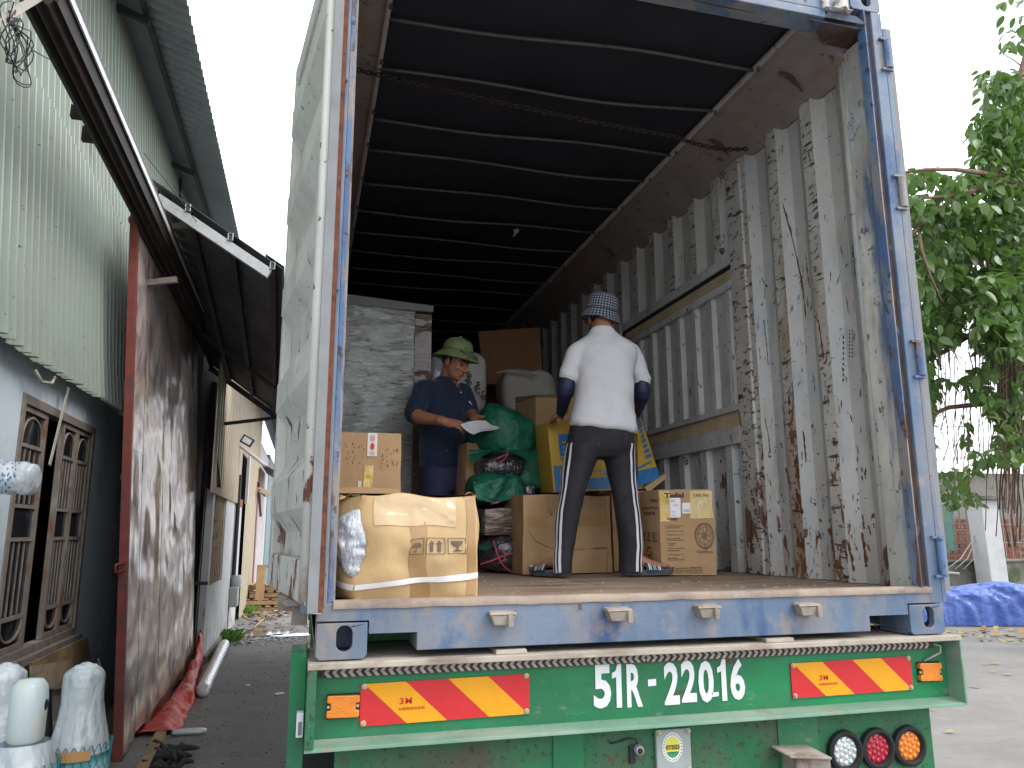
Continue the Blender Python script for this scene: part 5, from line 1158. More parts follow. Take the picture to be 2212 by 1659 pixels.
put('t_shirt', ts, M['white_shirt'], pB)
mb = MB(); c_, ax, ay = ring(1304, 929, 71.5, 1.32, .133, tilt=-.13)
mb.tube([c_+ax*math.cos(t)*1.0+ay*math.sin(t)*1.0 for t in [k*2*math.pi/40 for k in range(41)]], .0035, 6, False); mb.build('shirt_hem', M['white_shirt'], pB, smooth=True)
for (a, b, r) in ((U(1231, 806, y=1.413), U(1228, 815, y=1.416), .0565), (U(1384, 817, y=1.401), U(1387, 826, y=1.40), .0575)):
    mb = MB(); mb.tube([a, b], r, 22, False); mb.build('sleeve_hem', M['white_shirt'], pB, smooth=True)
mb = MB(); c_ = U(1301, 719, y=1.418); mb.tube([c_+VP*.072*math.cos(t)+VF*.064*math.sin(t)+V((0, 0, .006*math.sin(t))) for t in [k*2*math.pi/30 for k in range(31)]], .006, 8, False); mb.build('collar', M['white_shirt'], pB, smooth=True)
for sh, el_, w_ in ((U(1230, 808, y=1.413), elL, wrL), (U(1385, 818, y=1.40), elR, wrR)):
    mb = MB(); limb(mb, [sh, el_, w_], [.050, .047, .031], n=18); me = remesh(mb, .007, 4, folds(.003, 14, 26, (1, 1, 1), 2)); put('arm_sleeve', me, M['arm_sleeve'], pB)
# bucket hat
hb = thing('tmp', None, None); bpy.data.objects.remove(hb)
hatc = T(0, -.026, .034); Rb = frame((.20, .95, .10), V((.17, .0, 1)))
prof = [(.126, -.050), (.123, -.051), (.117, -.038), (.109, -.016), (.100, .008), (.0975, .014), (.096, .034), (.093, .066), (.086, .094), (.066, .109), (.036, .116), (.0, .117)]
mb = MB(); mb.lathe((0, 0, 0), [(.09, .012), (.120, -.049)]+prof, 48, cap=False)
hat = mb.build('bucket_hat', MATS['gingham'], None, smooth=True); hat.parent = pB; hat.matrix_local = Matrix.Translation(hatc-wl(pB)) @ Rb.to_4x4()
for v in hat.data.vertices:
    r = math.hypot(v.co.x, v.co.y); a = math.atan2(v.co.y, v.co.x)
    v.co.z += (.007*math.sin(2*a+.5)+.004*math.sin(3*a))*max(0, r-.08)/.04; v.co += V((0, 0, .004*noise.noise(v.co*22)))+v.co.normalized()*.004*noise.noise(v.co*14+V((7, 0, 0)))
mb = MB(); mb.tube([V((.0995*math.cos(t), .0995*math.sin(t), .010)) for t in [k*2*math.pi/40 for k in range(41)]], .0022, 6, False); o = mb.build('hat_seam', M['slipper_dark'], None, smooth=True); o.parent = hat
# slippers
def slipper(h, d, name, lift=0):
    x = V((d.y, -d.x, 0)); a = V((h.x, h.y, FL+.0015)); mb = MB()
    ol = [(-.036, -.012), (-.026, -.034), (0, -.042), (.026, -.034), (.036, -.012), (.038, .05), (.044, .12), (.046, .17), (.036, .212), (.012, .232), (-.014, .228), (-.036, .20), (-.044, .16), (-.042, .10), (-.038, .05)]
    n = len(ol); rise = lambda q: .014*max(0, (q-.15)/.08)**2+.006*max(0, (-q-.0)/.04)
    lo = [a+x*p+d*q+V((0, 0, rise(q))) for p, q in ol]; hi = [a+x*p*1.06+d*(q*1.02)+V((0, 0, .030+rise(q)+.006*(q < .02))) for p, q in ol]
    mb.add(lo+hi, [tuple(range(n-1, -1, -1)), tuple(range(n, 2*n))]+[(i, (i+1) % n, (i+1) % n+n, i+n) for i in range(n)])
    so_ = mb.build('slipper', M['slipper_grey'], pB, bevel=.005)
    def band(a_, b_, lift=.0): q = .082+.095*a_; t = math.pi*b_; rr = .048+.004*math.sin(t); return a+d*(q-.01*math.sin(t))+x*rr*math.cos(t)+V((0, 0, .018+(.062-.020*a_+lift)*math.sin(t)**.8))
    mb = MB(); mb.grid(lambda p, q: band(p, q), 10, 18); mb.grid(lambda p, q: band(p, q, -.006), 10, 18, True); mb.build('slipper_strap', M['slipper_dark'], so_, smooth=True)
    for s0, m in ((.14, 'stripe_white'), (.40, 'slipper_green'), (.66, 'stripe_white')):
        for e_ in (0, .09): mb = MB(); mb.grid(lambda p, q: band(s0+e_+.055*p, .05+.9*q, .0025), 2, 18); mb.build('strap_stripe', M[m], so_, smooth=True)
slipper(hl, dL, 'l'); slipper(hr, dR, 'r')

# ---------------------------------------------------------------- the man reading
yA = 2.45
pA = thing('person', 'person in a navy polo shirt and green sun helmet reading a sheet of paper', 'person', (U(961, 1040, y=yA).x, yA, FL))
F_ = V((.60, -.80, 0)).normalized(); Lr = V((-.80, -.60, 0)).normalized()       # facing; to his own right
def rg(u, v, y, rx, ry, tz_=0): p = U(u, v, y=y); return (p, Lr*rx+V((0, 0, tz_*rx)), F_*ry)
mb = MB()
mb.loft([rg(961, 985, 2.45, .175, .125), rg(961, 1015, 2.45, .18, .135), rg(961, 1045, 2.45, .178, .135), rg(961, 1062, 2.45, .165, .12)], 26)
for s in (1, -1):
    p = U(961, 1040, y=yA)+Lr*s*.088; mb.loft([(p+V((0, 0, .02)), Lr*.092, F_*.115), (p+V((0, 0, -.12)), Lr*.088, F_*.105), (p+V((0, 0, -.32)), Lr*.07, F_*.08), (V((p.x, p.y, FL+.04)), Lr*.055, F_*.065)], 18)
me = remesh(mb, .011, 5, folds(.010, 6, 11, (1, 1, .5), 5)); put('trousers', me, M['purple_trousers'], pA)
hc = U(983, 783, y=2.37); Rh = frame((.66, -.66, -.40)); nk = U(966, 826, y=2.45)
mb = MB(); T = head_into(mb, hc, Rh, 1.0, nk)
limb(mb, [U(962, 842, y=2.46), U(960, 1000, y=2.45)], [.11, .12])
s1_, e1_, w1_ = U(912, 842, y=2.36), U(894, 899, y=2.27), U(958, 910, y=2.10)
s2_, e2_, w2_ = U(1003, 850, y=2.52), U(1018, 897, y=2.44), U(1031, 905, y=2.26)
limb(mb, [U(945, 842, y=2.42), s1_, e1_, w1_], [.07, .062, .049, .031]); limb(mb, [U(985, 845, y=2.48), s2_, e2_, w2_], [.07, .060, .047, .030])
fingers(mb, w1_, (.93, -.25, -.18), (-.35, -.55, .65), 1, 1.0, curl=.62, thumb=-.6); fingers(mb, w2_, (.62, -.55, .02), (.15, .1, 1), -1, .95, curl=.5, thumb=.8)
for s in (1, -1):
    p = U(961, 1040, y=yA)+Lr*s*.09; a = V((p.x, p.y, FL+.04)); limb(mb, [p, a+V((0, 0, .04))], [.07, .04]); mb.loft([(a+V((0, 0, .03)), Lr*.035, F_*.03), (a+F_*.05, Lr*.04, V((0, 0, .035))), (a+F_*.15-V((0, 0, .02)), Lr*.045, V((0, 0, .02)))], 14)
me = remesh(mb, .0050, 3); bodyA = put('body', me, M['skin_dark'], pA)
def onhead(name, m, p, r, sub=bodyA, R=Rh): b = MB(); b.ell(T(*p), r, R, 12, 8); return b.build(name, M[m], sub, smooth=True)
for s in (-1, 1):
    b = MB(); b.tube([T(s*.046, .074, .026), T(s*.030, .090, .031), T(s*.013, .094, .027)], [.003, .0055, .003], 8); b.build('eyebrow', M['hair_black'], bodyA, smooth=True)
    b = MB(); b.tube([T(s*.044, .078, .001), T(s*.030, .089, .002), T(s*.016, .088, -.001)], [.002, .0048, .002], 8); b.build('eye', M['eye_dark'], bodyA, smooth=True)
b = MB(); b.tube([T(-.022, .091, -.064), T(0, .0995, -.0635), T(.022, .091, -.064)], [.002, .0036, .002], 8); b.build('mouth', M['lip'], bodyA, smooth=True)
b = MB(); b.ell(T(0, -.024, .030), (.0785, .092, .086), Rh, 20, 12)
for s in (-1, 1): b.tube([T(s*.072, .012, .02), T(s*.074, .016, -.018)], [.008, .005], 8)
b.build('hair', M['hair_black'], pA, smooth=True)
# polo shirt, worn loose
mb = MB()
mb.loft([rg(961, 1010, 2.45, .182, .146, -.10), rg(960, 985, 2.45, .180, .144, -.05), rg(958, 945, 2.45, .172, .138), rg(957, 905, 2.445, .168, .132), rg(957, 870, 2.44, .170, .124), rg(958, 850, 2.44, .178, .118), rg(961, 836, 2.44, .140, .095), rg(964, 824, 2.445, .088, .078), rg(966, 817, 2.445, .070, .068)], 32, pw=.9)
limb(mb, [U(930, 842, y=2.40), s1_, U(894, 893, y=2.29)], [.070, .070, .070]); limb(mb, [U(990, 846, y=2.48), s2_, U(1016, 890, y=2.45)], [.068, .066, .060])
def wr2(co, n):
    p = co; d_ = V((p.x*1.2-p.z*.6, p.y, p.z*.7+p.x*.4))
    return p+n*(.008*noise.fractal(p*6, 1, 2, 3)+.013*(.5-abs(noise.noise(d_*7.5+V((9, 2, 0)))))-.004)
me = remesh(mb, .009, 5, wr2); put('polo_shirt', me, M['navy_polo'], pA)
mb = MB()
for s in (1, -1):                                   # collar leaves
    c0 = U(966, 817, y=2.445); pts = [c0-F_*.066*1.0+V((0, 0, .016)), c0+Lr*s*.072+V((0, 0, .008)), c0+Lr*s*.045+F_*.072+V((0, 0, -.028)), c0+Lr*s*.012+F_*.095+V((0, 0, -.060))]
    Q = [pts[0].lerp(pts[1], t) if t < 1 else None for t in (0, .5)]+[pts[1], pts[1].lerp(pts[2], .5), pts[2], pts[3]]
    mb.grid(lambda a, b_: (lambda i, f: Q[i].lerp(Q[min(i+1, 5)], f))(int(a*5), a*5-int(a*5))+(V((0, 0, -.030))+Lr*s*.012)*b_, 10, 3)
mb.build('collar', M['navy_polo'], pA, smooth=True)
mb = MB(); c0 = U(966, 817, y=2.445)
mb.add([c0+F_*.100+V((0, 0, -.090))+Lr*.002, c0+F_*.086+Lr*.030+V((0, 0, -.012)), c0+F_*.086-Lr*.030+V((0, 0, -.012))], [(0, 1, 2)]); mb.build('open_neck', M['skin_dark'], pA)
for dz in (-.045, -.115):
    mb = MB(); mb.ell(c0+F_*(.112 if dz > -.1 else .134)+Lr*.008+V((0, 0, dz)), .0055, nu=10, nv=6); mb.build('button', M['white_vinyl'], pA, smooth=True)
mb = MB(); q = at(1003, 880, 2.30); q = c0+F_*.128-Lr*.085+V((0, 0, -.165)); mb.tube([q, q-Lr*.022+V((0, 0, -.012)), q-Lr*.040+V((0, 0, -.030))], [.007, .0035, .003], 6); mb.build('chest_emblem', M['stripe_white'], pA, smooth=True)
# sun helmet
Rm = frame((.70, -.64, -.22)); hx = T(0, -.008, .060)
mb = MB(); prof = [(.150, -.034), (.153, -.036), (.150, -.028), (.128, -.008), (.106, .010), (.1015, .014), (.1010, .022), (.0985, .045), (.090, .073), (.070, .095), (.040, .108), (.012, .1115), (.012, .119), (.007, .122), (0, .1225)]
mb.lathe((0, 0, 0), [(.098, .002), (.120, -.016)]+prof, 44, cap=False)
hel = mb.build('sun_helmet', M['helmet_green'], None, smooth=True, auto=55); hel.parent = pA; hel.matrix_local = Matrix.Translation(hx-wl(pA)) @ Rm.to_4x4()
for v in hel.data.vertices:
    if v.co.z < .012: v.co.y *= 1.12; v.co.x *= .92; v.co.z -= .10*max(0, abs(v.co.y)-.10)
    else: v.co.y *= 1.06
def sub(mbx, name, m, par): o = mbx.build(name, M[m], None, smooth=True); o.parent = par; return o
mb = MB(); mb.grid(lambda a, b_: V((.1022*math.cos(a*2*math.pi), .1022*1.062*math.sin(a*2*math.pi), .0135+.014*b_)), 44, 1); sub(mb, 'helmet_band', 'helmet_band', hel)
mb = MB()
def strap(a, b_):
    t = math.pi/2+(a-.5)*1.9; r = .112+.034*math.sin(a*math.pi); z = .006-.034*math.sin(a*math.pi)**1.2+.004
    return V((r*.92*math.cos(t), r*1.12*math.sin(t), z-.018*math.sin(a*math.pi)*.2+(b_-.5)*.010+.004))
mb.grid(strap, 24, 2); sub(mb, 'chin_strap', 'leather', hel)
mb = MB(); p = strap(.5, .5); mb.tube([p+V((-.009, .004, -.006)), p+V((.009, .004, -.006)), p+V((.009, .004, .006)), p+V((-.009, .004, .006)), p+V((-.009, .004, -.006))], .0016, 6); sub(mb, 'buckle', 'brass', hel)
for a in (.75, 2.4):
    mb = MB(); mb.lathe((.0995*math.cos(a), .105*math.sin(a), .034), [(.0, -.004), (.004, 0), (0, .004)], 8); sub(mb, 'vent_eyelet', 'eye_dark', hel)
# the sheet of paper
pc = [at(994, 917, 2.06), at(1023, 942, 1.90), at(1081, 920, 2.02), at(1066, 907, 2.20)]
def pf(a, b_, o=0): q = pc[0].lerp(pc[1], a).lerp(pc[3].lerp(pc[2], a), b_); return q+V((0, 0, .012*math.sin(b_*4+a)-.010*math.sin(math.pi*a)+o))
mb = MB(); mb.grid(lambda a, b_: pf(a, b_), 10, 14); mb.grid(lambda a, b_: pf(a, b_, -.0012), 10, 14, True)
pap = mb.build('paper_sheet', M['paper_white'], loc=tuple(pf(.5, .5)), smooth=True); tag(pap, 'white printed sheet of paper held by the man in the green helmet', 'paper')
mb = MB()
for k in range(9): stroke(mb, [(.12+.08*k, .12), (.12+.08*k, .12+random.uniform(.3, .75))], .012, lambda x, y: pf(x, y, .0015))
for k in range(4): stroke(mb, [(.88, .3+.12*k), (.88, .36+.12*k)], .05, lambda x, y: pf(x, y, .0015))
mb.build('sheet_print', M['print_grey'], pap)
# ================================================================= the sheds along the alley
mat('cladding', (.325, .365, .31), .45, var=.06, vs=2, bump=.15, bs=30, spec=.5, layers=[lay((.315, .39, .345), 1.4, .45, .62, a=.7), lay((.36, .34, .29), 2.5, .58, .72, a=.4, st=(1, 1, .2), off=3), lay((.05, .05, .045), 22, .70, .72, a=.8, d=3)])
mat('plaster_blue', (.60, .675, .735), .85, var=.06, vs=2, bump=.35, bs=50, layers=[lay((.33, .39, .44), 1.6, .48, .66, a=.6, st=(1, 1, .5)), lay((.20, .21, .21), 3, .56, .72, a=.6, off=3, g=('z', -1.6, .2, .12)), lay((.52, .58, .64), 5, .60, .7, a=.5, off=8)])
mat('window_wood', (.235, .205, .175), .75, var=.18, vs=10, bump=.5, bs=60, bst=(1, 1, .3), layers=[lay((.36, .345, .33), 7, .56, .66, a=.8, st=(1, 1, .4)), lay((.22, .10, .05), 8, .56, .64, a=.85, st=(1, 1, .5), off=4)])
mat('window_glass', (.018, .021, .026), .12, var=.3, vs=5, bump=.1, bs=8, spec=.7, layers=[lay((.10, .10, .10), 4, .55, .75, a=.5, r=.6)])
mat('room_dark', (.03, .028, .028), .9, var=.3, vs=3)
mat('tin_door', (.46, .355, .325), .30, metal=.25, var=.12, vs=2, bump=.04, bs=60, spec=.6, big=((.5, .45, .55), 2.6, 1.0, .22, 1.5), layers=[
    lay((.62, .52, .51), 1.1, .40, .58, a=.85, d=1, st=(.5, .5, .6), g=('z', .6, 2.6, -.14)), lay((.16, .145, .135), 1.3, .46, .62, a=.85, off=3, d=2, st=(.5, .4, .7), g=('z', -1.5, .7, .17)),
    lay((.66, .53, .39), 2.2, .50, .54, st=(.5, .45, .5), a=.8, off=7, warp=1.2, d=2, g=('z', -.9, 2.6, .06)), lay((.22, .18, .175), 2.6, .55, .60, st=(.6, .5, .5), a=.75, off=12, warp=1.2, d=2), lay((.16, .13, .13), 5, .60, .68, st=(.3, .3, .4), off=5, a=.5, d=2), lay((.05, .11, .09), 5, .64, .68, off=9, a=.6, g=('z', -1.4, -.2, .06))])  # cream layer is sky reflection on the dented tin, put into the colour
mat('red_steel', (.20, .045, .035), .5, var=.2, vs=8, layers=[lay((.09, .05, .05), 6, .52, .66, a=.7), lay((.45, .05, .02), 4, .66, .70, a=.8, off=5)])
mat('dark_sheet', (.045, .042, .045), .6, var=.25, vs=3, bump=.3, layers=[lay((.10, .055, .04), 3, .55, .7, a=.6)])
mat('hood_rust', (.030, .021, .019), .6, var=.3, vs=4, layers=[lay((.06, .022, .016), 5, .55, .66, a=.7, st=(3, .4, 1))])
mat('roof_sheet', (.30, .32, .34), .5, var=.1, vs=3, bump=.2, layers=[lay((.22, .24, .25), 1.5, .5, .65, a=.6)])
mat('roof_dark', (.115, .118, .128), .55, var=.2, vs=2, bump=.2, layers=[lay((.07, .07, .078), 1.6, .5, .66, a=.7)])
mat('roof_green', (.10, .30, .27), .5, var=.1, vs=3)
mat('galvanised', (.50, .51, .51), .45, metal=.3, var=.12, vs=14, bump=.3, layers=[lay((.25, .22, .2), 10, .62, .7, a=.7)])
mat('cream_sheet', (.50, .43, .325), .55, var=.07, vs=2, bump=.2, layers=[lay((.44, .35, .24), 2, .52, .66, a=.6, st=(1, 1, .3)), lay((.35, .42, .40), 2, .60, .72, a=.5, off=4)])
mat('white_plaster', (.56, .56, .57), .9, var=.08, vs=3, bump=.4, layers=[lay((.34, .33, .31), 2, .52, .68, a=.7, g=('z', -1.5, .2, .12)), lay((.12, .11, .09), 4, .60, .7, a=.7, off=5, g=('z', -1.6, -.2, .10))])
mat('pink_sheet', (.50, .44, .445), .6, var=.08, vs=3, layers=[lay((.66, .62, .62), 2, .5, .64, a=.7), lay((.25, .5, .6), 3, .66, .7, a=.5, off=4)])
mat('teal_sheet', (.14, .24, .25), .6, var=.15, vs=3)
mat('purple_sheet', (.10, .075, .10), .6, var=.2, vs=3)
mat('brick_red', (.25, .10, .065), .9, var=.15, vs=6, bump=.6, rnd=.25, layers=[lay((.36, .27, .22), 9, .58, .68, a=.6)])
mat('mortar', (.22, .20, .18), .95, var=.15, vs=6, bump=.6, layers=[lay((.05, .08, .03), 3, .55, .66, a=.6)])
mat('pallet_wood', (.36, .235, .13), .8, var=.2, vs=4, bump=.4, rnd=.3, bst=(.3, 2, 2), layers=[lay((.2, .12, .07), 6, .56, .68, a=.7)])
mat('board_wood', (.33, .22, .115), .75, var=.2, vs=4, bump=.4, layers=[lay((.19, .14, .09), 3, .5, .62, a=.8, st=(1, 1, 2)), lay((.46, .30, .13), 3, .6, .66, a=.7, off=5)])
mat('plastic_cover', (.66, .71, .74), .2, var=.06, vs=8, bump=.7, bs=24, bst=(2, 2, .7), alpha=.78, spec=.7, coat=.6, big=((1.4, 1.4, .7), 16, .9, .02), layers=[lay((.84, .87, .88), 9, .55, .63, a=.8, st=(1.4, 1.4, .7), warp=1.2, d=3), lay((.34, .44, .48), 6, .55, .68, a=.6, st=(1.3, 1.3, .7), warp=1, off=5, d=3)])
mat('cap_grey', (.56, .64, .66), .35, var=.05, vs=6, bump=.1, coat=.3, layers=[lay((.66, .64, .55), 6, .58, .66, a=.7, g=('z', -.3, -.1, .03))])
mat('net_teal', (.075, .29, .32), .5, var=.1, vs=8, layers=[lay((.42, .56, .58), 6, .54, .64, a=.8)])
mat('cylinder_paint', (.52, .60, .60), .4, var=.08, vs=6)
mat('net_line', (.03, .22, .25), .6)
mat('label_orange', (.55, .29, .10), .6, var=.1, vs=9)
mat('red_tarp', (.50, .028, .010), .5, var=.15, vs=5, bump=.3, bs=20, coat=.0, big=((1, 1, 1), 9, .9, .03), layers=[lay((.50, .10, .06), 9, .66, .74, a=.4)])
mat('roll_white', (.62, .63, .63), .3, var=.1, vs=8, bump=.6, coat=.4, big=((2, .6, 2), 16, .8, .02), layers=[lay((.30, .31, .31), 9, .56, .64, a=.7, st=(2, .6, 2))])
mat('rag_dark', (.04, .042, .04), .9, var=.3, vs=14, bump=.8)
mat('grass', (.09, .20, .03), .7, var=.3, vs=8, rnd=.2)
mat('cable_black', (.02, .021, .025), .5)
mat('cable_pale', (.42, .39, .33), .6)
M = MATS
shed = thing('workshop_building', 'long shed with pale green corrugated cladding over a grey blue wall, along the left edge', 'building', (-3.4, 4.0, GZ))
def wx(z): return -1.95-.08*(z-1.6)          # the cladding leans back a little
WXL = -2.05
# lower wall with the window opening
wy0, wy1, wz0, wz1 = 3.50, 5.50, -.50, 1.40
mb = MB(); holed(mb, [(-3.5, GZ-.02), (9.9, GZ-.02), (9.9, 1.95), (-3.5, 1.95)], [[(wy0, wz0), (wy1, wz0), (wy1, wz1), (wy0, wz1)]], lambda a, b, t: (WXL-t, a, b), .16); mb.build('lower_wall', M['plaster_blue'], shed)
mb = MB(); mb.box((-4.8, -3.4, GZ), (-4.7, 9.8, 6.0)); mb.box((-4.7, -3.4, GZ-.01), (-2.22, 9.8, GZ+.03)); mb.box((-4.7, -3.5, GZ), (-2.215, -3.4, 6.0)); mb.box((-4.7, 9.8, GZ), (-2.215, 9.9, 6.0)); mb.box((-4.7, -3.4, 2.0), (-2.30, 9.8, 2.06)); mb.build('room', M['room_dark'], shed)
# cladding sheets
def sheet(parent, name, m, y0, y1, za, zb, xf, per=.145, dep=.052, sgn=1, jit=0, flare=0):
    mb = MB(); n = max(1, int(round((y1-y0)/per))); ys = []
    for i in range(n):
        for q, d in ((0, 0), (.66, 0), (.73, 1), (.91, 1)): ys.append((y0+(i+q)*(y1-y0)/n, d*dep))
    ys.append((y1, 0)); rows = [(za, flare)]+[(za+(zb-za)*k/5, 0) for k in range(1, 6)]; vs = []
    for z, fl in rows:
        for y, d in ys: vs.append((xf(z)+sgn*d*(1+fl)+jit*noise.noise(V((y*1.3, z*1.1, 2))), y, z+(jit*2*noise.noise(V((y*5, 0, 4))) if z == za else 0)))
    k = len(ys); mb.add(vs, [(r*k+i, r*k+i+1, (r+1)*k+i+1, (r+1)*k+i) for r in range(5) for i in range(k-1)])
    o = mb.build(name, m, parent); sl = o.modifiers.new('thick', 'SOLIDIFY'); sl.thickness = .0015; return o
for i in range(13):
    y0 = -3.2+i*1.0
    sheet(shed, 'cladding_sheet', M['cladding'], y0, y0+.998, 1.60+.012*(i % 3), 3.62, wx, jit=.010, flare=.25)
for i in range(18):
    y0 = -3.2+i*1.0
    sheet(shed, 'cladding_sheet', M['cladding'], y0, y0+.998, 3.60, 6.12, lambda z: wx(z)-.012, jit=.010)
# roof overhang
def roofp(y, t): return V((-2.36+.88*t, y, 6.10-.30*t+.0*y))
mb = MB(); n = 110; vs = []
for i in range(n*2+1):
    y = -3.2+18.2*i/(n*2); d = .05*(i % 2)
    for t in (-.6, 1.0+.0): p = roofp(y, t); vs.append(p+V((0, 0, d)))
mb.add(vs, [(2*i, 2*i+1, 2*i+3, 2*i+2) for i in range(n*2)]); o = mb.build('roof', M['roof_sheet'], shed); sl = o.modifiers.new('thick', 'SOLIDIFY'); sl.thickness = .004
for t, r in ((.45, .038), (.02, .05)):
    mb = MB(); mb.bar(roofp(-3, t)+V((0, 0, -.05)), roofp(15, t)+V((0, 0, -.04)), .05, .06); mb.build('purlin', M['dark_sheet'], shed)
for y in (1.5, 5.5, 9.2, 12.5):
    mb = MB(); mb.bar(roofp(y, -.0)+V((0, 0, -.12)), roofp(y, .5)+V((0, 0, -.13)), .05, .07); mb.build('rafter_tail', M['dark_sheet'], shed)
# hood over the door track
mb = MB(); prof = [(-1.74, 3.56), (-1.72, 3.31), (-1.69, 3.30), (-1.665, 3.335), (-1.64, 3.30), (-1.61, 3.335), (-1.58, 3.31), (-1.55, 3.35), (-1.53, 3.33), (-1.50, 3.45), (-1.52, 3.56)]
a = [(x, 1.72, z) for x, z in prof]; b = [(x, 10.2, z-.12) for x, z in prof]; n = len(prof)
mb.add(a+b, [(i, i+1, n+i+1, n+i) for i in range(n-1)]+[tuple(range(n)), tuple(range(2*n-1, n-1, -1))]); mb.build('door_track_hood', M['hood_rust'], shed)
mb = MB(); mb.bar((-1.495, 1.70, 3.43), (-1.495, 10.2, 3.31), .012, .05); mb.build('hood_lip', M['galvanised'], shed)
for y, h in ((3.05, .12), (3.35, .16)):
    mb = MB(); mb.box((-1.82, y, 3.42-h*.6), (-1.741, y+.05, 3.44)); mb.build('hood_bracket', M['hood_rust'], shed)
mb = MB(); mb.box((-2.0, 4.45, 4.05), (-1.86, 4.53, 4.17)); mb.build('wall_box', M['dusty_steel'], shed)
# window: frame, three leaves with bars and arched panes
win = MB()
for a_, b_ in (((WXL-.08, wy0+.001, wz0+.001), (WXL+.012, wy0+.07, wz1-.001)), ((WXL-.08, wy1-.07, wz0+.001), (WXL+.012, wy1-.001, wz1-.001)), ((WXL-.08, wy0+.0705, wz1-.07), (WXL+.012, wy1-.0705, wz1-.001)), ((WXL-.08, wy0+.0705, wz0+.001), (WXL+.012, wy1-.0705, wz0+.06))): win.box(a_, b_)
wf = win.build('window', M['window_wood'], shed, bevel=.004)
mb = MB(); mb.box((WXL-.01, wy0-.05, wz0-.06), (WXL+.06, wy1+.05, wz0)); mb.build('window_sill', M['window_wood'], wf, bevel=.004)
def leaf(y0, y1, ang=0.0):
    """one casement leaf hinged at y0 and swung inwards by ang"""
    w = y1-y0; c, s = math.cos(ang), math.sin(ang)
    P = lambda a, d, z: (WXL-.005-d-a*s, y0+a*c, z)
    mb = MB()
    def bx(a0, a1, z0, z1, d0=0, d1=.04): mb.hexa([P(a0, d0, z0), P(a1, d0, z0), P(a1, d1, z0), P(a0, d1, z0), P(a0, d0, z1), P(a1, d0, z1), P(a1, d1, z1), P(a0, d1, z1)])
    z0, z1 = wz0+.065, wz1-.075
    bx(0, .04, z0, z1); bx(w-.04, w, z0, z1); bx(.0405, w-.0405, z1-.04, z1); bx(.0405, w-.0405, z0, z0+.04)
    L_ = [1.04, .60, .36, -.20]
    for z in L_: bx(.0405, w-.0405, z-.014, z+.014, .003, .037)
    k = 3
    for za, zb in ((1.0215, .6185), (.3415, -.1815)):
        for i in range(k):
            a = .05+(w-.1)*(i+1)/(k+1); bx(a-.006, a+.006, zb, za, .010, .028)
    def arch(zb, zt, up):
        h = (zt-zb); pts = []
        for i in range(15):
            t = math.pi*i/14; pts.append(P(w/2-(w/2-.06)*math.cos(t), .012, (zb+(h-.02)*math.sin(t)**.8) if up else (zt-(h-.02)*math.sin(t)**.8)))
        mb.tube(pts, .010, 6)
    arch(1.06, z1-.05, True); arch(z0+.05, -.22, False)
    o = mb.build('casement', M['window_wood'], wf)
    mb = MB(); mb.hexa([P(.03, .042, z0+.02), P(w-.03, .042, z0+.02), P(w-.03, .046, z0+.02), P(.03, .046, z0+.02), P(.03, .042, z1-.02), P(w-.03, .042, z1-.02), P(w-.03, .046, z1-.02), P(.03, .046, z1-.02)]); mb.build('pane', M['window_glass'], o) if False else None
    g = MB()
    for za, zb in ((z1-.05, 1.058), (1.0215, .6185), (.582, .378), (.3415, -.1815), (-.219, z0+.05)):
        g.hexa([P(.05, .018, zb), P(w-.05, .018, zb), P(w-.05, .021, zb), P(.05, .021, zb), P(.05, .018, za), P(w-.05, .018, za), P(w-.05, .021, za), P(.05, .021, za)])
        g.build('pane', M['window_glass'], o); g = MB()
    return o
leaf(3.575, 4.12); leaf(4.56, 4.985, 0); leaf(4.99, 5.425); leaf(4.14, 4.55, 1.15)
for k in range(4):
    mb = MB(); y = 4.17+k*.1; mb.box((WXL-.13, y, wz0+.06), (WXL-.115, y+.014, wz1-.07)); mb.build('window_bar', M['window_wood'], wf)
mb = MB(); mb.ell((-2.5, 4.6, -.1), (.2, .2, .25)); mb.ell((-2.55, 4.9, -.25), (.2, .2, .2)); tag(mb.build('cloth_pile', M['print_navy'], loc=(-2.5, 4.7, -.4), smooth=True, kind='stuff'), 'dark cloths heaped behind the open window casement', 'cloth')
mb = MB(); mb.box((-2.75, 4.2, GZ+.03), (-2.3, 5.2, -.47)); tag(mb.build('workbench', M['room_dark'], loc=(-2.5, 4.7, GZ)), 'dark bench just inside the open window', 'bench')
# a pale batten and a loose wire hanging under the cladding
mb = MB(); p0, p1 = U(148, 838, x=-1.98), U(107, 1005, x=-1.98); mb.bar(p0, p1, .03, .012, up=(1, 0, 0)); tag(mb.build('batten', M['cable_pale'], loc=tuple(p1)), 'pale thin batten hanging from the cladding across the window', 'batten')
mb = MB(); mb.tube([U(75, 890, x=-1.97), U(88, 930, x=-1.95), U(105, 955, x=-1.94), U(123, 962, x=-1.94), U(131, 945, x=-1.96)] if False else [U(76, 895-95, x=-1.97), U(90, 815+10, x=-1.95), U(112, 828, x=-1.94), U(118, 815, x=-1.96)], .012, 6); tag(mb.build('cable', M['cable_pale'], loc=tuple(U(112, 828, x=-1.94)), smooth=True), 'loose pale cable looping out below the green cladding', 'cable')
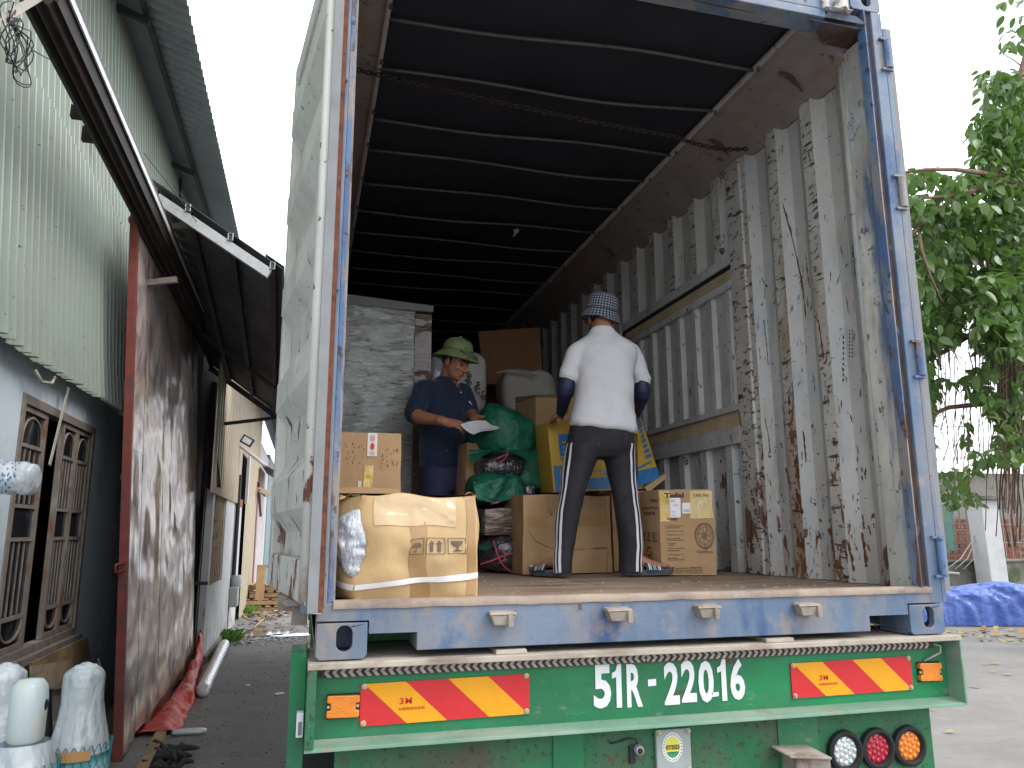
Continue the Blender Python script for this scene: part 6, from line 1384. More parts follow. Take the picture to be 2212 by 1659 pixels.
# cable coil at the hood
pole0, pole1 = U(-10, 50, x=-1.62), U(84, -6, x=-1.62)
mb = MB(); mb.bar(pole0, pole1, .03, .03); tag(mb.build('batten', M['cable_pale'], loc=tuple(pole0)), 'pale rod running out to the hood at the top left corner', 'rod')
mb = MB(); c0 = U(17, 48, x=-1.60)
for k in range(8):
    cx_, cz_ = U(36+random.uniform(-18, 18), 92+random.uniform(-12, 14), x=-1.60).y, U(36, 96+random.uniform(-12, 14), x=-1.6).z; ry, rz, ph = random.uniform(.09, .17), random.uniform(.11, .17), random.uniform(-.5, .5)
    mb.tube([c0]+[V((-1.60+.02*math.sin(3*t+k), cx_+ry*math.sin(t)+ph*.08*math.cos(t), cz_+rz*math.cos(t))) for t in [.3+q*5.7/18 for q in range(19)]]+[c0], .0034, 5)
mb.tube([U(70, 108, x=-1.6), U(100, 125, x=-1.62), U(125, 135, x=-1.9)], .0034, 5); tag(mb.build('cable_coil', M['cable_black'], loc=tuple(c0), smooth=True), 'coil of thin black cable hanging from the pale rod, top left', 'cable coil')
# wrapped roll jutting from the wall
ra, rb = V((-2.05, 2.62, .735)), V((-1.615, 2.58, .725))
roll = thing('wrapped_roll', 'white plastic wrapped roll with blue print jutting from the left wall', 'roll', tuple(ra))
mb = MB(); ax = (rb-ra).normalized(); e1 = ax.orthogonal().normalized(); e2 = ax.cross(e1)
def rl(a, b_):
    t = 2*math.pi*b_; r = (.098+.010*noise.noise(V((a*6, math.cos(t)*2, math.sin(t)*2)))+.004*math.sin(a*40))*(1 if a < .93 else 1-.5*((a-.93)/.07)**2); return ra+ax*(rb-ra).length*a+(e1*math.cos(t)+e2*math.sin(t))*r
mb.grid(rl, 40, 28); mb.add([rl(1, k/28) for k in range(28)], [tuple(range(28))]); mb.build('roll', M['plastic_cover'], roll, smooth=True, auto=60)
mb = MB()
for k in range(150):
    a, b_ = random.uniform(.35, .80), random.uniform(0, 1); mb.quad(*[ra+(rl(a+da, b_+db)-ra)*1.0+(rl(a+da, b_+db)-(ra+ax*(rb-ra).length*(a+da))).normalized()*.0025 for da, db in ((0, 0), (.018, .0), (.02, .022), (.002, .02))])
mb.build('roll_print', M['print_blue'], roll)
# ---------------------------------------------------------------- sliding tin door
door_t = thing('sliding_door', 'tall sliding door of buckled mauve tin sheets in a red steel frame', 'door', (-1.47, 7.1, GZ))
def dx_(z): return -1.47-.0563*(z-GZ)
DY0, DY1, DZ0, DZ1 = 4.92, 9.45, GZ+.03, 3.44
ny = 8; edges = [DY0+.05]+[DY0+.05+(DY1-DY0-.05)*(i+.12*math.sin(i*2.3))/ny for i in range(1, ny)]+[DY1]
for i in range(ny):
    split = 1.25-.32*(i+.5)*(.55 if i < 5 else .5); zs = [DZ0+.06*max(0, math.sin(i*1.7)), split, DZ1-.02]
    if i == 4: zs = [DZ0, -.12, split, DZ1-.02]
    for j in range(len(zs)-1):
        mb = MB(); y0, y1 = edges[i]+.004, edges[i+1]-.006; z0_, z1_ = zs[j], zs[j+1]+.012*(j < len(zs)-2)
        def tin(a, b_):
            y = y0+(y1-y0)*a; z = z0_+(z1_-z0_)*b_; low = max(0, min(1, (1.3-z)/1.6))
            bk = (.006+.012*low)*noise.fractal(V((y*1.1, z*1.1, 3)), 1, 2, 2)+.010*low*abs(noise.noise(V((y*2.2, z*1.6, 1))))
            curl = .02*(1-b_)**8*(j == 0)*noise.noise(V((i*5, 1, a*2)))
            return (dx_(z)+.0025*j+.0015*(i % 2)+bk+curl, y, z)
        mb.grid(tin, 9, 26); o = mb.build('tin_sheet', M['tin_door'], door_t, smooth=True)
mb = MB(); mb.hexa([(dx_(DZ0)-.05, DY0, DZ0-.02), (dx_(DZ0)+.025, DY0, DZ0-.02), (dx_(DZ0)+.025, DY0+.052, DZ0-.02), (dx_(DZ0)-.05, DY0+.052, DZ0-.02), (dx_(DZ1)-.05, DY0, DZ1), (dx_(DZ1)+.025, DY0, DZ1), (dx_(DZ1)+.025, DY0+.052, DZ1), (dx_(DZ1)-.05, DY0+.052, DZ1)]); mb.build('frame_edge', M['red_steel'], door_t, bevel=.003)
for z in (DZ0+.05, .9, 2.2, DZ1-.08):
    mb = MB(); mb.bar((dx_(z)-.05, DY0+.06, z), (dx_(z)-.05, DY1, z), .05, .05); mb.build('frame_rail', M['red_steel'], door_t)
mb = MB(); mb.tube([(dx_(.2)-.0, DY0-.012, .14), (dx_(.2)-.02, DY0-.05, .14), (dx_(.2)-.05, DY0-.09, .135), (dx_(.2)-.05, DY0-.09, .07), (dx_(.2)-.02, DY0-.05, .075), (dx_(.2), DY0-.012, .08)], .012, 6); mb.build('pull_handle', M['red_steel'], door_t, smooth=True)
mb = MB(); mb.hexa([(dx_(DZ0)-.06, DY0+.06, DZ0), (dx_(DZ0)-.055, DY0+.06, DZ0), (dx_(DZ0)-.055, DY1, DZ0), (dx_(DZ0)-.06, DY1, DZ0), (dx_(DZ1)-.06, DY0+.06, DZ1), (dx_(DZ1)-.055, DY0+.06, DZ1), (dx_(DZ1)-.055, DY1, DZ1), (dx_(DZ1)-.06, DY1, DZ1)]); mb.build('door_backing', M['dark_sheet'], door_t)
# ---------------------------------------------------------------- awning beyond the door
aw = thing('awning', 'dark lean-to awning of corrugated sheet over the alley', 'awning', (-1.2, 7.5, 2.8))
A0, A1, A2, A3 = V((-1.70, 5.2, 3.90)), V((-.385, 5.2, 3.06)), V((-.50, 10.1, 2.26)), V((-1.62, 10.1, 3.06))
def awp(a, b_): return A0.lerp(A1, a).lerp(A3.lerp(A2, a), b_)
mb = MB(); n = 44
mb.grid(lambda a, b_: awp(a, b_)+V((0, 0, .022*(int(round(b_*n)) % 2)+.0)), 4, n); o = mb.build('awning_sheet', M['roof_dark'], aw); sl = o.modifiers.new('thick', 'SOLIDIFY'); sl.thickness = .006
mb = MB(); mb.grid(lambda a, b_: awp(.86+.15*a, b_)+V((0, 0, .034+.004*math.sin(b_*60))), 3, n); o = mb.build('awning_edge', M['roof_green'], aw)
for a in (.28, .92, .6):
    mb = MB(); mb.bar(awp(a, 0)+V((0, -.02, -.05)), awp(a, 1)+V((0, 0, -.05)), .05, .085); mb.build('awning_purlin', M['dark_sheet'], aw)
    mb = MB(); q = awp(a, 0)+V((0, -.021, -.05)); mb.tube([q+V((x, 0, z)) for x, z in ((-.022, -.037), (.022, -.037), (.022, .037), (-.022, .037), (-.022, -.037))], .006, 5); mb.build('purlin_end', M['galvanised'], aw)
mb = MB(); mb.bar(awp(.05, 0)+V((0, .02, -.16)), awp(.90, 0)+V((0, .02, -.145)), .06, .10); mb.build('front_beam', M['galvanised'], aw)
for z, l in ((3.52, .36), (2.92, .30)):
    mb = MB(); mb.bar((-1.74, 5.6, z), (-1.74+l, 5.55, z+.05), .05, .06); mb.build('wall_arm', M['dusty_steel'], aw)
mb = MB(); mb.bar(awp(0, 1)+V((0, 0, -.08)), awp(1, 1)+V((0, 0, -.08)), .06, .08); mb.bar((-1.62, 10.1, 2.05), awp(.93, 1)+V((0, 0, -.10)), .05, .05); mb.bar(awp(.02, .0)+V((.02, 0, -.1)), awp(.02, 1)+V((.02, 0, -.1)), .05, .06); mb.bar(awp(.0, .72)+V((0, 0, -.08)), awp(1, .72)+V((0, 0, -.08)), .05, .06); mb.build('awning_brace', M['dark_sheet'], aw)
mb = MB(); mb.tube([U(375, 402, y=5.0), U(400, 430, y=5.05), U(425, 470, y=5.1)], .004, 5); mb.tube([U(310, 330, x=-1.75), U(365, 400, y=5.1), U(425, 480, y=5.15)], .004, 5); tag(mb.build('cable', M['cable_black'], loc=tuple(U(400, 430, y=5.05)), smooth=True), 'thin black wires drooping at the near end of the awning', 'cable')
# ---------------------------------------------------------------- the further shed
FX = -1.40
far = thing('workshop_building', 'further shed with cream cladding, a barred window and a dark doorway, down the alley', 'building', (-3.0, 18, GZ))
f = lambda u, v: U(u, v, x=FX)
def fplate(name, m, y0, y1, z0, z1, x=FX, t=.08, par=far, bev=0): mb = MB(); mb.box((x-t, y0, z0), (x, y1, z1)); return mb.build(name, M[m], par, bevel=bev)
yA_, yB_, yC_, yD_, yE_, yF_ = f(452, 1200).y, f(500, 1200).y, f(505, 1200).y, f(521, 1200).y, f(546, 1200).y, f(549, 1100).y
zc = f(497, 1082).z
fplate('gap_wall', 'dark_sheet', 9.92, yA_, GZ, 4.2, FX-.30)
mb = MB(); mb.box((-6.0, 10.0, GZ-.01), (FX-.62, 46, 4.25)); mb.build('building_core', M['room_dark'], far)
w0, w1 = f(460, 1150).y, f(485, 1150).y; mb = MB(); zt, zb = f(475, 1065).z, f(475, 1255).z
holed(mb, [(yA_, GZ-.02), (yB_, GZ-.02), (yB_, zc+.1), (yA_, zc+.1)], [[(w0, zb), (w1, zb), (w1, zt), (w0, zt)]], lambda a, b_, t: (FX-t, a, b_), .12); mb.build('lower_wall', M['white_plaster'], far)
fw = MB(); fw.box((FX-.10, w0, zb), (FX-.02, w0+.07, zt)); fw.box((FX-.10, w1-.07, zb), (FX-.02, w1, zt)); fw.box((FX-.10, w0+.0705, zt-.06), (FX-.02, w1-.0705, zt)); fw.box((FX-.10, w0+.0705, zb), (FX-.02, w1-.0705, zb+.06)); fwo = fw.build('window', M['window_wood'], far)
mb = MB(); mb.box((FX-.119, w0, zb), (FX-.1005, w1, zt)); mb.build('pane', M['window_glass'], fwo)
for k in range(6):
    mb = MB(); y = w0+(w1-w0)*(k+1)/7; mb.box((FX-.03, y-.025, zb+.02), (FX-.005, y+.025, zt-.02)); mb.build('window_bar', M['timber'], fwo)
for k in range(4): sheet(far, 'cladding_sheet', M['cream_sheet'], yA_-.6+k*(yC_-yA_+.6)/4, yA_-.6+(k+1)*(yC_-yA_+.6)/4-.01, zc, 4.2, lambda z: FX+.02, per=.28, dep=.03)
sheet(far, 'cladding_sheet', M['cream_sheet'], yC_, yD_, f(512, 965).z, 4.2, lambda z: FX+.02, per=.28, dep=.03)
sheet(far, 'door_sheet', M['cream_sheet'], yD_, yE_, GZ+.04, 4.2, lambda z: FX+.03, per=.34, dep=.03)
fplate('doorway_dark', 'dark_gap', yB_, yD_+1.5, GZ, 3.4, FX-.5, .1)
fplate('pillar', 'white_plaster', f(501, 1200).y, f(515, 1200).y, GZ, f(507, 1090).z, FX+.01, .35)
mb = MB(); mb.box((FX-.34, f(501, 1200).y+.01, f(507, 1090).z), (FX+.02, f(515, 1200).y, f(507, 1072).z)); mb.build('brick_cap', M['brick_red'], far)
fplate('door_post', 'galvanised', f(519, 1200).y, f(520.5, 1200).y, f(520, 1085).z, f(518, 955).z, FX+.08, .06)
fplate('door_post', 'red_steel', yE_+.05, yF_+.15, GZ, f(548, 1000).z, FX+.06, .1)
fplate('pink_wall', 'pink_sheet', yF_+.15, f(575, 1100).y, GZ, 3.0, FX, .1); fplate('teal_wall', 'teal_sheet', f(575, 1100).y+.05, f(590, 1100).y, GZ, 3.2, FX+.02, .1)
mb = MB(); p0, p1 = f(548, 985), f(575, 1000); mb.plate([V((FX+.05, yE_, p0.z)), V((FX+.05, p1.y, p0.z)), V((FX+.95, p1.y, p0.z-.5)), V((FX+.95, yE_, p0.z-.5))], (0, 0, 1), .03); mb.build('door_canopy', M['purple_sheet'], far)
mb = MB()
for k in range(60): pass
za = f(540, 870).z
mb.plate([V((FX-.2, 10.5, 4.3)), V((FX+.95, 10.5, 3.55)), V((FX+.95, 46, 3.55)), V((FX-.2, 46, 4.3))], (0, 0, 1), .05); mb.build('roof', M['roof_sheet'], far)
for a in (.35, .8):
    mb = MB(); mb.bar((FX-.2+1.15*a, 10.6, 4.26-.75*a), (FX-.2+1.15*a, 45, 4.26-.75*a), .06, .08); mb.build('purlin', M['dark_sheet'], far)
mb = MB(); mb.bar((FX+.1, f(548, 1065).y, f(558, 1065).z), (FX+.95, f(548, 1065).y, f(558, 1065).z-.3), .14, .12); mb.build('cream_beam', M['cream_sheet'], far)
fl = thing('floodlight', 'small floodlight on a rusty tube arm, above the dark doorway down the alley', 'lamp', tuple(f(510, 958)))
q = f(512, 955); mb = MB(); mb.obox(q+V((.18, .1, .04)), (.24, .08, .17), Matrix.Rotation(.5, 3, 'Y')); hd = mb.build('lamp_head', M['black_plastic'], fl, bevel=.01); mb = MB(); mb.obox(q+V((.18, .055, .04)), (.17, .006, .11), Matrix.Rotation(.5, 3, 'Y')); mb.build('lamp_glass', M['clear_lens'], hd)
mb = MB(); mb.tube([q+V((0, .1, -.05)), q+V((.0, -.0, -.02)), V((FX+.55, q.y+.2, f(535, 1005).z-.25))], .035, 8); mb.build('lamp_arm', M['pink_sheet'], fl)
# post, hanging sheet, meter box, brackets
mb = MB(); mb.tube([(-1.50, 9.86, GZ), (-1.50, 9.86, 1.35)], .06, 10); mb.box((-1.62, 9.80, -.35), (-1.40, 9.92, -.30)); tag(mb.build('steel_post', M['dark_sheet'], loc=(-1.50, 9.86, GZ), smooth=False), 'dark round steel post at the far edge of the tin door', 'post')
mb = MB(); P0, P1 = U(446, 1040, y=9.7), U(476, 1032, y=9.7)
mb.grid(lambda a, b_: V((-1.56+.26*a*(b_*.9+.15), 9.72+.03*math.sin(a*18), 1.05+1.35*(1-b_)+.03*math.sin(a*9)*b_)), 18, 6); o = mb.build('hanging_sheet', M['dark_sheet'], loc=(-1.5, 9.7, 1.1)); sl = o.modifiers.new('t', 'SOLIDIFY'); sl.thickness = .004; tag(o, 'dark corrugated offcut hanging beside the tin door', 'metal sheet')
mt = thing('power_meter', 'grey electricity meter and conduit on the far white wall', 'meter', tuple(f(497, 1290)))
q = f(497, 1270); mb = MB(); mb.box((FX, q.y-.2, q.z-.35), (FX+.16, q.y+.2, q.z+.02)); mb.build('meter_box', M['plate_grey'], mt, bevel=.02); mb = MB(); mb.lathe((FX+.09, q.y, q.z+.021), [(0, 0), (.10, 0), (.12, .1), (.10, .22), (0, .22)], 12); mb.build('meter_head', M['plate_grey'], mt, smooth=True, auto=40)
mb = MB(); mb.tube([(FX+.05, q.y, q.z+.24), (FX+.05, q.y, q.z+2.2)], .04, 8); mb.build('conduit', M['cable_black'], mt)
# hanging hinge cross on the pink wall
mb = MB(); a = f(549, 1040); b_ = f(557, 1100); mb.bar((FX+.09, a.y+.3, a.z), (FX+.09, b_.y, b_.z-.2), .07, .03); mb.bar((FX+.14, a.y, f(552, 1062).z), (FX+.14, b_.y+1.2, f(552, 1062).z), .07, .03); tag(mb.build('timber_cross', M['red_steel'], loc=tuple(a)), 'two rusty bars crossed on the pale pink wall', 'bar')
# kerb, grass, pallets and litter down the alley
mb = MB(); mb.box((-1.62, 9.95, GZ-.01), (-1.36, 13.2, GZ+.13)); o = mb.build('kerb', M['mortar'], kind='structure', bevel=.015)
def tuft(c, r, n, hgt):
    mb = MB()
    for i in range(n):
        a = random.uniform(0, 6.28); q = V(c)+V((random.gauss(0, r*.5), random.gauss(0, r), 0)); d = V((math.cos(a), math.sin(a), 0))*random.uniform(.3, .9); h = hgt*random.uniform(.5, 1.1); w = V((-d.y, d.x, 0)).normalized()*.006
        mb.add([q-w, q+w, q+d*h*.35+V((0, 0, h*.7))+w*.7, q+d*h*.9+V((0, 0, h*.85))], [(0, 1, 2), (0, 2, 3)])
    return mb
o = tuft((-1.29, 12.6, GZ+.01), .22, 300, .20).build('grass', M['grass'], loc=(-1.28, 12.4, GZ), kind='stuff'); tag(o, 'bright green grass growing along the kerb', 'grass')
o = tuft((-1.31, 10.4, GZ+.01), .16, 90, .11).build('grass', M['grass'], loc=(-1.25, 10.6, GZ), kind='stuff'); tag(o, 'small grass tuft by the kerb beside the white roll', 'grass')
o = tuft((-1.30, 17.4, GZ+.01), .2, 110, .22).build('weed', M['grass'], loc=(-1.28, 17.2, GZ), kind='stuff'); tag(o, 'dull weeds growing beside the wooden pallets', 'weed')
for i, (y, z, rot, lab) in enumerate([(18.3, 0, .05, 'wooden pallet at the bottom of the stack down the alley'), (18.4, .16, -.1, 'wooden pallet in the middle of the stack down the alley'), (18.6, .32, .12, 'wooden pallet near the top of the stack down the alley'), (18.8, .48, -.04, 'topmost wooden pallet of the stack down the alley')]):
    pt = thing('pallet', lab, 'pallet', (-.75, y, GZ+.005+z), 'pallets stacked down the alley'); pt.rotation_euler.z = 0
    R = Matrix.Rotation(rot, 3, 'Z'); o_ = V((-.75, y, GZ+.005+z))
    for k in range(3): mb = MB(); mb.obox(o_+R @ V((0, -.5+k*.5, .05)), (1.2, .09, .09), R); mb.build('runner', M['pallet_wood'], pt)
    for k in range(6): mb = MB(); mb.obox(o_+R @ V((-.54+k*.216, 0, .1225)), (.13, 1.1, .022), R); mb.build('plank', M['pallet_wood'], pt)
mb = MB(); mb.box((-1.15, 18.0, GZ), (-.95, 18.1, GZ+1.05)); mb.box((-1.15, 18.0, GZ+1.05), (-.75, 18.1, GZ+1.12)); tag(mb.build('timber_upright', M['pallet_wood'], loc=(-1.1, 18, GZ)), 'upright wooden frame leaning behind the pallet stack', 'timber')
mb = MB()
for i in range(260):
    q = V((random.gauss(-.9, .35), random.gauss(16.8, .6), GZ+.01+random.uniform(0, .05))); R = Matrix.Rotation(random.uniform(0, 6), 3, 'Z') @ Matrix.Rotation(random.uniform(-.6, .6), 3, 'X'); mb.m = random.choice([0, 0, 1, 2]); mb.obox(q, (random.uniform(.03, .14), random.uniform(.02, .07), .012), R)
for i in range(160):
    q = V((random.uniform(-1.35, .2), random.uniform(11.8, 15.2), GZ+.015)); R = Matrix.Rotation(random.uniform(0, 6), 3, 'Z'); mb.m = random.choice([0, 1, 1, 2]); mb.obox(q, (random.uniform(.02, .12), random.uniform(.01, .05), .01), R)
o = mb.build('litter', [M['pallet_wood'], M['white_plaster'], M['rag_dark']], loc=(-.9, 15.5, GZ), kind='stuff'); tag(o, 'splinters and scraps scattered on the concrete down the alley', 'litter')
for (p, q, lab) in ((f(545, 1358), f(590, 1350), 'thin stick lying across the wet concrete'),):
    a, b_ = U(540, 1345, z=GZ+.03), U(575, 1355, z=GZ+.03); mb = MB(); mb.tube([a, b_], .02, 6); mb.tube([U(548, 1357, z=GZ+.04), U(568, 1338, z=GZ+.04)], .018, 6); tag(mb.build('stick', M['timber'], loc=tuple(a)), 'crossed sticks lying on the wet concrete', 'stick')
# mud line at the puddle
mb = MB()
for i in range(600):
    y = 12.6+random.gauss(0, .25); q = V((random.uniform(-1.1, .6), y, GZ+.012)); R = Matrix.Rotation(random.uniform(0, 6), 3, 'Z'); mb.obox(q, (random.uniform(.02, .09), random.uniform(.01, .05), .008), R)
o = mb.build('foam_scum', M['white_plaster'], loc=(-.2, 12.6, GZ), kind='stuff'); tag(o, 'pale scum and crumbs along the edge of the asphalt', 'litter')
# ---------------------------------------------------------------- gas cylinders in plastic at the lower left
def cyl(c, h, lab, cap, seed, tilt=0.0):
    t = thing('gas_cylinder', lab, 'gas cylinder', (c[0], c[1], GZ), 'wrapped gas cylinders'); r = .125; zb = GZ
    mb = MB(); zs = h-.42
    mb.lathe((c[0], c[1], zb), [(0, .001), (.10, .001), (r-.012, .02), (r-.010, zs), (r-.03, zs+.06), (.06, zs+.13), (.042, zs+.16), (.042, zs+.22)], 28); mb.build('steel_body', M['cylinder_paint'], t, smooth=True, auto=40)
    mb = MB(); mb.lathe((c[0], c[1], zb), [(r-.004, .10), (r+.001, .14), (r+.001, .97), (r-.006, .985)], 28, cap=False); mb.build('net_sleeve', M['net_teal'], t, smooth=True, auto=40)
    mb = MB(); mb.lathe((c[0], c[1], zb), [(.056, h-.235), (.064, h-.225), (.066, h-.07), (.060, h-.03), (.042, h-.006), (0, h)], 26, cap=False); mb.build('valve_cap', M['cap_grey'], t, smooth=True, auto=50)
    if cap:
        mb = MB(); mb.ell((c[0]+.064, c[1]-.012, zb+h-.10), (.006, .013, .022), nu=10, nv=6); mb.build('cap_hole', M['dark_gap'], t)
    mb = MB()
    top = h-.235 if cap else h+.006
    def skin(a, b_):
        th = 2*math.pi*a; z = 1.0+(top-1.0)*b_; 
        if z < zs-.02: rr = r
        else:
            f_ = min(1, (z-zs+.02)/(h-.16-zs+.02)); f_ = f_*f_*(3-2*f_)*.4+f_*.6; rr = r*1.06*(1-f_)+(.074 if not cap else .066)*f_
            if not cap and z > h-.05: rr *= max(.12, 1-((z-h+.05)/.058)**2)
        rr *= 1.02+.09*noise.fractal(V((math.cos(th)*2.2, math.sin(th)*2.2, z*4+seed)), 1, 2, 3)+.08*(.4-abs(noise.noise(V((math.cos(th)*4+z*3, math.sin(th)*4, z*2.2+seed)))))
        return V((c[0]+rr*1.03*math.cos(th), c[1]+rr*1.03*math.sin(th), zb+z))
    mb.grid(skin, 64, 44); mb.build('plastic_cover', M['plastic_cover'], t, smooth=True)
    net = MB()
    for k in range(26):
        for s in (1, -1): net.tube([V((c[0]+(r+.006)*math.cos(a), c[1]+(r+.006)*math.sin(a), zb+.30+.74*q)) for q in (0, .25, .5, .75, 1) for a in (2*math.pi*k/26+s*q*2.4,)], .0022, 4, False)
    net.build('protective_net', M['net_line'], t, kind='stuff')
    mb = MB(); mb.grid(lambda a, b_: V((c[0]+(r+.010)*math.cos(4.0+1.3*a), c[1]+(r+.010)*math.sin(4.0+1.3*a), zb+.985+.04*b_)), 10, 1); mb.build('paper_band', M['label_orange'], t)
    return t
cyl((-1.06, .92, 0), 1.345, 'foremost gas cylinder with its grey valve cap bare above the plastic', True, 1)
cyl((-1.245, 1.22, 0), 1.36, 'gas cylinder wrapped in white plastic, behind the one with the bare cap', False, 5)
cyl((-.935, 1.20, 0), 1.35, 'gas cylinder wrapped in white plastic, on its own to the right', False, 9)
# boards leaning under the window
mb = MB(); P = [U(62, 1432, x=-1.98), U(184, 1376, x=-1.98), U(190, 1420, x=-1.97), U(64, 1478, x=-1.97)]; mb.plate(P, (1, 0, 0), .02); tag(mb.build('wooden_board', M['board_wood'], loc=tuple(P[3])), 'stained long board lying along the wall right under the window', 'board')
mb = MB(); P = [U(64, 1440, x=-1.95), U(152, 1425, x=-1.95), U(162, 1478, x=-1.93), U(112, 1490, x=-1.93), U(66, 1480, x=-1.93)]; mb.plate(P, (1, 0, 0), .012); tag(mb.build('wooden_board', M['timber'], loc=tuple(P[3])), 'yellowish plywood scrap below the stained board', 'board')
for i, (a, b_, lab) in enumerate([((160, 1445), (182, 1560), 'thin batten leaning on the wall between the cylinders'), ((118, 1560), (146, 1660), 'pale batten standing behind the bare cap cylinder'), ((212, 1425), (222, 1462), 'short pale batten at the right end of the stained board')]):
    p, q = U(*a, x=-1.93), U(*b_, x=-1.84); mb = MB(); mb.bar(p, q+(q-p)*(.0 if i == 2 else .5), .035, .02, up=(1, 0, 0)); tag(mb.build('batten', M['timber'], loc=tuple(q)), lab, 'batten')
mb = MB(); P = [U(112, 1492, x=-1.96), U(215, 1440, x=-1.96), U(225, 1900, x=-1.90), U(120, 1900, x=-1.90)]; mb.plate(P, (1, 0, 0), .012); tag(mb.build('grey_panel', M['mortar'], loc=tuple(P[3])), 'grey fibre panel leaning below the window', 'panel')
# red tarpaulin strip, white roll, plank, rags, flat bottle
mb = MB(); sp = [V((-1.32, 5.75, 0)), V((-1.33, 6.5, 0)), V((-1.30, 7.3, 0)), V((-1.36, 8.3, 0)), V((-1.40, 9.2, 0)), V((-1.44, 9.85, 0))]; hs = [.06, .10, .16, .20, .26, .55]; ws = [.20, .17, .13, .09, .07, .05]
def rt(a, b_):
    t = a*(len(sp)-1); i = min(int(t), len(sp)-2); f_ = t-i; p = sp[i].lerp(sp[i+1], f_); h = hs[i]+(hs[i+1]-hs[i])*f_; w = ws[i]+(ws[i+1]-ws[i])*f_; th = math.pi*b_
    r = 1+.35*noise.fractal(V((a*9, b_*3, 1)), 1, 2, 3); return p+V((w*math.cos(th)*r, .05*noise.noise(V((a*12, b_*3, 7))), GZ+.006+max(0, h*math.sin(th)*r)))
mb.grid(rt, 60, 16); o = mb.build('red_tarp', M['red_tarp'], loc=(-1.35, 7.5, GZ), smooth=True, auto=50); tag(o, 'crumpled red plastic sheet lying along the foot of the tin door', 'plastic sheet')
mb = MB(); a, b_ = V((-1.12, 7.45, GZ+.085)), V((-1.25, 11.6, GZ+.085)); d = (b_-a); n = 46
mb.tube([a+d*(k/n) for k in range(n+1)], [.045 if k in (0, n) else .078+.006*math.sin(k*1.9)+.005*noise.noise(V((k*.7, 2, 1))) for k in range(n+1)], 18); o = mb.build('white_roll', M['roll_white'], loc=tuple(a), smooth=True); tag(o, 'long white plastic wrapped roll lying on the ground by the tin door', 'roll')
mb = MB(); mb.bar(V((-1.235, 5.45, GZ+.10)), V((-1.19, 3.9, GZ+.05)), .09, .035); tag(mb.build('plank', M['board_wood'], loc=(-1.2, 4.7, GZ)), 'weathered plank lying on the ground in front of the tin door', 'plank')
mb = MB()
for k in range(30):
    c = V((-1.06+random.gauss(0, .10), 4.80+random.gauss(0, .15), GZ+.025+random.uniform(0, .07))); a = random.uniform(-1.5, 1.5); l = random.uniform(.05, .11); d = V((math.cos(a), math.sin(a), 0)); mb.tube([c-d*l+V((0, 0, -.02)), c-d*l*.3+V((0, .02, .01)), c+d*l*.4, c+d*l+V((0, .02, -.02))], [.014, .028, .024, .012], 8)
o = mb.build('rag_heap', M['rag_dark'], loc=(-1.05, 4.75, GZ), smooth=True, kind='stuff'); tag(o, 'heap of dark oily rags on the asphalt beside the plank', 'rags')
mb = MB(); c = V((-1.02, 5.72, GZ+.04)); mb.loft([(c+V((-.16, 0, 0)), V((0, .02, 0)), V((0, 0, .012))), (c+V((-.13, 0, 0)), V((0, .05, 0)), V((0, 0, .026))), (c+V((-.02, .01, 0)), V((0, .058, 0)), V((0, 0, .03))), (c+V((.10, 0, 0)), V((0, .055, 0)), V((0, 0, .028))), (c+V((.15, 0, 0)), V((0, .03, 0)), V((0, 0, .016)))], 14)
o = mb.build('flat_bottle', M['plastic_cover'], loc=tuple(c), smooth=True); tag(o, 'flattened pale plastic bottle lying on the asphalt', 'bottle')
for (u, v, l, lab) in ((603, 1498, .10, 'small white scrap on the asphalt beside the trailer'), (535, 1480, .05, 'small pale crumb of plaster right of the white roll')):
    q = U(u, v, z=GZ+.02); mb = MB(); mb.obox(q, (l, l*.6, .01), Matrix.Rotation(.4, 3, 'Z')); tag(mb.build('paper_scrap', M['paper_white'], loc=tuple(q)), lab, 'scrap')
mb = MB(); mb.tube([U(605, 1645, z=GZ+.02), U(625, 1640, z=GZ+.02), U(645, 1632, z=GZ+.025)], .006, 5); tag(mb.build('straw', M['cable_pale'], loc=tuple(U(605, 1645, z=GZ)), smooth=True), 'single pale straw lying on the asphalt', 'straw')
mb = MB()
for i in range(420):
    q = V((random.uniform(-1.4, .1), random.uniform(2.5, 12), GZ+.013)); s = random.uniform(.004, .014); mb.m = random.choice([0, 0, 1]); mb.obox(q, (s, s*random.uniform(.5, 1.5), s*.5), Matrix.Rotation(random.uniform(0, 6), 3, 'Z'))
o = mb.build('grit', [M['rag_dark'], M['mortar']], loc=(-.6, 7, GZ), kind='stuff'); tag(o, 'grit and small stones strewn over the asphalt', 'grit')
# ================================================================= right side: tree, wall, tarpaulin
def leafmat():
    m = mat('leaf_green', (.105, .185, .05), .34, var=.25, vs=1.2, bump=0, spec=.5, rnd=.3, layers=[lay((.20, .28, .07), .9, .50, .64, a=.75), lay((.05, .10, .04), 1.6, .52, .66, a=.6, off=4)])
    t = m.node_tree; b = t.nodes['Principled BSDF']; tr = t.nodes.new('ShaderNodeBsdfTranslucent'); tr.inputs['Color'].default_value = (.12, .24, .04, 1)
    mx = t.nodes.new('ShaderNodeMixShader'); mx.inputs[0].default_value = .28; out = t.nodes['Material Output']
    t.links.new(b.outputs[0], mx.inputs[1]); t.links.new(tr.outputs[0], mx.inputs[2]); t.links.new(mx.outputs[0], out.inputs['Surface']); return m
leafmat()
mat('bark', (.17, .11, .075), .85, var=.25, vs=6, bump=.7, bs=40, bst=(1, 1, .3), layers=[lay((.25, .17, .11), 5, .5, .65, a=.7)])
mat('aerial_root', (.115, .07, .05), .85, var=.3, vs=5, bump=.4, rnd=.2)
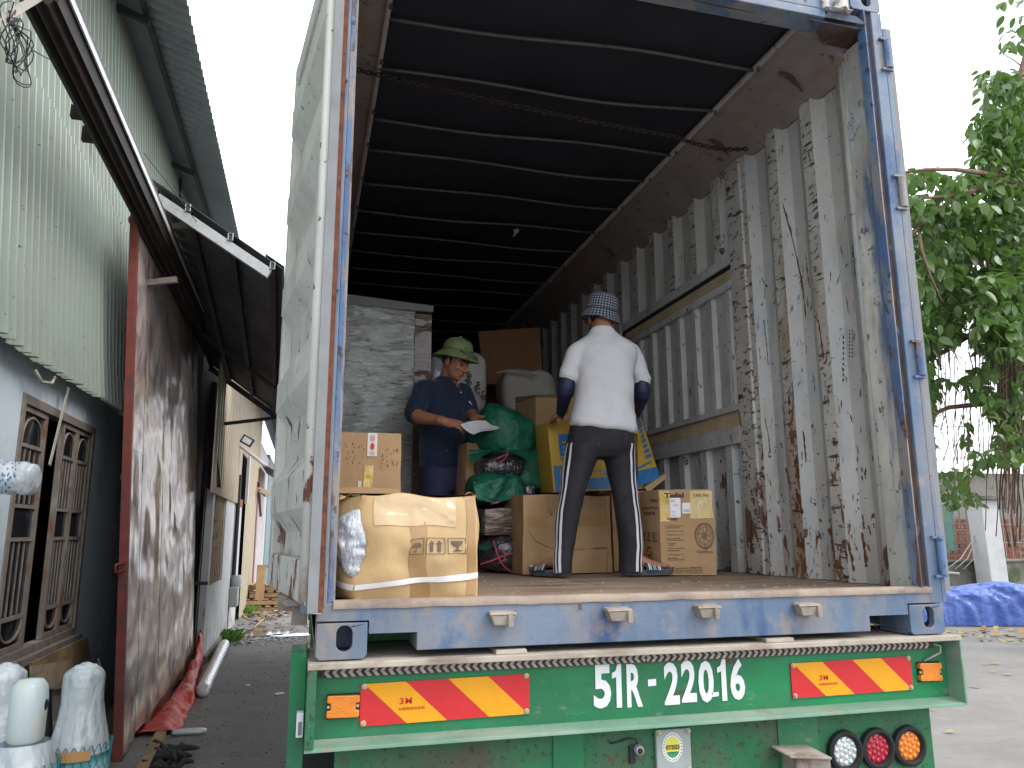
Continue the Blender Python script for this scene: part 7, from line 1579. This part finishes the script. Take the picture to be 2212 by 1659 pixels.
mat('blue_tarp', (.065, .13, .44), .35, var=.12, vs=3, bump=.4, bs=20, coat=.3, big=((1, 1, 1), 5, .9, .05), layers=[lay((.10, .17, .52), 2.5, .5, .62, a=.6), lay((.02, .04, .24), 3, .58, .68, off=4, a=.6)])
mat('mossy_wall', (.20, .19, .165), .95, var=.15, vs=3, bump=.6, layers=[lay((.05, .075, .025), 1.8, .46, .6, a=.85), lay((.10, .095, .085), 4, .55, .66, a=.6, off=3)])
mat('whitewash', (.56, .56, .54), .9, var=.06, vs=4, bump=.4, layers=[lay((.33, .31, .28), 3, .60, .66, a=.9, g=('z', -1.4, 0, .06)), lay((.42, .41, .39), 2, .5, .66, a=.5, off=4)])
mat('wire_grey', (.25, .25, .24), .5, metal=.5)
mat('green_sheet', (.09, .22, .17), .6, var=.12, vs=4)
mat('dry_leaf', (.34, .22, .09), .7, var=.35, vs=3, rnd=.4, layers=[lay((.35, .33, .10), 1.5, .5, .62, a=.7)])
mat('shed_white', (.60, .61, .62), .6, var=.06, vs=2)
M = MATS
# ---- the tree
TB = V((12.2, 6.8, GZ))
tree = thing('rubber_fig_tree', 'big broad-leaved fig tree with hanging brown aerial roots, right of the container', 'tree', tuple(TB))
mb = MB()
tr_p = [TB, TB+V((.05, 0, 1.0)), TB+V((-.1, .05, 2.4)), TB+V((-.35, .1, 4.0)), TB+V((-.3, .2, 5.6))]
mb.tube(tr_p, [.48, .36, .32, .25, .14], 14)
for k in range(7):
    a = k*.9; mb.tube([TB+V((math.cos(a)*.75, math.sin(a)*.75, -.02)), TB+V((math.cos(a)*.42, math.sin(a)*.42, .12)), TB+V((math.cos(a)*.25, math.sin(a)*.25, .7))], [.05, .12, .10], 8)
mb.build('trunk', M['bark'], tree, smooth=True)
def branch(pix, r, m='bark', name='branch', z=None):
    P_ = [U(u, v, y=y) for u, v, y in pix]; r = list(r)
    if z is not None:
        q = TB+V((-.3*min(1, z/4), .1, z)); P_ = [q, q.lerp(P_[0], .5)+V((0, 0, .12))]+P_; r = [r[0]*1.5, r[0]*1.2]+r
    mb = MB(); mb.tube(P_, r, 8); return mb.build(name, M[m], tree, smooth=True)
branch([(2290, 470, 6.4), (2205, 396, 6.0), (2150, 398, 5.7), (2100, 414, 5.5), (2045, 440, 5.4), (1975, 500, 5.3), (1940, 520, 5.2)], [.10, .06, .045, .038, .032, .024, .018], z=4.6)
branch([(2260, 420, 6.2), (2180, 385, 5.8), (2110, 372, 5.4), (2060, 366, 5.2), (2000, 366, 5.1), (1940, 374, 5.0)], [.08, .045, .035, .028, .022, .014], z=5.0)
branch([(2100, 414, 5.5), (2040, 425, 5.3), (1990, 428, 5.2), (1945, 470, 5.1)], [.03, .024, .018, .012])
branch([(1985, 500, 5.3), (1992, 540, 5.2), (2012, 600, 5.15), (2035, 650, 5.1)], [.02, .016, .012, .008])
branch([(2320, 700, 6.8), (2212, 655, 6.4), (2130, 700, 6.2), (2040, 760, 6.0), (1960, 790, 5.9)], [.12, .06, .045, .035, .02], z=3.2)
branch([(2320, 870, 6.9), (2212, 865, 6.6), (2130, 872, 6.5), (2050, 880, 6.4), (1990, 905, 6.3)], [.10, .05, .042, .034, .02], z=2.2)
branch([(2300, 330, 6.2), (2230, 250, 6.0), (2200, 180, 5.9), (2230, 60, 6.0)], [.12, .07, .05, .03], z=5.4)
branch([(2215, 150, 6.0), (2190, 130, 5.9), (2170, 118, 5.9), (2150, 112, 5.85)], [.012, .009, .007, .005])
for k in range(34):
    u, v = random.uniform(1945, 2190), random.uniform(365, 780); y = random.uniform(5.0, 6.6); a = random.uniform(-2.2, .6); l = random.uniform(25, 90)
    branch([(u, v, y), (u+l*.5*math.cos(a)+random.uniform(-9, 9), v+l*.5*math.sin(a)*-.6+random.uniform(-9, 9), y), (u+l*math.cos(a), v-l*.6*math.sin(a)+random.uniform(0, 22), y-.1)], [.010, .008, .004], 'aerial_root' if k % 3 else 'bark', 'twig')
# hanging aerial roots: the nearest ones singly, the rest as one mass
def root_pts(u, v0, v1, y):
    n = 9; ph = random.uniform(0, 6); am = random.uniform(2, 9); return [U(u+am*math.sin(ph+t*3)+random.uniform(-2.5, 2.5)+(t**2)*random.uniform(-6, 6), v0+(v1-v0)*t, y=y) for t in [k/(n-1) for k in range(n)]]
for k in range(52):
    u = random.choice([random.gauss(2185, 22), random.gauss(2195, 16), random.uniform(2060, 2212)]); v0 = random.uniform(430, 700); v1 = v0+random.uniform(220, 560); y = random.uniform(5.6, 7.2)
    mb = MB(); mb.tube(root_pts(u, v0, min(v1, 1180), y), random.uniform(.005, .014), 5); mb.build('aerial_root', M['aerial_root'], tree, smooth=True)
mb = MB()
for k in range(220):
    if random.random() < .55: u = random.gauss(2195, 24); v0 = random.uniform(500, 720); v1 = v0+random.uniform(200, 420)
    else: u = random.uniform(1955, 2215); v0 = random.uniform(560, 900); v1 = v0+random.uniform(70, 260)
    pts = root_pts(u, v0, min(v1, 1130), random.uniform(5.7, 7.4)); mb.tube(pts, random.uniform(.0025, .006), 4)
mb.build('root_curtain', M['aerial_root'], tree, kind='stuff')
# leaves
def leaf_shape(l=1.0):
    vs, fs = [], []; prof = [(0, .0), (.12, .16), (.32, .25), (.55, .25), (.78, .16), (.93, .05), (1.0, 0)]
    for t, w in prof: vs += [(-w*l, t*l, .10*l*(w*2.2)-.16*l*t*t), (0, t*l, -.16*l*t*t), (w*l, t*l, .10*l*(w*2.2)-.16*l*t*t)]
    for i in range(6): fs += [(3*i, 3*i+1, 3*i+4, 3*i+3), (3*i+1, 3*i+2, 3*i+5, 3*i+4)]
    return vs, fs
lv, lf = leaf_shape()
def leaf_me(l):
    me = bpy.data.meshes.new('leaf'); me.from_pydata([tuple(c*l for c in v) for v in lv], [], lf); me.materials.append(M['leaf_green']); me.polygons.foreach_set('use_smooth', [True]*len(lf)); me.update(); return me
LM = [leaf_me(l) for l in (.15, .18, .21, .24)]
zones = [  # u0, u1, v0, v1, y0, y1, weight
    (2112, 2215, 150, 300, 5.4, 6.4, 1.5), (2110, 2180, 290, 370, 5.4, 6.2, .7), (2160, 2225, -20, 110, 5.6, 6.4, .22), (2095, 2215, 255, 400, 5.4, 6.6, 1.7), (2140, 2225, 170, 560, 5.6, 7.0, 2.2),
    (1940, 2100, 365, 470, 5.0, 6.2, 2.0), (1945, 2110, 440, 640, 5.2, 6.8, 3.2), (1955, 2080, 600, 740, 5.3, 6.6, 1.9), (1960, 2010, 700, 880, 5.3, 6.4, .9), (2110, 2225, 590, 720, 4.9, 6.0, 3.2), (2120, 2225, 380, 600, 5.2, 6.4, 2.6), (2150, 2215, 690, 760, 4.9, 5.6, .8),
    (1975, 2215, 740, 960, 5.8, 7.4, 3.4), (2095, 2225, 740, 1000, 5.4, 7.0, 2.6), (2000, 2120, 900, 960, 6.2, 7.2, .45), (2030, 2110, 1000, 1090, 6.4, 7.4, .30), (2090, 2215, 450, 600, 6.0, 7.2, 1.6), (1950, 2110, 480, 760, 6.6, 7.8, 2.2)]
holes = [(2075, 775, 42, 42), (2045, 925, 34, 45), (2090, 880, 40, 28), (2058, 850, 24, 22), (2120, 930, 30, 40), (2040, 985, 60, 22), (2150, 820, 26, 22), (2050, 365, 22, 12), (2128, 560, 14, 16)]
tot = sum(z[6] for z in zones); cand = []
while len(cand) < 7000:
    z = random.choices(zones, [q[6] for q in zones])[0]; u, v, y = random.uniform(z[0], z[1]), random.uniform(z[2], z[3]), random.uniform(z[4], z[5])
    if any(((u-h[0])/h[2])**2+((v-h[1])/h[3])**2 < 1.15 for h in holes): continue
    nn_ = noise.noise(V((u*.016, v*.016, 4)))
    if nn_ < -.25 and random.random() < .6: continue
    cand.append((u, v, y))
cand.sort(key=lambda q: q[2]); mb = MB()
for i, (u, v, y) in enumerate(cand):
    p = U(u, v, y=y); az = random.uniform(0, 6.28); pit = random.gauss(-.75, .5); rl_ = random.gauss(0, .5)
    R = Matrix.Rotation(az, 4, 'Z') @ Matrix.Rotation(pit, 4, 'X') @ Matrix.Rotation(rl_, 4, 'Y'); k = random.choices((0, 1, 2, 3), (3, 4, 2, 1))[0]
    if i < 300:
        o = bpy.data.objects.new('leaf', LM[k]); COL.objects.link(o); o.parent = tree; o.matrix_local = Matrix.Translation(p-TB) @ R
    else:
        l = (.15, .18, .21, .24)[k]; mb.add([p+R.to_3x3() @ V(tuple(c*l for c in q)) for q in lv], lf)
for i in range(5200):
    t = random.uniform(0, 6.28); rr = random.uniform(.55, 1)**.5; ph = random.uniform(-.8, 1.4); p = TB+V((.2, .2, 5.4))+V((2.6*rr*math.cos(t)*math.cos(ph), 2.6*rr*math.sin(t)*math.cos(ph), 2.2*rr*math.sin(ph)))
    q = CM @ (np.array(p)-CP)
    if 1106+CF*q[0]/q[2] < 2225 or noise.noise(p*.9) < -.12: continue
    R = Matrix.Rotation(random.uniform(0, 6.28), 3, 'Z') @ Matrix.Rotation(random.gauss(-.75, .5), 3, 'X'); l = random.choice((.15, .18, .21, .24)); mb.add([p+R @ V(tuple(c*l for c in q_)) for q_ in lv], lf)
mb.build('foliage', M['leaf_green'], tree, smooth=True, kind='stuff')
# dense dark inner leaves give depth behind, further along the branch line
mb = MB()
for k in range(2600):
    u, v, y = random.uniform(1950, 2225), random.uniform(430, 760), random.uniform(8.0, 10.0)
    if u > 2100 and v < 440: continue
    if noise.noise(V((u*.02, v*.02, 9))) < -.1 or ((u-2075)/60)**2+((v-790)/60)**2 < 1: continue
    p = U(u, v, y=y); R = Matrix.Rotation(random.uniform(0, 6.28), 3, 'Z') @ Matrix.Rotation(random.gauss(-.7, .6), 3, 'X'); l = random.uniform(.16, .26); mb.add([p+R @ V(tuple(c*l for c in q)) for q in lv], lf)
mb.build('inner_foliage', M['leaf_green'], tree, smooth=True, kind='stuff')
# ---- wall, fence and pillar
WY = 13.2
wall = thing('garden_wall', 'low mossy wall carrying a wire fence, behind the blue tarpaulin', 'wall', (18.5, WY, GZ))
mb = MB(); mb.box((12.5, WY, GZ-.02), (27, WY+.3, -.36)); mb.box((12.5, WY-.05, -.3595), (27, WY+.35, -.30)); mb.build('wall_base', M['mossy_wall'], wall, bevel=.02)
for k in range(26):
    x = 13.4+k*.22
    mb = MB(); mb.box((x-.011, WY+.12, -.30), (x+.011, WY+.142, 1.22)); mb.build('fence_bar', M['wire_grey'], wall)
for z in (.1, .55, 1.0, 1.2):
    mb = MB(); mb.box((12.6, WY+.108, z), (26, WY+.1195, z+.02)); mb.build('fence_rail', M['wire_grey'], wall)
bw = thing('brick_wall', 'rough red brick wall behind the wire fence', 'wall', (16.0, 14.6, GZ))
mb = MB(); mb.box((13.5, 14.62, GZ-.02), (23.5, 14.85, .80)); mb.build('mortar_core', M['mortar'], bw)
base = None; n = 0
for r in range(15):
    for c in range(17):
        x = 15.2+c*.235+(.117 if r % 2 else 0); z = -.48+r*.083
        if random.random() < .06 and r > 11: continue
        if base is None:
            mb = MB(); mb.box((-.108, -.014, -.034), (.108, .05, .034)); base = mb.mesh('brick', M['brick_red'])
        o = link('brick', base, bw, V((x, 14.60+random.uniform(-.012, .012), z))-wl(bw)); o.rotation_euler = (random.gauss(0, .02), random.gauss(0, .02), random.gauss(0, .02))
pil = thing('gate_pillar', 'whitewashed gate pillar with a flat cap, in front of the brick wall', 'pillar', (16.1, 12.8, GZ))
mb = MB(); mb.hexa([(15.85, 12.6, GZ), (16.36, 12.6, GZ), (16.36, 13.05, GZ), (15.85, 13.05, GZ), (15.80, 12.62, 1.15), (16.32, 12.62, 1.15), (16.32, 13.07, 1.15), (15.80, 13.07, 1.15)]); mb.build('shaft', M['whitewash'], pil, bevel=.02)
mb = MB(); mb.box((15.68, 12.5, 1.1515), (16.46, 13.17, 1.25)); mb.build('cap', M['mossy_wall'], pil, bevel=.01)
mb = MB(); mb.box((15.7, 14.2, -.1), (16.5, 14.24, 1.15)); o = mb.build('metal_sheet', M['green_sheet'], loc=(16.1, 14.2, -.3)); tag(o, 'green metal sheet standing behind the white pillar', 'metal sheet')
mb = MB()
for k in range(3): mb.tube([(14.9+.25*k, 12.95, -.5), (15.3+.2*k, 12.9, -.25), (15.7+.1*k, 12.92, .15), (15.95, 12.95, .5)], .013, 6)
mb.tube([(14.2, 12.95, -.35), (14.6, 12.85, -.55), (15.2, 12.9, -.6)], .03, 6); o = mb.build('pipe_bundle', M['strip_grey'], loc=(15.3, 12.9, -.5), smooth=True); tag(o, 'grey hoses bent against the mossy wall', 'hose')
sh = thing('far_shed', 'distant grey shed with a pale sheet roof, seen below the leaves', 'building', (27, 23, GZ))
mb = MB(); mb.box((21, 22.5, GZ), (36, 26, 2.7)); mb.build('wall', M['mortar'], sh); mb = MB(); mb.hexa([(20.5, 21.9, 2.72), (36, 21.9, 4.3), (36, 26.5, 5.2), (20.5, 26.5, 3.6), (20.5, 21.9, 2.85), (36, 21.9, 4.43), (36, 26.5, 5.33), (20.5, 26.5, 3.73)]); mb.build('roof', M['shed_white'], sh)
# ---- blue tarpaulin over a long heap
mb = MB()
def bt(a, b_):
    x = 11.3+6.2*a; th = math.pi*b_; yb = 10.85-.62*(x-12.7)*.9*(x > 12.7)*.55
    h = .80*(.92+.10*noise.noise(V((x*1.1, 2, 1)))); q = V((x, yb+.42-.46*math.cos(th), GZ+.012+h*1.06*max(0, math.sin(th))**.36))
    k = noise.fractal(V((x*2.6, b_*4.2, 3)), 1, 2, 4)*.06+.12*(.4-abs(noise.noise(V((x*3.4+b_*2, b_*5, 7)))))+.06*(.4-abs(noise.noise(V((x*8-b_*3, b_*11, 17))))); return q+V((.02*k, -k*.9, k*.35*min(1, b_*8)*min(1, (1-b_)*8)))
mb.grid(bt, 150, 60); o = mb.build('blue_tarp', M['blue_tarp'], loc=(14.5, 11, GZ), smooth=True); tag(o, 'crumpled bright blue tarpaulin covering a low heap in front of the mossy wall', 'tarpaulin')
mb = MB()
for k in range(190):
    x = random.uniform(11, 16); y = 10.0-.3*(x-12.7)+random.gauss(-.5, .7); p = V((x, y, gz(x, y)+.02)); R = Matrix.Rotation(random.uniform(0, 6.28), 3, 'Z') @ Matrix.Rotation(random.gauss(0, .25), 3, 'X'); l = random.uniform(.10, .26); mb.add([p+R @ V((q[0]*l, q[1]*l, q[2]*l*.6+.012)) for q in lv], lf)
for k in range(60):
    x = random.uniform(6, 15); y = random.uniform(3, 9.5); p = V((x, y, gz(x, y)+.015)); R = Matrix.Rotation(random.uniform(0, 6.28), 3, 'Z'); l = random.uniform(.06, .14); mb.add([p+R @ V((q[0]*l, q[1]*l, q[2]*l*.6+.012)) for q in lv], lf)
o = mb.build('fallen_leaves', M['dry_leaf'], loc=(13, 10, GZ), kind='stuff', smooth=True); tag(o, 'dry and yellow leaves scattered on the concrete by the blue tarpaulin', 'fallen leaves')
